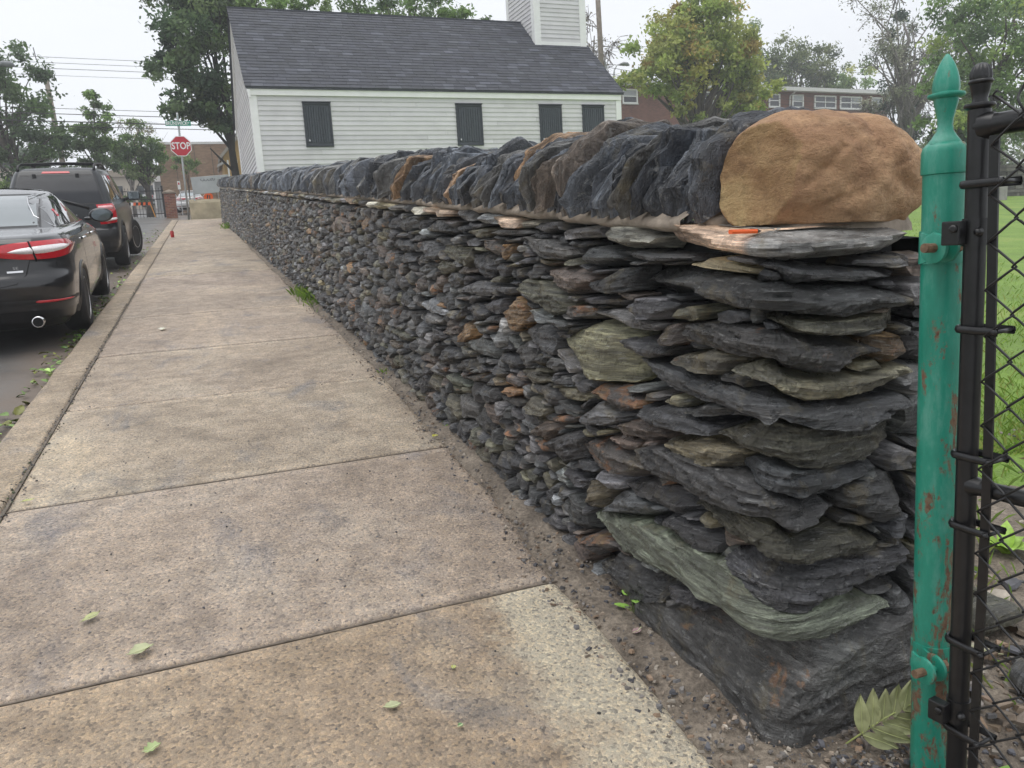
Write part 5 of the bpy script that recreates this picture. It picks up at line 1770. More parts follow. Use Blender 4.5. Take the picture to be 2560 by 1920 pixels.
cx_, cz_ = -.555, 5.975
rO = .385 / math.cos(R(22.5))
mb = MB()
mb.prism(*octo(rO, 34.34, cx_, cz_, .006))
pn_ = mb.build('stop_panel', WHITEP, ss_)
MB().prism(*octo(rO * .93, 34.336, cx_, cz_, .003)).build('red_field', REDP, pn_)
text_mesh('stop_lettering', 'STOP', .37, WHITEP, pn_, Matrix.Translation((cx_, 34.333, cz_)) @ FACE, .78, .002, .008, local=False)
mb = MB().bb((-1.02, 34.345, 6.745), (-.085, 34.357, 6.935))
np_ = mb.build('street_name_plate', GREENS, ss_)
text_mesh('street_name_lettering', 'BRUNSWICK', .185, WHITEP, np_, Matrix.Translation((-.61, 34.342, 6.84)) @ FACE, .74, .001, .005, local=False)
text_mesh('street_suffix_lettering', 'ST', .075, WHITEP, np_, Matrix.Translation((-.175, 34.342, 6.85)) @ FACE, .9, .001, .002, local=False)
mb = MB().bb((-.546, 34.05, 6.97), (-.534, 34.85, 7.14))
mb.build('cross_street_plate', GREENS, ss_)
mb = MB().bb((-.59, 34.36, 6.70), (-.50, 34.44, 6.97))
mb.build('bracket', GALV, ss_)

cb = empty('concrete_barrier', (.3, 34.5, 3.1), 'long stained concrete block closing the end of the sidewalk', 'concrete block')
mb = MB()
mb.prism([(-.53, 34.2, 2.95), (1.25, 34.2, 2.98), (1.25, 34.26, 3.80), (1.22, 34.32, 3.86), (-.50, 34.32, 3.86), (-.53, 34.26, 3.80)], (0, .0, 0)) if False else None
P = []
for x in (-.53, -.50, .3, 1.3, 1.35):
    P.append([(x, yy, zz) for yy, zz in ((34.18, 2.9), (34.20, 3.76), (34.24, 3.83), (34.32, 3.85), (34.80, 3.85), (34.95, 3.95), (35.05, 3.9), (35.1, 2.9))])
P[0] = [(x + 0, yy * .5 + 34.6 * .5 if yy < 34.6 else yy, zz - .03) for x, yy, zz in P[0]]
mb = MB().grid(np.array(P, float), flip=True)
bb_ = mb.build('block', CONC, cb)
mb = MB()
for x in (.25, .62): mb.grid(np.array([[(x + dx + .02 * math.sin(z * 9), 34.1965 - .0 + (3.1 - z) * -.0232 * 0 - .004, z) for z in (3.05, 3.3, 3.6, 3.74)] for dx in (0, .16)]))
gs_ = empty('sheet_metal_panel', (.35, 34.6, 4.0), 'grey sheet metal panel with black graffiti standing on the concrete block', 'metal panel')
M = Matrix.Translation((.38, 34.5, 4.485)) @ Matrix.Rotation(R(-3.5), 4, 'Y')
mb = MB().box((0, 0, 0), (1.44, .10, .67))
mb.xform(M)
sp_ = mb.build('panel', SHEET, gs_)
bevel(sp_, .008, 1)
for x in (-.30, .80):
    MB().bb((x - .03, 34.47, 3.84), (x + .03, 34.53, 4.16)).build('leg', GALV, gs_)
mb = MB()
rg = np.random.default_rng(3)


def scrib(pts):
    pts = np.array(pts, float)
    t = np.linspace(0, len(pts) - 1, len(pts) * 4)
    X_, Z_ = np.interp(t, range(len(pts)), pts[:, 0]), np.interp(t, range(len(pts)), pts[:, 1])
    mb.tube([M @ Vector((x, -.0505, z)) for x, z in zip(X_, Z_)], .0075, 5)


scrib([(-.33, .25), (-.36, .20), (-.28, .15), (-.22, .19), (-.24, .25), (-.19, .15), (-.12, .16), (-.10, .22), (-.05, .15), (0, .18)])
scrib([(.02, .24), (.02, .15), (.08, .17), (.06, .22), (.12, .24), (.11, .15), (.17, .16), (.19, .23)])
scrib([(.33, .10), (.36, -.02), (.40, -.10)])
scrib([(.40, .06), (.35, .0), (.33, -.05)])
mb.build('graffiti', INK, sp_, smooth=True)

oc = empty('construction_sign', (.24, 36.4, 3.4), 'orange construction sign with black symbol below the grey metal panel', 'road sign')
ORG = plain('sign_orange', (.85, .13, .015), .45)
mb = MB()
a = [R(30 * i) for i in range(12)]
mb.prism([(.245 + .19 * math.cos(q), 36.3, 4.13 + .19 * math.sin(q)) for q in a], (0, .02, 0))
od = mb.build('disc', ORG, oc)
mb = MB()
mb.prism([(.17, 36.294, 4.06), (.21, 36.294, 4.06), (.25, 36.294, 4.2), (.2, 36.294, 4.24)], (0, .005, 0))
mb.prism([(.27, 36.294, 4.05), (.31, 36.294, 4.05), (.31, 36.294, 4.2), (.27, 36.294, 4.2)], (0, .005, 0))
mb.build('symbol', INK, od)
MB().bb((.225, 36.321, 3.25), (.265, 36.36, 4.1)).build('post', GALV, oc)

PB = plain('pillar_brick', (.27, .125, .09), .85, var=.2, nscale=9, attr=True)
PMO = plain('pillar_mortar', (.40, .34, .29), .9)
bp = empty('brick_pillar', (-1.38, 39.2, 3.5), 'square red brick pillar with pyramid stone cap beside the iron fence', 'brick pillar')
MB().bb((-1.595, 39.02, 3.4), (-1.165, 39.45, 4.545)).build('core', PMO, bp)
mb = MB()
rg = np.random.default_rng(8)
for r_ in range(15):
    z = 3.45 + r_ * .073
    for side in range(4):
        n = 2
        for i in range(-1, 3):
            a = -.225 + .225 * i + (.11 if r_ % 2 else 0)
            b = a + .213
            a, b = max(a, -.225), min(b, .225)
            if b - a < .03: continue
            v = rg.uniform(.7, 1.35)
            M_ = Matrix.Translation((-1.38, 39.235, 0)) @ Matrix.Rotation(R(90 * side), 4, 'Z')
            c = M_ @ Vector(((a + b) / 2, -.217, z + .03))
            mb.box(c, (b - a, .03, .060), M_.to_3x3().to_4x4(), 0, (v, v * rg.uniform(.85, 1.1), v * rg.uniform(.8, 1.1), 1))
mb.build('bricks', PB, bp, kind='stuff')
mb = MB()
mb.bb((-1.66, 38.955, 4.548), (-1.10, 39.515, 4.62))
mb.add([(-1.64, 38.975, 4.62), (-1.12, 38.975, 4.62), (-1.12, 39.495, 4.62), (-1.64, 39.495, 4.62), (-1.38, 39.235, 4.745)], [(0, 1, 4), (1, 2, 4), (2, 3, 4), (3, 0, 4)])
mb.build('cap', plain('cap_stone', (.27, .22, .17), .85, var=.2), bp)

IRON = plain('black_iron', (.012, .012, .014), .5)
fe = empty('iron_fence', (-4, 39.1, 3.55), 'black iron picket fence running left from the brick pillar', 'fence')
mb = MB()
x = -1.80
while x > -9.5:
    mb.tube([(x, 39.1, 3.5), (x, 39.1, 4.76)], .009, 5)
    mb.tube([(x, 39.1, 4.76), (x, 39.1, 4.84)], [.016, .002], 5)
    x -= .125
mb.build('pickets', IRON, fe, kind='stuff')
for z in (3.66, 4.30, 4.66):
    MB().bb((-9.5, 39.08, z), (-1.62, 39.12, z + .035)).build('rail', IRON, fe)
for x in (-1.66, -5.6):
    MB().bb((x - .04, 39.06, 3.5), (x + .04, 39.14, 4.9)).build('fence_post', IRON, fe)
ba = empty('barricade', (-2.7, 38.4, 3.5), 'orange black and white striped barricade board in front of the iron fence', 'barricade')
mb = MB()
rgc = [(.8, .13, .02, 1), (.01, .01, .01, 1), (.75, .74, .72, 1), (.8, .13, .02, 1), (.01, .01, .01, 1), (.8, .13, .02, 1), (.01, .01, .01, 1), (.8, .13, .02, 1), (.01, .01, .01, 1), (.8, .13, .02, 1)]
for i, c in enumerate(rgc[::1]):
    x0 = -3.16 + .098 * i
    mb.prism([(x0, 38.38, 4.02), (x0 + .0975, 38.38, 4.02), (x0 + .1175, 38.38, 4.15), (x0 + .02, 38.38, 4.15)], (0, .03, 0), 0, c)
bo_ = mb.build('board', plain('board_paint', (.95, .95, .95), .5, attr=True), ba)
for x0, x1 in ((-2.20, -2.04), (-3.1, -3.2)):
    mb = MB().tube([(x0, 38.42, 4.16), (x1, 38.5, 3.5)], .022, 6)
    mb.build('leg', plain('leg_paint', (.75, .33, .05), .5), ba)
ks = empty('parking_sign', (-1.07, 45, 4.0), 'small white parking sign on a thin post behind the brick pillar', 'road sign')
MB().bb((-1.135, 44.98, 5.22), (-.995, 44.995, 5.64)).build('plate', WHITEP, ks)
mb = MB().bb((-1.10, 44.974, 5.45), (-1.03, 44.979, 5.56))
mb.build('red_mark', REDP, ks)
mb = MB().tube([(-1.06, 45.03, 3.9), (-1.06, 45.03, 5.6)], .02, 6)
mb.build('post', GALV, ks)
ws = empty('notice_board', (.95, 44, 3.9), 'small white notice board near the ochre house', 'sign')
MB().bb((.62, 44, 5.62), (.95, 44.02, 5.78)).build('plate', WHITEP, ws)
MB().bb((.77, 44.021, 3.9), (.80, 44.05, 5.7)).build('post', GALV, ws)

# ================================================================ poles, wires, lamps
WOOD = plain('pole_wood', (.20, .17, .14), .9, var=.3, nscale=6)
up1 = empty('utility_pole', (22.35, 42, 3.8), 'weathered wooden utility pole rising behind the right end of the church', 'utility pole')
mb = MB().tube([(22.55, 42, 3.5), (22.35, 42, 11), (22.2, 42, 17.5)], [.19, .16, .13], 12)
mb.build('shaft', WOOD, up1, smooth=True)
mb = MB().bb((22.46, 41.80, 9.6), (22.56, 41.86, 11.4))
mb.build('conduit', GALV, up1)
up2 = empty('utility_pole', (-8.2, 60, 4.8), 'dark utility pole standing among the trees on the left', 'utility pole')
mb = MB().tube([(-8.2, 60, 4.5), (-8.55, 60, 14)], [.19, .14], 10)
mb.build('shaft', WOOD, up2, smooth=True)


def street_lamp(x, y, z0, ztop, dx, label):
    o = empty('street_lamp', (x, y, z0), label, 'street lamp', 'cobra-head street lamps')
    mb = MB().tube([(x, y, z0), (x, y, ztop - .8), (x + dx * .15, y, ztop - .35), (x + dx * .5, y, ztop - .05), (x + dx, y, ztop)], [.08, .07, .045, .04, .035], 8)
    mb.build('arm', GALV, o, smooth=True)
    s = 1 if dx > 0 else -1
    mb = MB()
    mb.tube([(x + dx - .05 * s, y, ztop), (x + dx + .2 * s, y, ztop + .04), (x + dx + .45 * s, y, ztop + .01), (x + dx + .6 * s, y, ztop - .05)], [.05, .11, .12, .04], 10)
    mb.build('lamp_head', plain('lamp_grey', (.22, .23, .24), .5), o, smooth=True)


street_lamp(24.75, 45, 4.0, 12.05, .55, 'grey street lamp with curved arm between utility pole and maple')
street_lamp(-9.8, 40, 3.6, 10.15, 2.4, 'pale street lamp arm reaching in from the left picture edge')
WIREM = plain('cable', (.04, .04, .042), .6)


def wire(pts, sag, r, label):
    a, b = Vector(pts[0]), Vector(pts[1])
    mb = MB().tube([a.lerp(b, t) - Vector((0, 0, sag * 4 * t * (1 - t))) for t in np.linspace(0, 1, 24)], r, 5)
    mb.build('overhead_wire', WIREM, None, label, 'overhead wire', 'overhead wires')


for z, r, lab in ((11.82, .010, 'topmost of the thin overhead wires on the left'), (11.57, .010, 'second thin overhead wire from the top on the left'), (11.31, .012, 'third thin overhead wire from the top on the left'), (11.0, .008, 'fourth thin overhead wire from the top on the left'),
                  (9.70, .012, 'highest of the four lower street wires on the left'), (9.45, .018, 'second of the four lower street wires on the left'), (9.10, .026, 'thickest black street cable on the left'), (8.88, .018, 'lowest overhead wire on the left')):
    wire(((-30, 44, z + .3), (22.2, 44, z - .75 if z > 10 else z - 1.2)), .25, r, lab)
mb = MB().tube([(-6.6, 44, 11.82 - .02), (-6.55, 44, 11.26)], .02, 6)
mb.build('wire_spacer', WIREM, None, 'short vertical spacer joining the upper wires on the left', 'wire spacer')
wire(((22.3, 42, 17), (60, 30, 17.0)), .6, .012, 'single wire crossing the sky at the upper right')
for q in range(3):
    wire(((22.4, 42, 11.2 - .35 * q), (62, 50, 10.6 - .35 * q)), .5, .014, ['upper', 'middle', 'lower'][q] + ' wire sagging in front of the brick apartment block')
for q in range(2):
    wire(((22.4, 42, 12.6 - .3 * q), (62, 54, 14.5 - .4 * q)), .4, .010, ['higher', 'lower'][q] + ' thin wire passing through the maple crown')

# ================================================================ cars
def paint(name, c, rough=.12, flake=0):
    k = NT(name)
    k.set(Base_Color=(*c, 1), Roughness=.35, Coat_Weight=1.0, Coat_Roughness=rough, Specular_IOR_Level=.3)
    dr = k.noise(k.coord(), 260, 2, .6)                      # rain beads and road film
    k.b.inputs['Coat Roughness'].default_value = rough
    k.bump(dr, .05, .001)
    return k.mat


CP_BLACK = paint('car_paint_black', (.008, .008, .010), .06)
CP_WHITE = paint('car_paint_white', (.75, .76, .77), .1)
CP_BLUE = paint('car_paint_black_blue', (.008, .010, .013), .12)
CP_BLUE.node_tree.nodes['Principled BSDF'].inputs['Coat Weight'].default_value = .55
CGLASS = plain('car_glass', (.012, .014, .016), .04, spec=1.0, coat=1, var=.1)
CGLASS2 = plain('car_rear_glass', (.10, .125, .13), .05, spec=1.0, coat=1, var=.08, nscale=3)
TRIMB = plain('black_plastic', (.014, .014, .015), .5, var=.2)
CHROME = plain('chrome', (.75, .75, .76), .12, metal=1, var=.05)
RUBBER = plain('tyre_rubber', (.022, .022, .023), .75, var=.25, nscale=30)
ALLOY = plain('alloy', (.52, .52, .53), .3, metal=.85, var=.12)
LRED = plain('lamp_red', (.52, .008, .018), .12, coat=1, var=.12, nscale=30)
LWHITE = plain('lamp_clear', (.74, .70, .70), .15, coat=1, var=.12, nscale=60)
GAPM = plain('panel_gap', (.002, .002, .002), .9)


class Car:
    def __init__(s, levels, nside=60, ncor=12, nend=14):
        s.lv = np.array(levels, float)           # z, yr, yf, w, rc(rear corner), bow
        s.nside, s.ncor, s.nend = nside, ncor, nend

    def L(s, z): return [np.interp(z, s.lv[:, 0], s.lv[:, i]) for i in range(1, 6)]

    def half(s, z):
        yr, yf, w_, rc, bow = s.L(z)
        rc = min(rc, w_ * .9)
        pts = []
        xr = w_ * .965 - rc
        for i in range(s.nend):
            x = xr * i / s.nend
            pts.append((x, yr + bow * (x / w_) ** 2))
        y0 = yr + bow * (xr / w_) ** 2
        for i in range(s.ncor):
            a = math.pi / 2 * i / s.ncor
            pts.append((xr + rc * math.sin(a), y0 + rc * 1.25 * (1 - math.cos(a))))
        ys, ye = y0 + rc * 1.25, yf - rc * 1.3
        for i in range(s.nside):
            q = i / s.nside
            y = ys + (ye - ys) * q
            pts.append((w_ * (.965 + .035 * math.sin(math.pi * min(1, q * 1.0)) ** .6), y))
        for i in range(s.ncor):
            a = math.pi / 2 * i / s.ncor
            pts.append((w_ * .965 - rc * (1 - math.cos(a)), ye + rc * 1.3 * math.sin(a) * .9))
        for i in range(s.nend + 1):
            x = (w_ * .965 - rc) * (1 - i / s.nend)
            pts.append((x, yf - bow * (x / w_) ** 2 - rc * .13))
        return np.array(pts)

    def ring(s, z):
        h = s.half(z)
        o = h[1:-1][::-1].copy()
        o[:, 0] *= -1
        return np.concatenate([h, o])

    def body(s, zs, arches):
        rings = np.stack([np.column_stack([s.ring(z), np.full(len(s.ring(z)), z)]) for z in zs], 1)
        n, m_ = rings.shape[:2]
        V, Fc = rings.reshape(-1, 3), []
        for i in range(n):
            for j in range(m_ - 1):
                q = (i * m_ + j, ((i + 1) % n) * m_ + j, ((i + 1) % n) * m_ + j + 1, i * m_ + j + 1)
                c = V[list(q)].mean(0)
                if any((c[1] - ay) ** 2 + (c[2] - az) ** 2 < ar ** 2 and abs(c[0]) > .55 for ay, az, ar in arches): continue
                Fc.append(q)
        top = [i * m_ + m_ - 1 for i in range(n)]
        Fc.append(tuple(top))
        Fc.append(tuple(i * m_ for i in range(n))[::-1])
        return MB().add(V, Fc)

    def side(s, y, z):
        h = s.half(z)
        a, b = s.nend, s.nend + 2 * s.ncor + s.nside
        seg = h[a:b]
        return float(np.interp(y, seg[:, 1], seg[:, 0]))

    def rear(s, x, z):
        h = s.half(z)
        seg = h[:s.nend + s.ncor + 1]
        return float(np.interp(abs(x), seg[:, 0], seg[:, 1]))

    def bil(s, q, nu, nv):
        q = [np.array(p, float) for p in q]
        for i in range(nu + 1):
            for j in range(nv + 1):
                u, v = i / nu, j / nv
                yield i, j, q[0] * (1 - u) * (1 - v) + q[1] * u * (1 - v) + q[2] * u * v + q[3] * (1 - u) * v

    def side_patch(s, quad, off=.004, nu=10, nv=8, sg=1):         # quad in (y,z)
        P = np.zeros((nu + 1, nv + 1, 3))
        for i, j, p in s.bil(quad, nu, nv):
            P[i, j] = (sg * (s.side(p[0], p[1]) + off), p[0], p[1])
        return MB().grid(P, flip=sg < 0)

    def rear_patch(s, quad, off=.004, nu=16, nv=10):              # quad in (x,z)
        P = np.zeros((nu + 1, nv + 1, 3))
        for i, j, p in s.bil(quad, nu, nv):
            P[i, j] = (p[0], s.rear(p[0], p[1]) - off, p[1])
        return MB().grid(P)

    def corner_patch(s, k0, k1, zlo, zhi, off=.006, nu=24, nv=8, sg=1):   # k along the half outline
        P = np.zeros((nu + 1, nv + 1, 3))
        for i in range(nu + 1):
            u = i / nu
            k = k0 + (k1 - k0) * u
            for j in range(nv + 1):
                z = zlo(u) + (zhi(u) - zlo(u)) * j / nv
                h = s.half(z)
                a, b = h[int(k)], h[min(int(k) + 1, len(h) - 1)]
                p = a + (b - a) * (k - int(k))
                t = h[min(int(k) + 2, len(h) - 1)] - h[max(int(k) - 1, 0)]
                nrm = np.array([t[1], -t[0]])
                nrm /= np.linalg.norm(nrm) + 1e-9
                e = off * min(1, 4 * min(u, 1 - u) + .1) ** .5 * (1 + 1.2 * math.sin(math.pi * j / nv))
                P[i, j] = (sg * (p[0] + nrm[0] * e), p[1] + nrm[1] * e, z)
        return MB().grid(P, flip=sg < 0)


def wheel(parent, x, y, r, w_, sg, steer=0.0, spokes=10, rimf=.68):
    M = Matrix.Translation((x, y, r)) @ Matrix.Rotation(steer, 4, 'Z') @ Matrix.Rotation(R(90) * sg, 4, 'Y')
    T = M.to_translation()
    M3 = M.to_3x3().to_4x4()
    mb = MB()
    h = w_ / 2
    mb.lathe([(r * rimf, -h * .9), (r * .9, -h), (r * .97, -h * .85), (r, -h * .5), (r, h * .5), (r * .97, h * .85), (r * .90, h), (r * .80, h * 1.02), (r * rimf, h * .9)], T, 40, M=M3)
    wo = mb.build('wheel', RUBBER, parent, local=True, smooth=True)
    mb = MB()
    mb.lathe([(r * rimf * .98, h * .2), (r * rimf, h * .92), (r * (rimf - .04), h * .95), (r * (rimf - .06), h * .3), (r * .1, h * .15)], T, 36, M=M3)
    mb.lathe([(r * .16, h * .1), (r * .16, h * .75), (r * .10, h * .8), (.001, h * .8)], T, 16, M=M3)
    for i in range(spokes):
        a = 2 * math.pi * i / spokes
        Rz = Matrix.Rotation(a, 4, 'Z')
        c = M @ (Rz @ Vector((r * .40, 0, h * .66)))
        mb.box(c, (r * (rimf - .14), r * .085, h * .28), (M3.to_3x3() @ Rz.to_3x3()).to_4x4())
    mb.build('rim', ALLOY, wo, local=True, smooth=False)
    MB().lathe([(r * (rimf - .05), h * .05), (.001, h * .05)], T, 24, M=M3).build('brake_shadow', TRIMB, wo, local=True)
    return wo


def arch_parts(parent, car, ay, az, ar, mat_, r_in):
    for sg in (1, -1):
        mb = MB()
        a = np.linspace(R(-12), R(192), 30)
        P = []
        for rr_, off in ((ar - .012, -.05), (ar - .012, .012), (ar + .018, .012), (ar + .03, .0)):
            row = []
            for q in a:
                y, z = ay + rr_ * math.cos(q), max(az + rr_ * math.sin(q), .2)
                row.append((sg * (car.side(y, max(z, .25)) + off), y, z))
            P.append(row)
        mb.grid(np.array(P))
        mb.build('wheel_arch', mat_, parent, local=True, smooth=True)
        mb = MB()
        P = []
        for xx in (.40, .86):
            P.append([(sg * xx, ay + ar * math.cos(q), az + ar * math.sin(q)) for q in np.linspace(R(-25), R(205), 24)])
        mb.grid(np.array(P))
        mb.build('wheel_well', TRIMB, parent, local=True)


def car_root(name, x, y, yaw, label, cat, off=-.085, slope=True, group=None):
    z = float(gz(y + 1.0)) + off
    dz = math.atan(float(gz(y + 2.5) - gz(y)) / 2.5) * math.cos(yaw)
    rot = (Matrix.Rotation(yaw, 3, 'Z') @ Matrix.Rotation(dz, 3, 'X'))
    o = empty(name, (x, y, float(gz(y)) + off), label, cat, group, rot=rot)
    return o


# ---- saloon in the left foreground
def saloon(root, pm, glass_rear, detail=True):
    lv = [(.17, .30, 4.55, .80, .25, .14), (.26, .14, 4.75, .875, .26, .14), (.36, .05, 4.83, .905, .28, .16), (.50, .01, 4.87, .918, .30, .17), (.60, .0, 4.87, .925, .31, .18), (.66, .02, 4.84, .925, .31, .18),
          (.72, .065, 4.75, .922, .33, .18), (.82, .075, 4.60, .915, .36, .19), (.92, .075, 4.30, .905, .38, .20), (.985, .09, 3.95, .885, .38, .20), (1.025, .13, 3.75, .86, .36, .20), (1.045, .22, 3.66, .835, .33, .18), (1.06, .42, 3.60, .805, .28, .12),
          (1.085, .72, 3.50, .785, .24, .09), (1.14, .90, 3.34, .76, .22, .09), (1.22, 1.13, 3.12, .725, .20, .09), (1.30, 1.38, 2.90, .685, .18, .09), (1.37, 1.65, 2.66, .645, .17, .08), (1.42, 1.92, 2.48, .60, .16, .08), (1.455, 2.15, 2.40, .50, .15, .05), (1.47, 2.26, 2.34, .32, .12, .02), (1.475, 2.29, 2.32, .15, .05, 0)]
    C = Car(lv)
    zs = np.concatenate([np.linspace(.17, .98, 44), np.linspace(.99, 1.10, 16), np.linspace(1.12, 1.475, 30)])
    ar = [(1.10, .335, .375), (3.95, .335, .375)]
    b = C.body(zs, ar).build('body', pm, root, local=True)
    smooth_by_angle(b, 40)
    C.rear_patch([(-.60, 1.115), (.60, 1.115), (.515, 1.395), (-.515, 1.395)], .006, 20, 12).build('rear_window', glass_rear, root, local=True, smooth=True)
    C.rear_patch([(-.635, 1.098), (.635, 1.098), (.545, 1.412), (-.545, 1.412)], .003, 20, 12).build('rear_window_seal', TRIMB, root, local=True, smooth=True)
    for sg in (1, -1):
        C.side_patch([(.98, 1.10), (3.28, 1.07), (2.62, 1.385), (1.62, 1.385)], .005, 22, 10, sg).build('side_window', CGLASS, root, local=True, smooth=True)
        for q in ([(1.72, 1.09), (1.79, 1.09), (1.83, 1.388), (1.77, 1.388)],):
            C.side_patch(q, .009, 3, 8, sg).build('door_pillar', TRIMB, root, local=True)
        mb = MB()
        pth = [(3.30, 1.065), (2.2, 1.075), (1.3, 1.085), (.95, 1.098), (1.12, 1.20), (1.36, 1.31), (1.60, 1.385), (2.0, 1.41), (2.4, 1.40)]
        mb.tube([(sg * (C.side(y, z) + .007), y, z) for y, z in pth], .006, 6)
        mb.build('chrome_trim', CHROME, root, local=True, smooth=True)
        for y0 in (1.62, 2.62):
            mb = MB()
            mb.tube([(sg * (C.side(y0, .93) + .012), y0, .93), (sg * (C.side(y0 + .1, .93) + .028), y0 + .06, .935), (sg * (C.side(y0 + .1, .93) + .028), y0 + .17, .935), (sg * (C.side(y0 + .2, .93) + .012), y0 + .23, .93)], .014, 8)
            mb.build('door_handle', CHROME, root, local=True, smooth=True)
        for y0 in (1.58, 2.66):
            C.side_patch([(y0, .32), (y0 + .008, .32), (y0 + .03 + .008, 1.06), (y0 + .03, 1.06)], .002, 1, 14, sg).build('door_gap', GAPM, root, local=True)
        mb = MB()
        mb.tube([(sg * .84, 3.02, 1.08), (sg * .95, 3.0, 1.09)], .022, 8)
        mm = mb.build('mirror', pm, root, local=True, smooth=True)
        mb = MB()
        mb.lathe([(.045, .09), (.085, .085), (.105, .05), (.11, 0), (.105, -.02)], (sg * 1.03, 2.985, 1.125), 24, M=Matrix.Scale(1.25, 4, (1, 0, 0)) @ Matrix.Scale(.80, 4, (0, 0, 1)) @ Matrix.Rotation(R(-90), 4, 'X'))
        mb.build('mirror_housing', pm, mm, local=True, smooth=True)
        mb = MB()
        mb.lathe([(.088, -.0225), (.001, -.0245)], (sg * 1.03, 2.985, 1.125), 24, M=Matrix.Scale(1.25, 4, (1, 0, 0)) @ Matrix.Scale(.80, 4, (0, 0, 1)) @ Matrix.Rotation(R(-90), 4, 'X'))
        mb.build('mirror_glass', plain('mirror_glass', (.14, .165, .18), .08, metal=.6), mm, local=True)
    for ay, az, r_ in ar:
        arch_parts(root, C, ay, az, r_, pm, .33)
    for sg in (1, -1):
        wheel(root, sg * .80, 1.10, .335, .235, sg)
        wheel(root, sg * .80, 3.95, .335, .235, sg)
    # tail lamps: long almond, red rim and clear heart
    for sg in (1, -1):
        k0, k1 = 6.0, 32.5

        def lo(u): return .815 + .085 * abs(2 * u - 1.0) ** 1.8 + (.035 * u)

        def hi(u): return .985 + .03 * u - .075 * abs(2 * u - .9) ** 2.4

        lm = C.corner_patch(k0, k1, lo, hi, .009, 30, 8, sg).build('tail_lamp', LRED, root, local=True, smooth=True)
        C.corner_patch(k0 + 5.2, k1 - 6.5, lambda u: .872 + .035 * abs(2 * u - 1) ** 2 + .030 * u, lambda u: .942 + .028 * u - .030 * abs(2 * u - 1) ** 2, .017, 24, 6, sg).build('clear_lens', LWHITE, lm, local=True, smooth=True)
        C.corner_patch(k0 + 10.2, k0 + 10.6, lambda u: .815, lambda u: 1.0, .021, 2, 6, sg).build('lid_gap', GAPM, lm, local=True)
        C.corner_patch(13, 24, lambda u: .435, lambda u: .462 - .012 * u, .006, 12, 3, sg).build('reflector', LRED, root, local=True, smooth=True)
        C.corner_patch(4, 28, lambda u: .415 + .01 * u, lambda u: .478 - .02 * u, .003, 16, 3, sg).build('reflector_recess', TRIMB, root, local=True, smooth=True)
        mb = MB()
        mb.lathe([(.045, .0), (.052, .0), (.052, .14), (.040, .14), (.040, .01)], (sg * .58, .02, .27), 20, M=Matrix.Rotation(R(-90), 4, 'X'))
        ex = mb.build('exhaust_tip', CHROME, root, local=True, smooth=True)
        MB().lathe([(.043, -.001), (.001, -.0015)], (sg * .58, .02, .27), 20, M=Matrix.Rotation(R(-90), 4, 'X')).build('exhaust_shade_disc', GAPM, ex, local=True)  # black disc painted in for the darkness inside the pipe
    C.rear_patch([(-.72, .20), (.72, .20), (.74, .36), (-.74, .36)], .006, 20, 6).build('lower_valance', TRIMB, root, local=True, smooth=True)
    # boot lid seam, bumper seam
    mb = MB()
    seam = [(.62, 1.03), (.645, .98), (.60, .90), (.575, .80), (.54, .70), (.46, .625), (.3, .60), (0, .595)]
    for sg in (1, -1):
        mb.tube([(sg * x, C.rear(x, z) - .0005, z) for x, z in seam], .0035, 5)
    mb.build('boot_seam', GAPM, root, local=True)
    if detail:
        mb = MB()
        for q, (x0, x1, z0, z1) in enumerate(((.395, .52, .725, .742),)):
            mb.prism([(x0, C.rear(x0, z0) - .004, z0), (x1, C.rear(x1, z0) - .004, z0), (x1, C.rear(x1, z1) - .004, z1), (x0, C.rear(x0, z1) - .004, z1)], (0, -.003, 0))
        mb.build('badge', CHROME, root, local=True)
        Mx = Matrix.Translation((.465, C.rear(.465, .765) - .006, .765)) @ Matrix.Rotation(R(-6), 4, 'Z') @ FACE
        text_mesh('trim_lettering', 'SE', .034, CHROME, root, Mx @ Matrix.Identity(4), 1.5, .002)
        C.side_patch([(1.36, 1.18), (1.47, 1.18), (1.50, 1.26), (1.41, 1.25)], .0075, 4, 4, 1).build('window_sticker', plain('sticker_red', (.62, .08, .10), .5), root, local=True)
        C.side_patch([(1.39, 1.20), (1.45, 1.20), (1.475, 1.24), (1.425, 1.235)], .009, 3, 3, 1).build('sticker_mark', plain('sticker_pink', (.75, .50, .50), .5), root, local=True)
    pl = MB().bb((-.27, C.rear(0, .8) - .016, .73), (.27, C.rear(0, .8) - .004, .88))
    pl.build('licence_plate', plain('plate', (.62, .64, .66), .5), root, local=True)
    return C


sal = car_root('saloon_car', -2.135, 8.27, R(2.2), 'glossy black saloon car parked at the kerb, cut off by the left picture edge', 'car')
saloon(sal, CP_BLACK, CGLASS2)


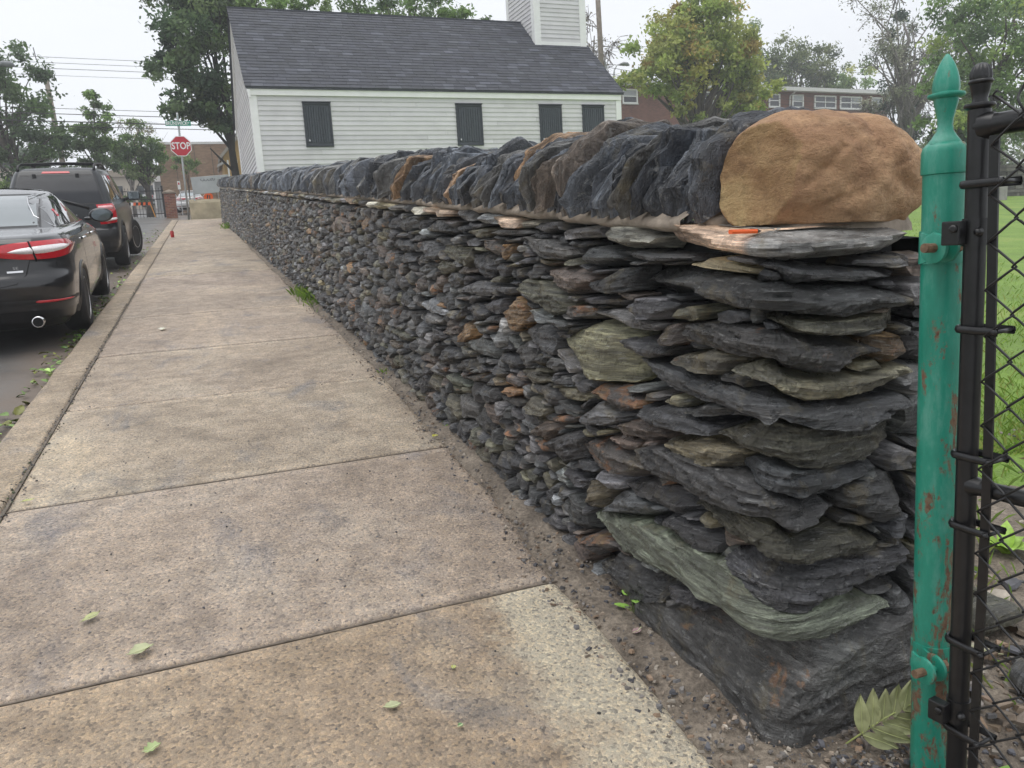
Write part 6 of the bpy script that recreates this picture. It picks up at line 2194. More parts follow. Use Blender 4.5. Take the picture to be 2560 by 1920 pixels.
# ---- black SUV ahead of it
def suv(root, pm):
    lv = [(.30, .12, 4.25, .82, .14, .05), (.40, .03, 4.36, .88, .16, .06), (.55, .0, 4.40, .895, .17, .07), (.68, .0, 4.40, .90, .18, .07), (.72, .05, 4.38, .90, .18, .07), (.90, .055, 4.32, .897, .18, .07),
          (1.02, .065, 4.0, .885, .18, .07), (1.08, .08, 3.55, .87, .18, .07), (1.12, .10, 3.40, .85, .18, .07), (1.30, .20, 3.12, .80, .17, .07), (1.50, .34, 2.82, .735, .16, .07), (1.60, .42, 2.66, .70, .15, .07), (1.655, .47, 2.52, .665, .14, .06), (1.69, .56, 2.40, .60, .13, .05), (1.71, .75, 2.2, .45, .10, .03), (1.715, 1.0, 1.9, .2, .06, 0)]
    C = Car(lv)
    zs = np.concatenate([np.linspace(.30, 1.12, 40), np.linspace(1.14, 1.715, 34)])
    ar = [(.98, .36, .42), (3.60, .36, .42)]
    b = C.body(zs, ar).build('body', pm, root, local=True)
    smooth_by_angle(b, 38)
    C.rear_patch([(-.69, 1.13), (.69, 1.13), (.575, 1.57), (-.575, 1.57)], .006, 20, 10).build('rear_window', plain('tinted_glass', (.022, .024, .029), .22, spec=.35), root, local=True, smooth=True)
    C.rear_patch([(-.72, 1.105), (.72, 1.105), (.60, 1.59), (-.60, 1.59)], .003, 20, 10).build('rear_window_seal', TRIMB, root, local=True, smooth=True)
    C.rear_patch([(-.22, 1.615), (.22, 1.615), (.20, 1.645), (-.20, 1.645)], .010, 8, 2).build('brake_light', LRED, root, local=True)
    mb = MB()
    mb.tube([(.47, C.rear(.47, 1.05) - .04, 1.05), (.28, C.rear(.28, 1.12) - .035, 1.12), (-.02, C.rear(0, 1.21) - .028, 1.21)], [.024, .020, .012], 8)
    mb.xform(Matrix.Identity(4))
    mb2 = MB()
    for a in mb.v: pass
    wp = mb.build('wiper', TRIMB, root, local=True, smooth=True)
    for x in (-.33, .33):
        MB().box((x, C.rear(x, 1.56) - .012, 1.555), (.055, .03, .10)).build('window_hinge', TRIMB, root, local=True)
    for sg in (1, -1):
        C.side_patch([(.36, 1.17), (3.1, 1.14), (2.62, 1.57), (.62, 1.57)], .005, 24, 8, sg).build('side_window', CGLASS, root, local=True, smooth=True)
        for y0 in (1.05, 1.95):
            C.side_patch([(y0, 1.15), (y0 + .09, 1.15), (y0 + .13, 1.58), (y0 + .04, 1.58)], .009, 2, 8, sg).build('door_pillar', TRIMB, root, local=True)
        # tail lamps
        lm = C.corner_patch(12.4, 25, lambda u: .775 + .03 * u, lambda u: 1.10 + .015 * u, .014, 16, 10, sg).build('tail_lamp', LRED, root, local=True, smooth=True)
        C.corner_patch(12.8, 23, lambda u: .815 + .03 * u, lambda u: .865 + .02 * u, .028, 12, 3, sg).build('clear_lens', LWHITE, lm, local=True, smooth=True)
        C.corner_patch(12.8, 22, lambda u: 1.02, lambda u: 1.075 + .01 * u, .026, 12, 3, sg).build('upper_lens', plain('lamp_pink', (.70, .32, .33), .15, coat=1), lm, local=True, smooth=True)
        C.corner_patch(3, 26, lambda u: .50, lambda u: .69, .012, 16, 4, sg).build('bumper_corner', TRIMB, root, local=True, smooth=True)
        mb = MB()
        mb.box((sg * 1.03, 2.86, 1.20), (.24, .10, .17))
        mm = mb.build('mirror', pm, root, local=True)
        bevel(mm, .035, 3)
        MB().box((sg * 1.03, 2.806, 1.20), (.20, .006, .13)).build('mirror_glass', plain('mirror_glass_grey', (.25, .29, .31), .06, metal=.8), mm, local=True)
        mb = MB().tube([(sg * .83, 2.9, 1.12), (sg * .94, 2.88, 1.16)], .03, 8)
        mb.build('mirror_arm', TRIMB, mm, local=True)
        mb = MB()
        rl = [(.56, 1.66), (.66, 1.735), (.9, 1.765), (1.6, 1.78), (2.2, 1.765), (2.40, 1.70)]
        mb.tube([(sg * .59, y, z) for y, z in rl], [.024, .022, .019, .019, .019, .024], 8)
        mb.build('roof_rail', TRIMB, root, local=True, smooth=True)
    for y_ in (.86, 1.9):
        MB().tube([(-.59, y_, 1.77), (0, y_, 1.787), (.59, y_, 1.77)], .017, 8).build('cross_bar', TRIMB, root, local=True, smooth=True)
    for ay, az, r_ in ar: arch_parts(root, C, ay, az, r_, TRIMB, .36)
    for sg in (1, -1):
        wheel(root, sg * .80, .98, .36, .235, sg, 0, 6, .62)
        wheel(root, sg * .82, 3.60, .36, .235, sg, R(-16), 6, .62)
    C.rear_patch([(-.80, .50), (.80, .50), (.80, .60), (-.80, .60)], .01, 16, 3).build('bumper_strip', TRIMB, root, local=True, smooth=True)
    C.rear_patch([(-.72, .685), (.72, .685), (.72, .70), (-.72, .70)], .012, 12, 2).build('bumper_step', plain('grey_plastic', (.09, .09, .095), .5), root, local=True)
    MB().bb((-.27, C.rear(0, .85) - .02, .80), (.27, C.rear(0, .85) - .006, .95)).build('licence_plate', plain('plate_grey', (.5, .52, .54), .5), root, local=True)
    mb = MB().tube([(.30, .22, .33), (.30, .5, .34)], .03, 10)
    mb.build('exhaust_tip', ALLOY, root, local=True)
    MB().bb((-.6, .3, .22), (.6, 4.0, .34)).build('underbody', TRIMB, root, local=True)


sv = car_root('sport_utility_vehicle', -2.33, 15.55, R(.6), 'black sport utility vehicle with roof rails and red tail lamps parked ahead of the saloon', 'car')
suv(sv, CP_BLUE)
sv.scale = (1, 1, 1.055)

MB().bb((-.6, .6, .16), (.6, 4.4, .30)).build('underbody', TRIMB, sal, local=True)

w1 = car_root('saloon_car', -.78, 57.5, 0.0, 'white saloon car seen from behind between brick pillar and concrete block', 'car', 0.02)
saloon(w1, CP_WHITE, plain('pale_rear_glass', (.30, .35, .37), .06, coat=1), False)
w2 = car_root('sport_utility_vehicle', -3.9, 82.0, R(52), 'white sport utility vehicle parked on the rise behind the iron fence', 'car', 0.0)
suv(w2, CP_WHITE)

# ================================================================ trees and bushes
def leaf_mat():
    k = NT('foliage')
    a = k.n('Attribute', attribute_name='col')
    k.base(a.outputs['Color'])
    k.set(Roughness=.55, Specular_IOR_Level=.25)
    tr = k.n('BsdfTranslucent')
    k.l(a.outputs['Color'], tr.inputs[0])
    ms = k.n('MixShader')
    ms.inputs[0].default_value = .42
    k.l(k.b.outputs[0], ms.inputs[1])
    k.l(tr.outputs[0], ms.inputs[2])
    out_ = [q for q in k.t.nodes if q.type == 'OUTPUT_MATERIAL'][0]
    k.l(ms.outputs[0], out_.inputs[0])
    return k.mat


LEAF = leaf_mat()
BARK = plain('bark', (.085, .072, .06), .95, var=.35, nscale=5, bump=.6, bscale=25)
BARKD = plain('dark_bark', (.035, .030, .027), .95, var=.35, nscale=5)
TWIG = plain('grey_twig', (.16, .145, .135), .95, var=.3)


def leaves(mb, C, S, col, rg, up=.35):
    """one leaf-shaped quad at each centre C, size S, colour col"""
    n = len(C)
    d = rg.normal(size=(n, 3))
    d /= np.linalg.norm(d, axis=1)[:, None]
    q = rg.normal(size=(n, 3))
    q[:, 2] += up
    e = np.cross(d, q)
    e /= np.linalg.norm(e, axis=1)[:, None] + 1e-9
    a = d * S[:, None]
    b = e * (S * rg.uniform(.35, .6, n))[:, None]
    V = np.stack([C - a, C - b * .9 + a * .1, C + a, C + b + a * .05], 1).reshape(-1, 3)
    i = np.arange(n) * 4
    mb.add(V, np.stack([i, i + 1, i + 2, i + 3], 1), 0, np.repeat(col, 4, 0))


def tree(label, base, h, tr, blobs, pal, n_leaf, size, seed, name='tree', bark=None, ncl=None, fork=.35, drift=(0, 0, 0), limbs=14, twigs=0, clr=.135, cat='tree', trunk_to=None, zmin=None):
    rg = np.random.default_rng(seed)
    B = np.array(base, float)
    o = empty(name, base, label, cat)
    bl = np.array(blobs, float)                # cx,cy,cz,rx,ry,rz (world)
    vol = (bl[:, 3] * bl[:, 4] * bl[:, 5]) ** .67
    pr = vol / vol.sum()
    ncl = ncl or max(30, n_leaf // 110)
    # clump centres, favouring the shell
    which = rg.choice(len(bl), ncl, p=pr)
    dirs = rg.normal(size=(ncl, 3))
    dirs /= np.linalg.norm(dirs, axis=1)[:, None]
    rad_ = rg.uniform(.2, 1.35, ncl) ** .6
    CC = bl[which, :3] + dirs * rad_[:, None] * bl[which, 3:]
    crown = MB()
    per = rg.multinomial(n_leaf, rg.dirichlet(np.full(ncl, 1.3)))
    idx = np.repeat(np.arange(ncl), per)
    R0 = clr * (bl[which, 3] + bl[which, 5])[idx]
    off = rg.normal(size=(len(idx), 3)) * R0[:, None] * np.array([.62, .62, .42])
    P = CC[idx] + off + np.array(drift) * (np.abs(off[:, 2:3]) + rg.uniform(0, 1, (len(idx), 1)))
    pal = np.array(pal, float)
    cl_c = 1.65 * pal[rg.integers(len(pal), size=ncl)] * rg.uniform(.7, 1.25, (ncl, 1))
    col = cl_c[idx] * rg.uniform(.7, 1.35, (len(idx), 1))
    col = np.concatenate([np.clip(col, 0, 1), np.ones((len(idx), 1))], 1)
    if zmin is not None:
        ok = P[:, 2] > zmin
        P, col = P[ok], col[ok]
    leaves(crown, P, size * rg.uniform(.6, 1.3, len(P)), col, rg)
    tm = MB()
    top = bl[np.argmax(bl[:, 2]), :3] if trunk_to is None else np.array(trunk_to, float)
    tp = [B + np.array([0, 0, -.4])]
    for t in np.linspace(.12, 1, 9):
        p = B + (top - B) * t
        p[:2] += rg.normal(size=2) * tr * .7 * t
        tp.append(p)
    rs = [tr * 1.25] + [tr * (1 - .82 * t) for t in np.linspace(.12, 1, 9)]
    tm.tube(tp, rs, 9)
    order = rg.permutation(ncl)[:limbs]
    hh = top[2] - B[2]
    for i in order:
        c = CC[i]
        f = np.clip((c[2] - B[2]) / hh * rg.uniform(.35, .75), fork * .7, .92)
        k_ = f * 9
        a = tp[int(np.clip(k_, 1, 8))]
        mid = a * .5 + c * .5 + np.array([0, 0, .10 * np.linalg.norm(c - a)]) + rg.normal(size=3) * .08 * np.linalg.norm(c - a)
        r0 = tr * (1 - .8 * f) * .55
        tm.tube([a, a * .7 + mid * .3, mid, c], [r0, r0 * .8, r0 * .5, r0 * .15], 6)
    for i in range(twigs):
        c = CC[rg.integers(ncl)]
        a = c + rg.normal(size=3) * np.array([.3, .3, .3]) * bl[0, 3] * .4
        a[2] -= abs(rg.normal()) * .5
        t = c + (c - bl[0, :3]) * rg.uniform(.05, .4) + rg.normal(size=3) * .3
        tm.tube([a, (a + c) / 2 + rg.normal(size=3) * .08, c, t], [.028, .020, .013, .005], 4, cap=False)
    tm.build('trunk', bark or BARK, o, smooth=True)
    if n_leaf: crown.build('crown', LEAF, o)
    return o


DG = [(.085, .125, .055), (.10, .15, .06), (.065, .10, .05), (.12, .165, .08)]
MG = [(.12, .18, .06), (.14, .21, .07), (.10, .155, .055), (.165, .225, .09)]
YG = [(.22, .27, .08), (.18, .24, .075), (.15, .21, .07), (.26, .27, .085)]
AUT = [(.19, .24, .06), (.24, .27, .075), (.16, .21, .06), (.30, .28, .08), (.31, .24, .08), (.23, .27, .08), (.28, .30, .10), (.20, .25, .07), (.22, .27, .075), (.27, .29, .09), (.24, .28, .08)]
GREYG = [(.17, .18, .13), (.15, .165, .11), (.21, .21, .16)]

tree('tall dark green oak at the far left behind the parked cars', (-7.9, 46, 4.0), 9, .22,
     [(-7.6, 46, 10.6, 1.2, 1.4, 1.8), (-8.6, 46, 9.2, 1.6, 1.6, 1.7), (-6.9, 45.5, 8.3, 1.1, 1.3, 1.3), (-8.0, 46, 7.2, 2.0, 1.6, 1.1), (-9.6, 46, 11.4, 1.3, 1.3, 1.5), (-6.7, 46, 7.2, .8, 1, .8)], DG + [(.075, .12, .04)], 12000, .125, 1, name='oak_tree', limbs=26)
tree('slim green maple between the tall oak and the bushy tree on the left', (-5.1, 48, 4.1), 7, .13,
     [(-4.9, 48, 10.0, .55, .7, .9), (-4.9, 48, 8.9, .95, 1, 1.0), (-5.2, 48, 7.9, 1.1, 1, .9), (-4.5, 48, 8.1, .8, .8, .8), (-5.0, 48, 6.9, 1.2, 1, .7)], DG + MG, 5600, .12, 2, name='maple_tree', limbs=18)
tree('bushy mid green tree behind the iron fence, left of the stop sign', (-2.85, 50, 4.2), 5, .22,
     [(-2.9, 50, 8.4, 1.0, 1, .9), (-3.6, 50, 7.6, .9, .9, .8), (-2.3, 50, 7.4, .8, .8, .8), (-2.9, 50, 6.7, 1.3, 1, .6)], MG + DG + [(.12, .15, .07)], 6500, .11, 3, name='ash_tree', limbs=16, fork=.5)
tree('bare pale topped tree showing behind the bushy tree on the left', (-4.3, 58, 4.7), 6, .12,
     [(-4.2, 58, 10.0, 1.5, 1, 1.1), (-3.4, 58, 9.4, 1.1, 1, 1.0)], [(.22, .22, .14), (.19, .19, .11)], 700, .10, 4, name='bare_tree', bark=TWIG, limbs=22, twigs=120)
KT = 37.0 / 29.5


def far(b_): return [(q[0] * KT, q[1] * KT, 1.4 + (q[2] - 1.4) * KT, q[3] * KT, q[4] * KT, q[5] * KT) for q in b_]


tree('huge dark green tree with black trunk rising left of the church', (1.57, 37, 3.3), 10, .20,
     far([(.55, 29.5, 9.3, 1.3, 1.6, 1.5), (-.3, 29.5, 8.2, .85, 1.2, .9), (.6, 29.8, 7.2, 1.2, 1.4, 1.0), (.0, 29.5, 10.3, 1.0, 1.3, .9), (1.3, 30, 10.6, 1.6, 1.6, 1.2), (-.1, 29.5, 6.5, .7, .8, .45), (1.0, 29.6, 6.2, .8, 1.0, .6), (.3, 29.5, 11.3, .8, 1.2, .7), (-.55, 29.5, 9.3, .45, .6, .6)]),
     DG + [(.05, .085, .04), (.09, .12, .05), (.03, .05, .028)], 26000, .118, 5, name='oak_tree', bark=BARKD, limbs=16, trunk_to=(1.19, 37, 11.7))
mb = MB().tube([(1.55, 36.95, 5.1), (1.25, 36.9, 5.42), (.94, 36.85, 5.75), (.56, 36.8, 6.2)], [.075, .056, .044, .025], 7)
mb.build('broken_limb', BARKD, bpy.data.objects['oak_tree.001'], smooth=True)
tree('feathery green tree tops above the left half of the church roof', (3.6, 36, 3.3), 9, .2,
     [(2.4, 36, 11.8, 1.3, 1.2, .7), (3.9, 36, 11.9, 1.5, 1.2, .7), (5.2, 36, 11.7, .9, 1.2, .6), (3.4, 36, 10.6, 2.6, 1.5, .8)], MG + [(.11, .15, .07)], 6500, .10, 6, name='ash_tree')
tree('rounded deep green maple rising over the middle of the church ridge', (9.2, 36, 3.3), 9, .25,
     [(7.6, 36, 11.9, 1.5, 1.5, .9), (9.6, 36, 12.6, 2.0, 1.6, 1.0), (11.0, 36, 11.9, 1.4, 1.4, .8), (12.7, 36, 11.1, .8, 1, .6), (9.4, 36, 10.8, 3.2, 1.6, .9)], DG + MG, 9000, .11, 7, name='maple_tree')
tree('large maple turning orange and yellow in front of the brick apartment block', (26.2, 38, 3.5), 10, .34,
     [(26.3, 38, 12.2, 2.2, 2, 1.5), (24.3, 38, 11.2, 1.9, 1.8, 1.3), (28.2, 38, 11.2, 1.8, 1.8, 1.3), (23.4, 38, 9.6, 1.7, 1.6, 1.0), (26.0, 37.6, 10.0, 2.4, 1.8, 1.1), (29.4, 38, 9.4, 1.6, 1.6, 1.0), (25.0, 37.6, 8.2, 1.2, 1.2, .6), (28.6, 37.8, 8.3, 1.3, 1.2, .6), (30.2, 38, 8.6, .8, 1, .6), (26.2, 38, 13.4, 1.2, 1.2, .7)], AUT, 30000, .14, 8, name='maple_tree', limbs=44, fork=.42)
tree('bare twiggy tree against the sky behind the orange maple', (25.5, 50, 4.2), 12, .2,
     [(26.0, 50, 15.0, 3.4, 2, 2.4), (24.5, 50, 13.0, 2.4, 2, 2.2)], [(.16, .15, .10)], 500, .11, 9, name='bare_tree', bark=TWIG, limbs=40, twigs=320)
tree('dark green tree between the orange maple and the windblown tree', (48.0, 64, 5.2), 14, .35,
     [(48.4, 64, 18.2, 1.9, 2, 2.4), (47.4, 64, 16.0, 2.4, 2, 1.8), (49.5, 64, 15.0, 2.2, 2, 1.6)], DG, 5200, .16, 10, name='oak_tree', limbs=20)
tree('windblown light green tree behind the apartment block roof', (56.0, 66, 5.4), 13, .35,
     [(55.0, 66, 17.6, 2.6, 2, 1.7), (58.3, 66, 17.8, 2.6, 2, 1.5), (52.8, 66, 16.0, 2.0, 2, 1.4), (57.0, 66, 15.4, 4.6, 2, 1.6), (60.6, 66, 16.2, 1.5, 2, 1.2)], [(.11, .14, .055), (.085, .115, .045), (.14, .16, .07), (.06, .085, .04)], 9500, .17, 11, name='willow_tree', drift=(.7, 0, .5), limbs=26)
tree('small yellow green tree behind the right end of the apartment roof', (66, 68, 5.6), 11, .3,
     [(65.0, 68, 16.4, 2.2, 2, 1.5), (68.5, 68, 17.0, 2.6, 2, 1.6), (63.4, 68, 15.0, 2, 2, 1.3)], YG + MG, 4200, .17, 12, name='ash_tree')
tree('tall thin leaved grey tree with bare upper branches, right of the apartment block', (43.8, 40, 3.7), 13, .36,
     [(43.4, 40, 14.0, 3.4, 2.4, 2.8), (43.0, 40, 11.2, 2.6, 2, 1.6), (44.6, 40, 9.6, 2.8, 2, 1.5), (42.4, 40, 8.8, 2.0, 2, 1.0), (46.4, 40, 12.2, 2.0, 2, 1.8)], GREYG + [(.06, .085, .05)], 5200, .105, 13, name='birch_tree', bark=TWIG, limbs=46, twigs=420, clr=.13)
tree('dark feathery pine beside the grey tree on the right', (46.4, 43, 3.8), 11, .26,
     [(46.3, 43, 14.2, 1.0, 1, 1.8), (46.3, 43, 12.0, 1.7, 1.4, 1.3), (46.0, 43, 9.9, 2.4, 1.6, 1.2), (45.4, 43, 8.0, 2.6, 1.6, 1.0)], [(.05, .075, .055), (.04, .06, .04)], 6000, .12, 14, name='pine_tree', limbs=22)
tree('broad leafy green tree filling the upper right corner behind the gate', (34.2, 27, 2.5), 8, .3,
     [(33.2, 27, 9.6, 1.9, 2, 1.9), (35.6, 27, 10.4, 2.2, 2, 1.8), (32.4, 27, 7.4, 1.6, 1.8, 1.3), (34.6, 27, 6.8, 2.4, 2, 1.4), (32.0, 27, 5.4, 1.4, 1.6, 1.0), (36, 27, 8.4, 2.0, 2, 1.5), (34.8, 27, 5.0, 2.4, 1.6, .9)], MG + DG + YG[:2], 20000, .125, 15, name='elm_tree', limbs=26)
tree('dense hedge of young trees behind the far graveyard wall', (42, 34, 3.1), 4, .12,
     [(39.5, 33, 4.8, 2.4, 1.5, 1.3), (43, 34, 5.2, 2.8, 1.5, 1.6), (47.5, 35, 5.4, 3.0, 1.5, 1.7), (36.6, 32, 4.2, 1.8, 1.3, 1.0)], DG + GREYG, 8000, .12, 16, name='shrub_row', cat='hedge', limbs=12)
tree('low dark bushes behind the iron fence on the left', (-4.8, 46, 4.0), 1.4, .04,
     [(-4.4, 46, 4.9, .9, .6, .55), (-6.0, 46, 4.9, 1.2, .6, .55), (-2.9, 46, 4.8, .6, .5, .45), (-8, 46, 5.2, 1.4, .7, .8)], DG + MG, 3600, .085, 17, name='bush', cat='bush', limbs=8)
tree('light green shrub at the far left edge behind the cars', (-12.2, 44, 3.9), 3, .06,
     [(-12.0, 44, 6.0, 2.4, 1, 1.3), (-10.0, 44, 5.6, 1.2, .8, .9)], MG + YG, 3600, .10, 18, name='bush', cat='bush', limbs=8)
tree('thin young tree in front of the tan flat roofed building', (-.75, 56, 4.6), 3.5, .05,
     [(-.85, 56, 8.1, .75, .5, .7), (-.5, 56, 7.6, .6, .5, .5)], MG, 1300, .085, 19, name='sapling', limbs=8)
tree('row of distant dark trees closing the horizon at far left', (-26, 100, 7), 9, .3,
     [(-30, 100, 13, 5, 3, 4), (-22, 100, 12.5, 5, 3, 4), (-15, 100, 12, 5, 3, 3.4), (-9, 102, 11.5, 4, 3, 2.8), (-3, 102, 11.2, 4, 3, 2.6)], [(.075, .10, .06), (.06, .085, .05)], 9000, .28, 20, name='tree_row', cat='trees', limbs=20)

# ================================================================ damp air
hz = NT('haze_air')
hz.t.nodes.remove(hz.b)
pv = hz.t.nodes.new('ShaderNodeVolumePrincipled')
pv.inputs['Color'].default_value = (.93, .95, .98, 1)
pv.inputs['Density'].default_value = .0022
pv.inputs['Anisotropy'].default_value = .1
hz.l(pv.outputs[0], [q for q in hz.t.nodes if q.type == 'OUTPUT_MATERIAL'][0].inputs['Volume'])
MB().bb((-90, -30, -41), (110, 125, 31)).build('haze', hz.mat, kind='stuff')

# ================================================================ small things
rg = np.random.default_rng(77)
LEAFP = plain('pale_leaf', (.40, .42, .24), .5, var=.2, nscale=40, attr=True)
LEAFG = plain('green_leaf', (.16, .27, .06), .45, var=.25, nscale=30, attr=True)


def leaf_blade(L_, W_, n=7, fold=.25, curl=.15, lobes=0, seed=0):
    """leaf blade along +x, base at the origin: (n,5,3) grid"""
    r_ = np.random.default_rng(seed)
    P = np.zeros((n, 5, 3))
    for i in range(n):
        t = i / (n - 1)
        w_ = W_ * math.sin(math.pi * min(1, t * .97 + .03) ** .85) * (1 + (lobes * .35 * math.sin(t * 19) if lobes else 0)) + .0006
        for j in range(5):
            v = (j - 2) / 2
            P[i, j] = (L_ * t, w_ * v, fold * abs(v) * w_ - curl * L_ * (t - .4) ** 2 + .06 * L_ * float(vn(t * 3, v * 2, seed, 3)))
    return P


def put(P, M):
    s = P.shape
    Q = np.array([(M @ Vector(p))[:] for p in P.reshape(-1, 3)])
    return Q.reshape(s)


def slope_at(x, y, dz=0.0, rz=0.0, tilt=0.0):
    return Matrix.Translation((x, y, GR * y + dz)) @ Matrix.Rotation(math.atan(GR), 4, 'X') @ Matrix.Rotation(rz, 4, 'Z') @ Matrix.Rotation(tilt, 4, 'Y')


def fallen(x, y, L_, W_, rz, label, col=(1, 1, 1, 1), mat_=None, seed=1, lob=0):
    L_, W_ = L_ * .85, W_ * .85
    mb = MB().grid(put(leaf_blade(L_, W_, 9, .45, -.35, lob or .35, seed), slope_at(x, y, .010, rz)), 0, col)
    o = mb.build('fallen_leaf', mat_ or LEAFP, None, label, 'leaf', 'fallen leaves on the sidewalk', smooth=True)
    mr = [put(np.array([[[L_ * t, 0, .0015 + .35 * L_ * (t - .4) ** 2 + .06 * L_ * float(vn(t * 3, 0, seed, 3))]]]), slope_at(x, y, .010, rz))[0, 0] for t in np.linspace(-.12, .95, 8)]
    MB().tube(mr, [.0016] * 7 + [.0005], 5).build('midrib', plain('leaf_rib', (.55, .58, .35), .6), o)
    return o


fallen(-.37, 2.47, .085, .030, R(22), 'largest pale green leaf lying flat on the near sidewalk slab joint', seed=3)
fallen(-.53, 2.74, .075, .020, R(40), 'curled yellow green leaf beyond the largest pale leaf on the sidewalk', (1, 1, .8, 1), seed=4)
fallen(.30, 1.93, .050, .018, R(-10), 'small pale leaf on the near sidewalk closest to the middle bottom of the photo', seed=5)
fallen(-.30, 2.00, .048, .020, R(20), 'torn mottled leaf at the bottom of the sidewalk left of the middle', (.8, .95, .7, 1), seed=6, lob=1)
fallen(-.93, 3.98, .060, .016, R(10), 'yellow leaf on the sidewalk beside the kerb crack', (1.1, 1.1, .7, 1), seed=7)
fallen(-.52, 8.3, .10, .045, R(80), 'whitish crumpled leaf lying in the middle distance of the sidewalk', (1.6, 1.5, 2.2, 1), seed=8, lob=1)
fallen(.52, 2.02, .020, .008, R(60), 'tiny bright yellow leaf fragment right of the small pale leaf', (1.2, 1.2, .6, 1), seed=9)
fallen(.46, 1.78, .018, .009, R(10), 'tiny dark green leaf fragment near the bottom of the sidewalk', (.25, .5, .3, 1), seed=10)
fallen(1.03, 4.05, .045, .018, R(30), 'yellow leaf on the dirt at the foot of the wall', (1.3, 1.15, .35, 1), seed=11)
fallen(1.12, 1.98, .045, .014, R(200), 'dry pink brown leaf on the dirt beside the seedling', (.95, .62, 1.1, 1), seed=12)

CAN = plain('red_can', (.42, .03, .03), .35, var=.15, nscale=60)
cn = empty('drink_can', (-.87, 23.0, 2.105), 'red can standing alone on the far part of the sidewalk', 'can')
mb = MB().lathe([(.03, 0), (.045, .004), (.047, .02), (.047, .15), (.040, .165), (.039, .17)], (-.87, 23.0, 2.108), 20)
smooth_by_angle(mb.build('body', CAN, cn), 40)
MB().lathe([(.038, .1705), (.038, .1725)], (-.87, 23.0, 2.108), 16).build('lid', ALLOY, cn)

# carpenter's pencil on the cover stone
PEN = plain('orange_paint', (.85, .13, .02), .4, var=.06)
pz = 1.2475 + GR * 1.55 + .004
pe = empty('pencil', (1.2, 1.555, pz), 'flat orange carpenter pencil lying on the cover stone against the boulder', 'pencil')
a0, a1 = Vector((1.158, 1.560, pz + .006)), Vector((1.236, 1.566, pz + .004))
d_ = (a1 - a0).normalized()
nrm = Vector((0, 0, 1)).cross(d_).normalized()
sec = [(-.0075, 0), (-.0055, .0052), (.0055, .0052), (.0075, 0), (.0055, -.0052), (-.0055, -.0052)]
u2 = d_.cross(nrm)
poly = [tuple(a0 + nrm * a + u2 * b) for a, b in sec]
MB().prism(poly, tuple(a1 - a0)).build('body', PEN, pe)
mb = MB()
P = [[tuple(a1 + d_ * t + nrm * a * k_ + u2 * b * k_) for t, k_ in ((.0002, 1), (.012, .35), (.018, .05))] for a, b in sec + sec[:1]]
mb.grid(np.array(P))
mb.build('tip', plain('pencil_lead', (.05, .045, .04), .6), pe)

# seedling at the wall foot
sd_ = empty('seedling', (1.165, 2.08, .19), 'small bright green seedling with rounded leaves growing at the wall foot', 'plant')
base = Vector((1.165, 2.085, GR * 2.085 - .02))
mb = MB()
for i in range(9):
    a = i * 2.4
    el_ = .35 + .08 * i
    tip = base + Vector((math.cos(a) * .034 * (1.1 - i * .05), math.sin(a) * .034 * (1.1 - i * .05), .028 + .007 * i))
    mb.tube([base, (base + tip) / 2 + Vector((0, 0, .01)), tip], .0013, 5)
    M = Matrix.Translation(tip) @ Matrix.Rotation(a, 4, 'Z') @ Matrix.Rotation(-.25, 4, 'Y')
    g = rg.uniform(1.5, 2.0)
    MB().grid(put(leaf_blade(.036, .0135, 7, .15, .2, 0, i), M), 0, (g, g * 1.05, g * .9, 1)).build('leaf', LEAFG, sd_, smooth=True)
mb.build('stem', LEAFG, sd_, smooth=True)

# ash frond lying against the foot of the post
fr = empty('leaf_frond', (1.45, 1.33, .13), 'pale green compound leaf with paired leaflets lying against the post foot', 'leaf')
f0, f1 = Vector((1.335, 1.350, .128)), Vector((1.490, 1.262, .262))
axis = (f1 - f0)
LN = axis.length
axis.normalize()
out_n = Vector((-.45, -.85, .25)).normalized()
sidev = axis.cross(out_n).normalized()
out_n = sidev.cross(axis).normalized()
MB().tube([f0, f0 + axis * LN * .5 - sidev * .006, f1], [.0024, .0020, .0012], 6).build('rachis', plain('leaf_rachis', (.40, .45, .16), .5), fr, smooth=True)
for i in range(13):
    t = .22 + .78 * (i // 2) / 6
    sg = 1 if i % 2 else -1
    p = f0 + axis * LN * min(t, 1)
    ang = R(62 - 30 * t) * sg if i < 12 else 0
    dirv = (axis * math.cos(ang) + sidev * math.sin(ang)).normalized()
    yv = out_n.cross(dirv).normalized()
    M = Matrix(((dirv.x, yv.x, out_n.x, p.x), (dirv.y, yv.y, out_n.y, p.y), (dirv.z, yv.z, out_n.z, p.z), (0, 0, 0, 1)))
    L_ = rg.uniform(.080, .10) * (1.1 - .25 * t)
    g = rg.uniform(.60, .80)
    lf = MB().grid(put(leaf_blade(L_, .0175, 9, .2, .15 * rg.uniform(-1, 1), 0, 40 + i), M), 0, (g, g, g * .85, 1)).build('leaflet', LEAFP, fr, smooth=True)
    rib = put(np.array([[[L_ * q, 0, .001 + .03 * L_ * float(vn(q * 3, 0, 40 + i, 3)) * 2 - 0 * q] for q in np.linspace(0, .95, 6)]]), M)[0]
    MB().tube(list(rib), .0008, 4).build('midrib', plain('rib', (.5, .54, .25), .5) if i == 0 else bpy.data.materials['rib'], lf)

# --- slate chips, gravel, grit
CHIP = plain('slate_chips', (.16, .16, .165), .55, var=.3, nscale=30, attr=True, bump=.4, bscale=120)


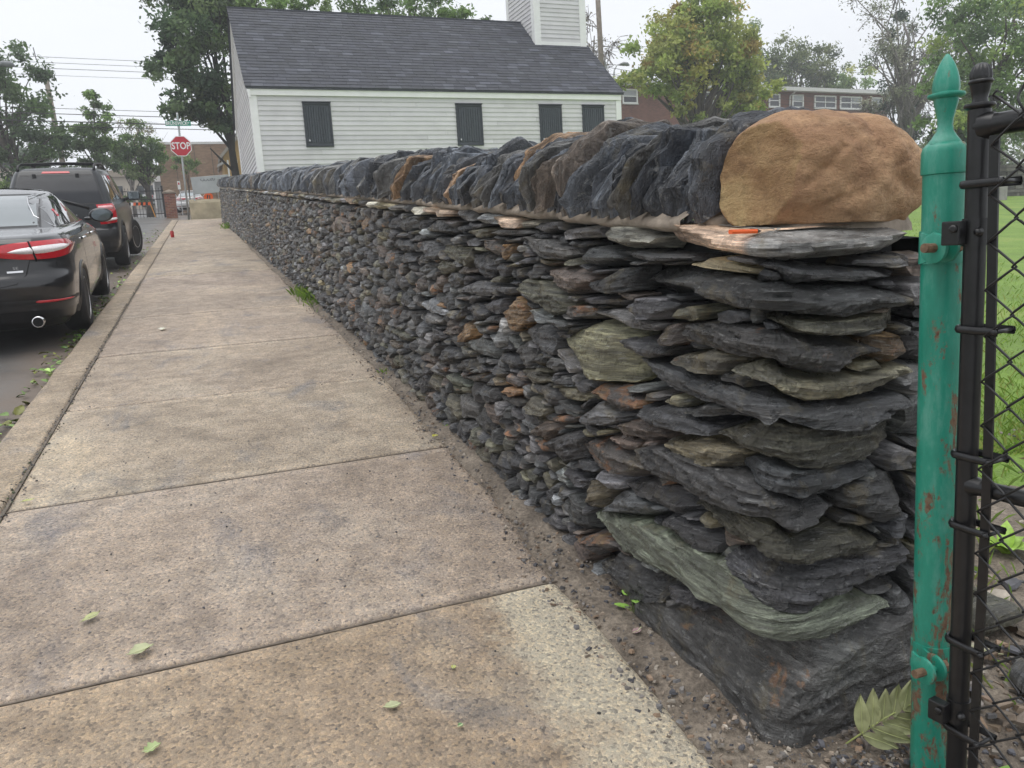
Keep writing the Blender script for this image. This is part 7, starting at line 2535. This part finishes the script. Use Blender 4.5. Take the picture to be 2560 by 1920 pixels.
def chips(n, fx, smin, smax, cols, flat=.35, seed=0, pw=2.2):
    r_ = np.random.default_rng(seed)
    mb = MB()
    for i in range(n):
        x, y, dz = fx(r_)
        s = smin + (smax - smin) * r_.random() ** pw
        k_ = r_.integers(5, 8)
        a = np.sort(r_.uniform(0, 2 * math.pi, k_))
        ra = s * r_.uniform(.55, 1.0, k_)
        h = s * flat * r_.uniform(.4, 1.2)
        tx, ty = r_.normal(0, .22, 2)
        top = [(x + ra[q] * math.cos(a[q]) * .8, y + ra[q] * math.sin(a[q]) * .8) for q in range(k_)]
        bot = [(x + ra[q] * math.cos(a[q]), y + ra[q] * math.sin(a[q])) for q in range(k_)]
        z = GR * y + dz
        vs = [(px, py, z + h + (px - x) * tx + (py - y) * ty) for px, py in top] + [(px, py, z - .4 * h + (px - x) * tx + (py - y) * ty) for px, py in bot]
        c = np.array(cols[r_.integers(len(cols))]) * r_.uniform(.6, 1.4)
        mb.add(vs, [tuple(range(k_))] + [(q + k_, (q + 1) % k_ + k_, (q + 1) % k_, q) for q in range(k_)], 0, (*c, 1))
    return mb


C1 = [(.8, .78, .76), (.6, .6, .65), (1.2, 1.05, .9), (1.5, 1.2, .9), (1.8, 1.45, 1.1), (.5, .5, .55), (1.2, 1.1, 1.0), (1.5, 1.05, .7), (2.1, 1.85, 1.5)]


def foot(r_):
    y = 1.25 + 11 * r_.random() ** 2.0
    x1 = float(np.interp(y, XS, XV)) + .03 if y > 1.5 else 1.5
    x0 = px_right(y) - .10
    return x0 + (x1 - x0) * r_.random() ** .75, y, -.004 + .008 * r_.random()


chips(5200, foot, .002, .015, C1, .45, 1, 3.2).build('gravel', CHIP, None, kind='stuff')


def endf(r_):
    return r_.uniform(.98, 2.2), r_.uniform(.85, 1.5), -.008


chips(2400, endf, .002, .017, C1, .4, 2, 3.2).build('gravel', CHIP, None, kind='stuff')


def rub(r_):
    x, y = 1.72 + 2.3 * r_.random() ** 1.5, r_.uniform(-.6, 3.0)
    return x, y, -.02 + .05 * r_.random() * math.exp(-((x - 1.9) / .5) ** 2)


chips(2600, rub, .008, .060, C1 + [(1.3, 1, .7)] * 3, .28, 3).build('slate_rubble', CHIP, None, kind='stuff')


def grit(r_):
    y = 1.2 + 7 * r_.random() ** 1.7
    return r_.uniform(-1.0, px_right(y)), y, .001


chips(1500, grit, .0012, .0075, [(.6, .6, .65), (1, 1, 1), (.45, .45, .5), (1.9, 1.7, 1.4), (.4, .4, .4)], .5, 4, 3.5).build('grit', CHIP, None, kind='stuff')


def crackgrit(r_):
    y = 2.2 + 11 * r_.random() ** 1.3
    return -.992 + r_.normal(0, .022), y, .0


chips(1500, crackgrit, .002, .010, [(.4, .4, .42), (.6, .55, .5), (.9, .85, .8), (.5, .6, .3)], .5, 5).build('kerb_grit', CHIP, None, kind='stuff')
for i, (x, y, s, lab) in enumerate(((2.12, 1.62, .13, 'pale olive stone lying on the rubble behind the gate stile'), (2.02, 1.30, .12, 'grey flat stone below the pale olive stone behind the gate'), (2.25, .95, .15, 'dark slab half buried in the rubble behind the gate mesh'))):
    th_ = np.linspace(0, 2 * math.pi, 26, endpoint=False)
    P = np.zeros((26, 9, 3))
    for j, q in enumerate(np.linspace(-1, 1, 9)):
        k_ = max(0, 1 - abs(q) ** 3) ** .5
        rr_ = s * k_ * (1 + .22 * vn(np.cos(th_) * 1.6 + i * 5, np.sin(th_) * 1.6, q, 5 + i))
        P[:, j] = np.stack([x + rr_ * np.cos(th_), y + rr_ * np.sin(th_) * .7, GR * y + .03 + q * s * .42 + .02 * vn(th_, q * 2, i, 3)], -1)
    c = np.tile(np.array(CLS['oge'[i]]), (26 * 9, 1))
    MB().grid(P, 0, c, closed_u=True).build('loose_stone', SLATE, None, lab, 'stone', sp=(P * 1.0).reshape(-1, 3))

# --- grass, weeds, gutter leaves
GRASS = LEAF


def blades(n, fx, hmin, hmax, cols, seed, wd=.003):
    r_ = np.random.default_rng(seed)
    mb = MB()
    vs, cs = [], []
    for i in range(n):
        x, y, dz = fx(r_)
        h = r_.uniform(hmin, hmax)
        a = r_.uniform(0, 6.28)
        b = r_.normal(0, .5, 2) * h
        w_ = wd * r_.uniform(.7, 1.4)
        z = GR * y + dz
        dx, dy = math.cos(a) * w_, math.sin(a) * w_
        vs += [(x - dx, y - dy, z), (x + dx, y + dy, z), (x + b[0] * .5 + dx * .6, y + b[1] * .5 + dy * .6, z + h * .65), (x + b[0], y + b[1], z + h * .9)]
        c = np.array(cols[r_.integers(len(cols))]) * r_.uniform(.7, 1.3)
        cs += [(*c, 1)] * 4
    i4 = np.arange(n) * 4
    return mb.add(vs, np.stack([i4, i4 + 1, i4 + 2, i4 + 3], 1), 0, np.array(cs))


def lawnf(r_):
    y = 2.6 + 14 * r_.random() ** 2
    return 1.85 + (y * 1.1) * r_.random(), y, -.02


blades(16000, lawnf, .03, .08, [(.20, .32, .05), (.26, .38, .07), (.16, .27, .04), (.34, .36, .11)], 11, .004).build('lawn_grass', GRASS, None, kind='stuff')


def rubg(r_):
    return r_.uniform(1.8, 3.8), r_.uniform(.6, 3.0), -.01


blades(1100, rubg, .04, .10, [(.20, .33, .06), (.30, .36, .10), (.25, .38, .08)], 12, .004).build('rubble_weeds', GRASS, None, kind='stuff')
for i, (x, y, s, n, lab) in enumerate(((.80, 26.3, .30, 160, 'green weed tuft at the far end of the wall foot'), (1.07, 9.9, .17, 200, 'long patch of weeds at the wall foot in the middle distance'), (1.14, 9.3, .10, 90, 'small weed just nearer than the long patch at the wall foot'), (1.16, 4.25, .05, 30, 'tiny green sprout at the wall foot near the yellow leaf'), (1.12, 5.75, .05, 30, 'little weed between stones at the wall foot beyond the sprout'))):
    o = blades(n, lambda r_: (x + r_.normal(0, s * .45), y + r_.normal(0, s * (2.2 if i == 1 else .7)), -.02), s * .4, s * .9, [(.20, .33, .05), (.28, .40, .08), (.15, .25, .05)], 20 + i, .012 if y > 20 else .007)
    o.build('weed', GRASS, None, lab, 'weed')


def gut(n, x, y, sx, sy, seed, s=.05):
    r_ = np.random.default_rng(seed)
    mb = MB()
    for i in range(n):
        px, py = x + r_.normal(0, sx), y + r_.normal(0, sy)
        px = min(px, -1.275)
        M = Matrix.Translation((px, py, GR * py - .10 + .03 * r_.random())) @ Matrix.Rotation(r_.uniform(0, 6.3), 4, 'Z') @ Matrix.Rotation(r_.normal(0, .35), 4, 'Y') @ Matrix.Rotation(r_.normal(0, .35), 4, 'X')
        c = np.array([(1, 1, 1), (1.5, 1.4, 1.6), (.7, .8, .7), (2.2, 1.9, 2.4), (.9, .55, .5), (1.2, .8, .6)][r_.integers(6)]) * r_.uniform(.6, 1.2)
        mb.grid(put(leaf_blade(s * r_.uniform(.6, 1.5), s * .3 * r_.uniform(.7, 1.3), 5, .3, .4, 1, i), M), 0, (*c, 1))
    return mb


g_ = gut(60, -1.40, 5.55, .09, .30, 1, .085)
for a in ((40, -1.38, 7.6, .06, .5, 2), (46, -1.36, 8.9, .05, .5, 3), (46, -1.36, 10.5, .06, .8, 4), (60, -1.38, 13, .07, 1.6, 5), (60, -1.4, 18, .10, 2.5, 6), (40, -1.5, 25, .2, 3, 7)):
    t = gut(*a, s=.06)
    for v_, c_ in zip(t.v, t.c):
        pass
    off = g_.n
    g_.v += t.v
    g_.c += t.c
    g_.f += [tuple(i + off for i in f) for f in t.f]
    g_.m += t.m
    g_.n += t.n
g_.build('gutter_leaves', LEAFG, None, smooth=True, kind='stuff')


def broadleaf(x, y, n, L_, lab, seed, col=(1, 1, 1)):
    r_ = np.random.default_rng(seed)
    o = empty('broadleaf_plant', (x, y, GR * y), lab, 'plant')
    for i in range(n):
        a = i * 2.4 + r_.uniform(-.3, .3)
        M = Matrix.Translation((x, y, GR * y)) @ Matrix.Rotation(a, 4, 'Z') @ Matrix.Rotation(-R(r_.uniform(20, 55)), 4, 'Y')
        g = r_.uniform(.9, 1.5)
        MB().grid(put(leaf_blade(L_ * r_.uniform(.7, 1.2), L_ * .24, 8, .25, .6, 0, seed + i), M), 0, (g * col[0], g * col[1], g * col[2], 1)).build('leaf', LEAFG, o, smooth=True)


broadleaf(2.30, 1.42, 9, .14, 'broad green dock plant in the rubble behind the gate mesh', 5)
broadleaf(2.62, 1.9, 8, .12, 'lime green weed on the rubble edge, right of the gate stile', 6, (1.5, 1.4, 1))
broadleaf(1.93, .72, 7, .08, 'low green weed near the bottom right corner', 7, (1.2, 1.3, 1))
broadleaf(1.56, 1.12, 5, .05, 'small weed growing at the foot of the green post', 8, (1.2, 1.3, 1))
fallen(1.98, 1.06, .09, .024, R(70), 'yellow brown dead leaf on the slate rubble behind the gate', (1.1, .75, .25, 1), seed=30)
fallen(2.2, 1.2, .11, .03, R(20), 'tan dry leaf on the slate rubble behind the gate', (1.0, .78, 1.0, 1), seed=31)
fallen(2.0, 1.45, .10, .03, R(120), 'pale grey green dry leaf under the mesh of the gate', (.9, .8, 1.0, 1), seed=32)

# --- graveyard beyond the gate
gw = empty('graveyard_wall', (31, 24.5, 2.2), 'low dark stone wall at the far side of the lawn, seen beside the gate', 'stone wall')
mb = MB()
r_ = np.random.default_rng(4)
for c_ in range(9):
    x = 26.0
    while x < 40:
        L_ = r_.uniform(.2, .6)
        v = r_.uniform(.5, 1.5)
        mb.box((x + L_ / 2, 24.5 + r_.uniform(-.03, .03), 2.2 + .075 + c_ * .15), (L_ - .02, .4, .135), None, 0, (v, v, v * .95, 1), .04)
        x += L_
mb.build('stones', plain('dark_wall_stone', (.10, .095, .085), .8, var=.3, nscale=6, attr=True), gw, kind='stuff')
for i, (x, y, w_, h, lab) in enumerate(((25.8, 20, .55, .75, 'grey rounded gravestone on the lawn beside the gate stile'), (27.4, 21.5, .5, .6, 'shorter leaning gravestone right of the rounded one'), (29.0, 22, .6, .9, 'tall pale gravestone in front of the graveyard wall'))):
    a = np.linspace(0, math.pi, 12)
    poly = [(x - w_ / 2, y, GR * y - .1)] + [(x + w_ / 2, y, GR * y - .1)] + [(x + w_ / 2 * math.cos(q), y, GR * y + h - w_ * .35 + w_ * .35 * math.sin(q)) for q in a]
    MB().prism(poly, (.02 * i, .12, 0)).build('gravestone', plain('gravestone_%d' % i, (.30, .29, .27), .85, var=.25, nscale=5), None, lab, 'gravestone', 'gravestones on the lawn')
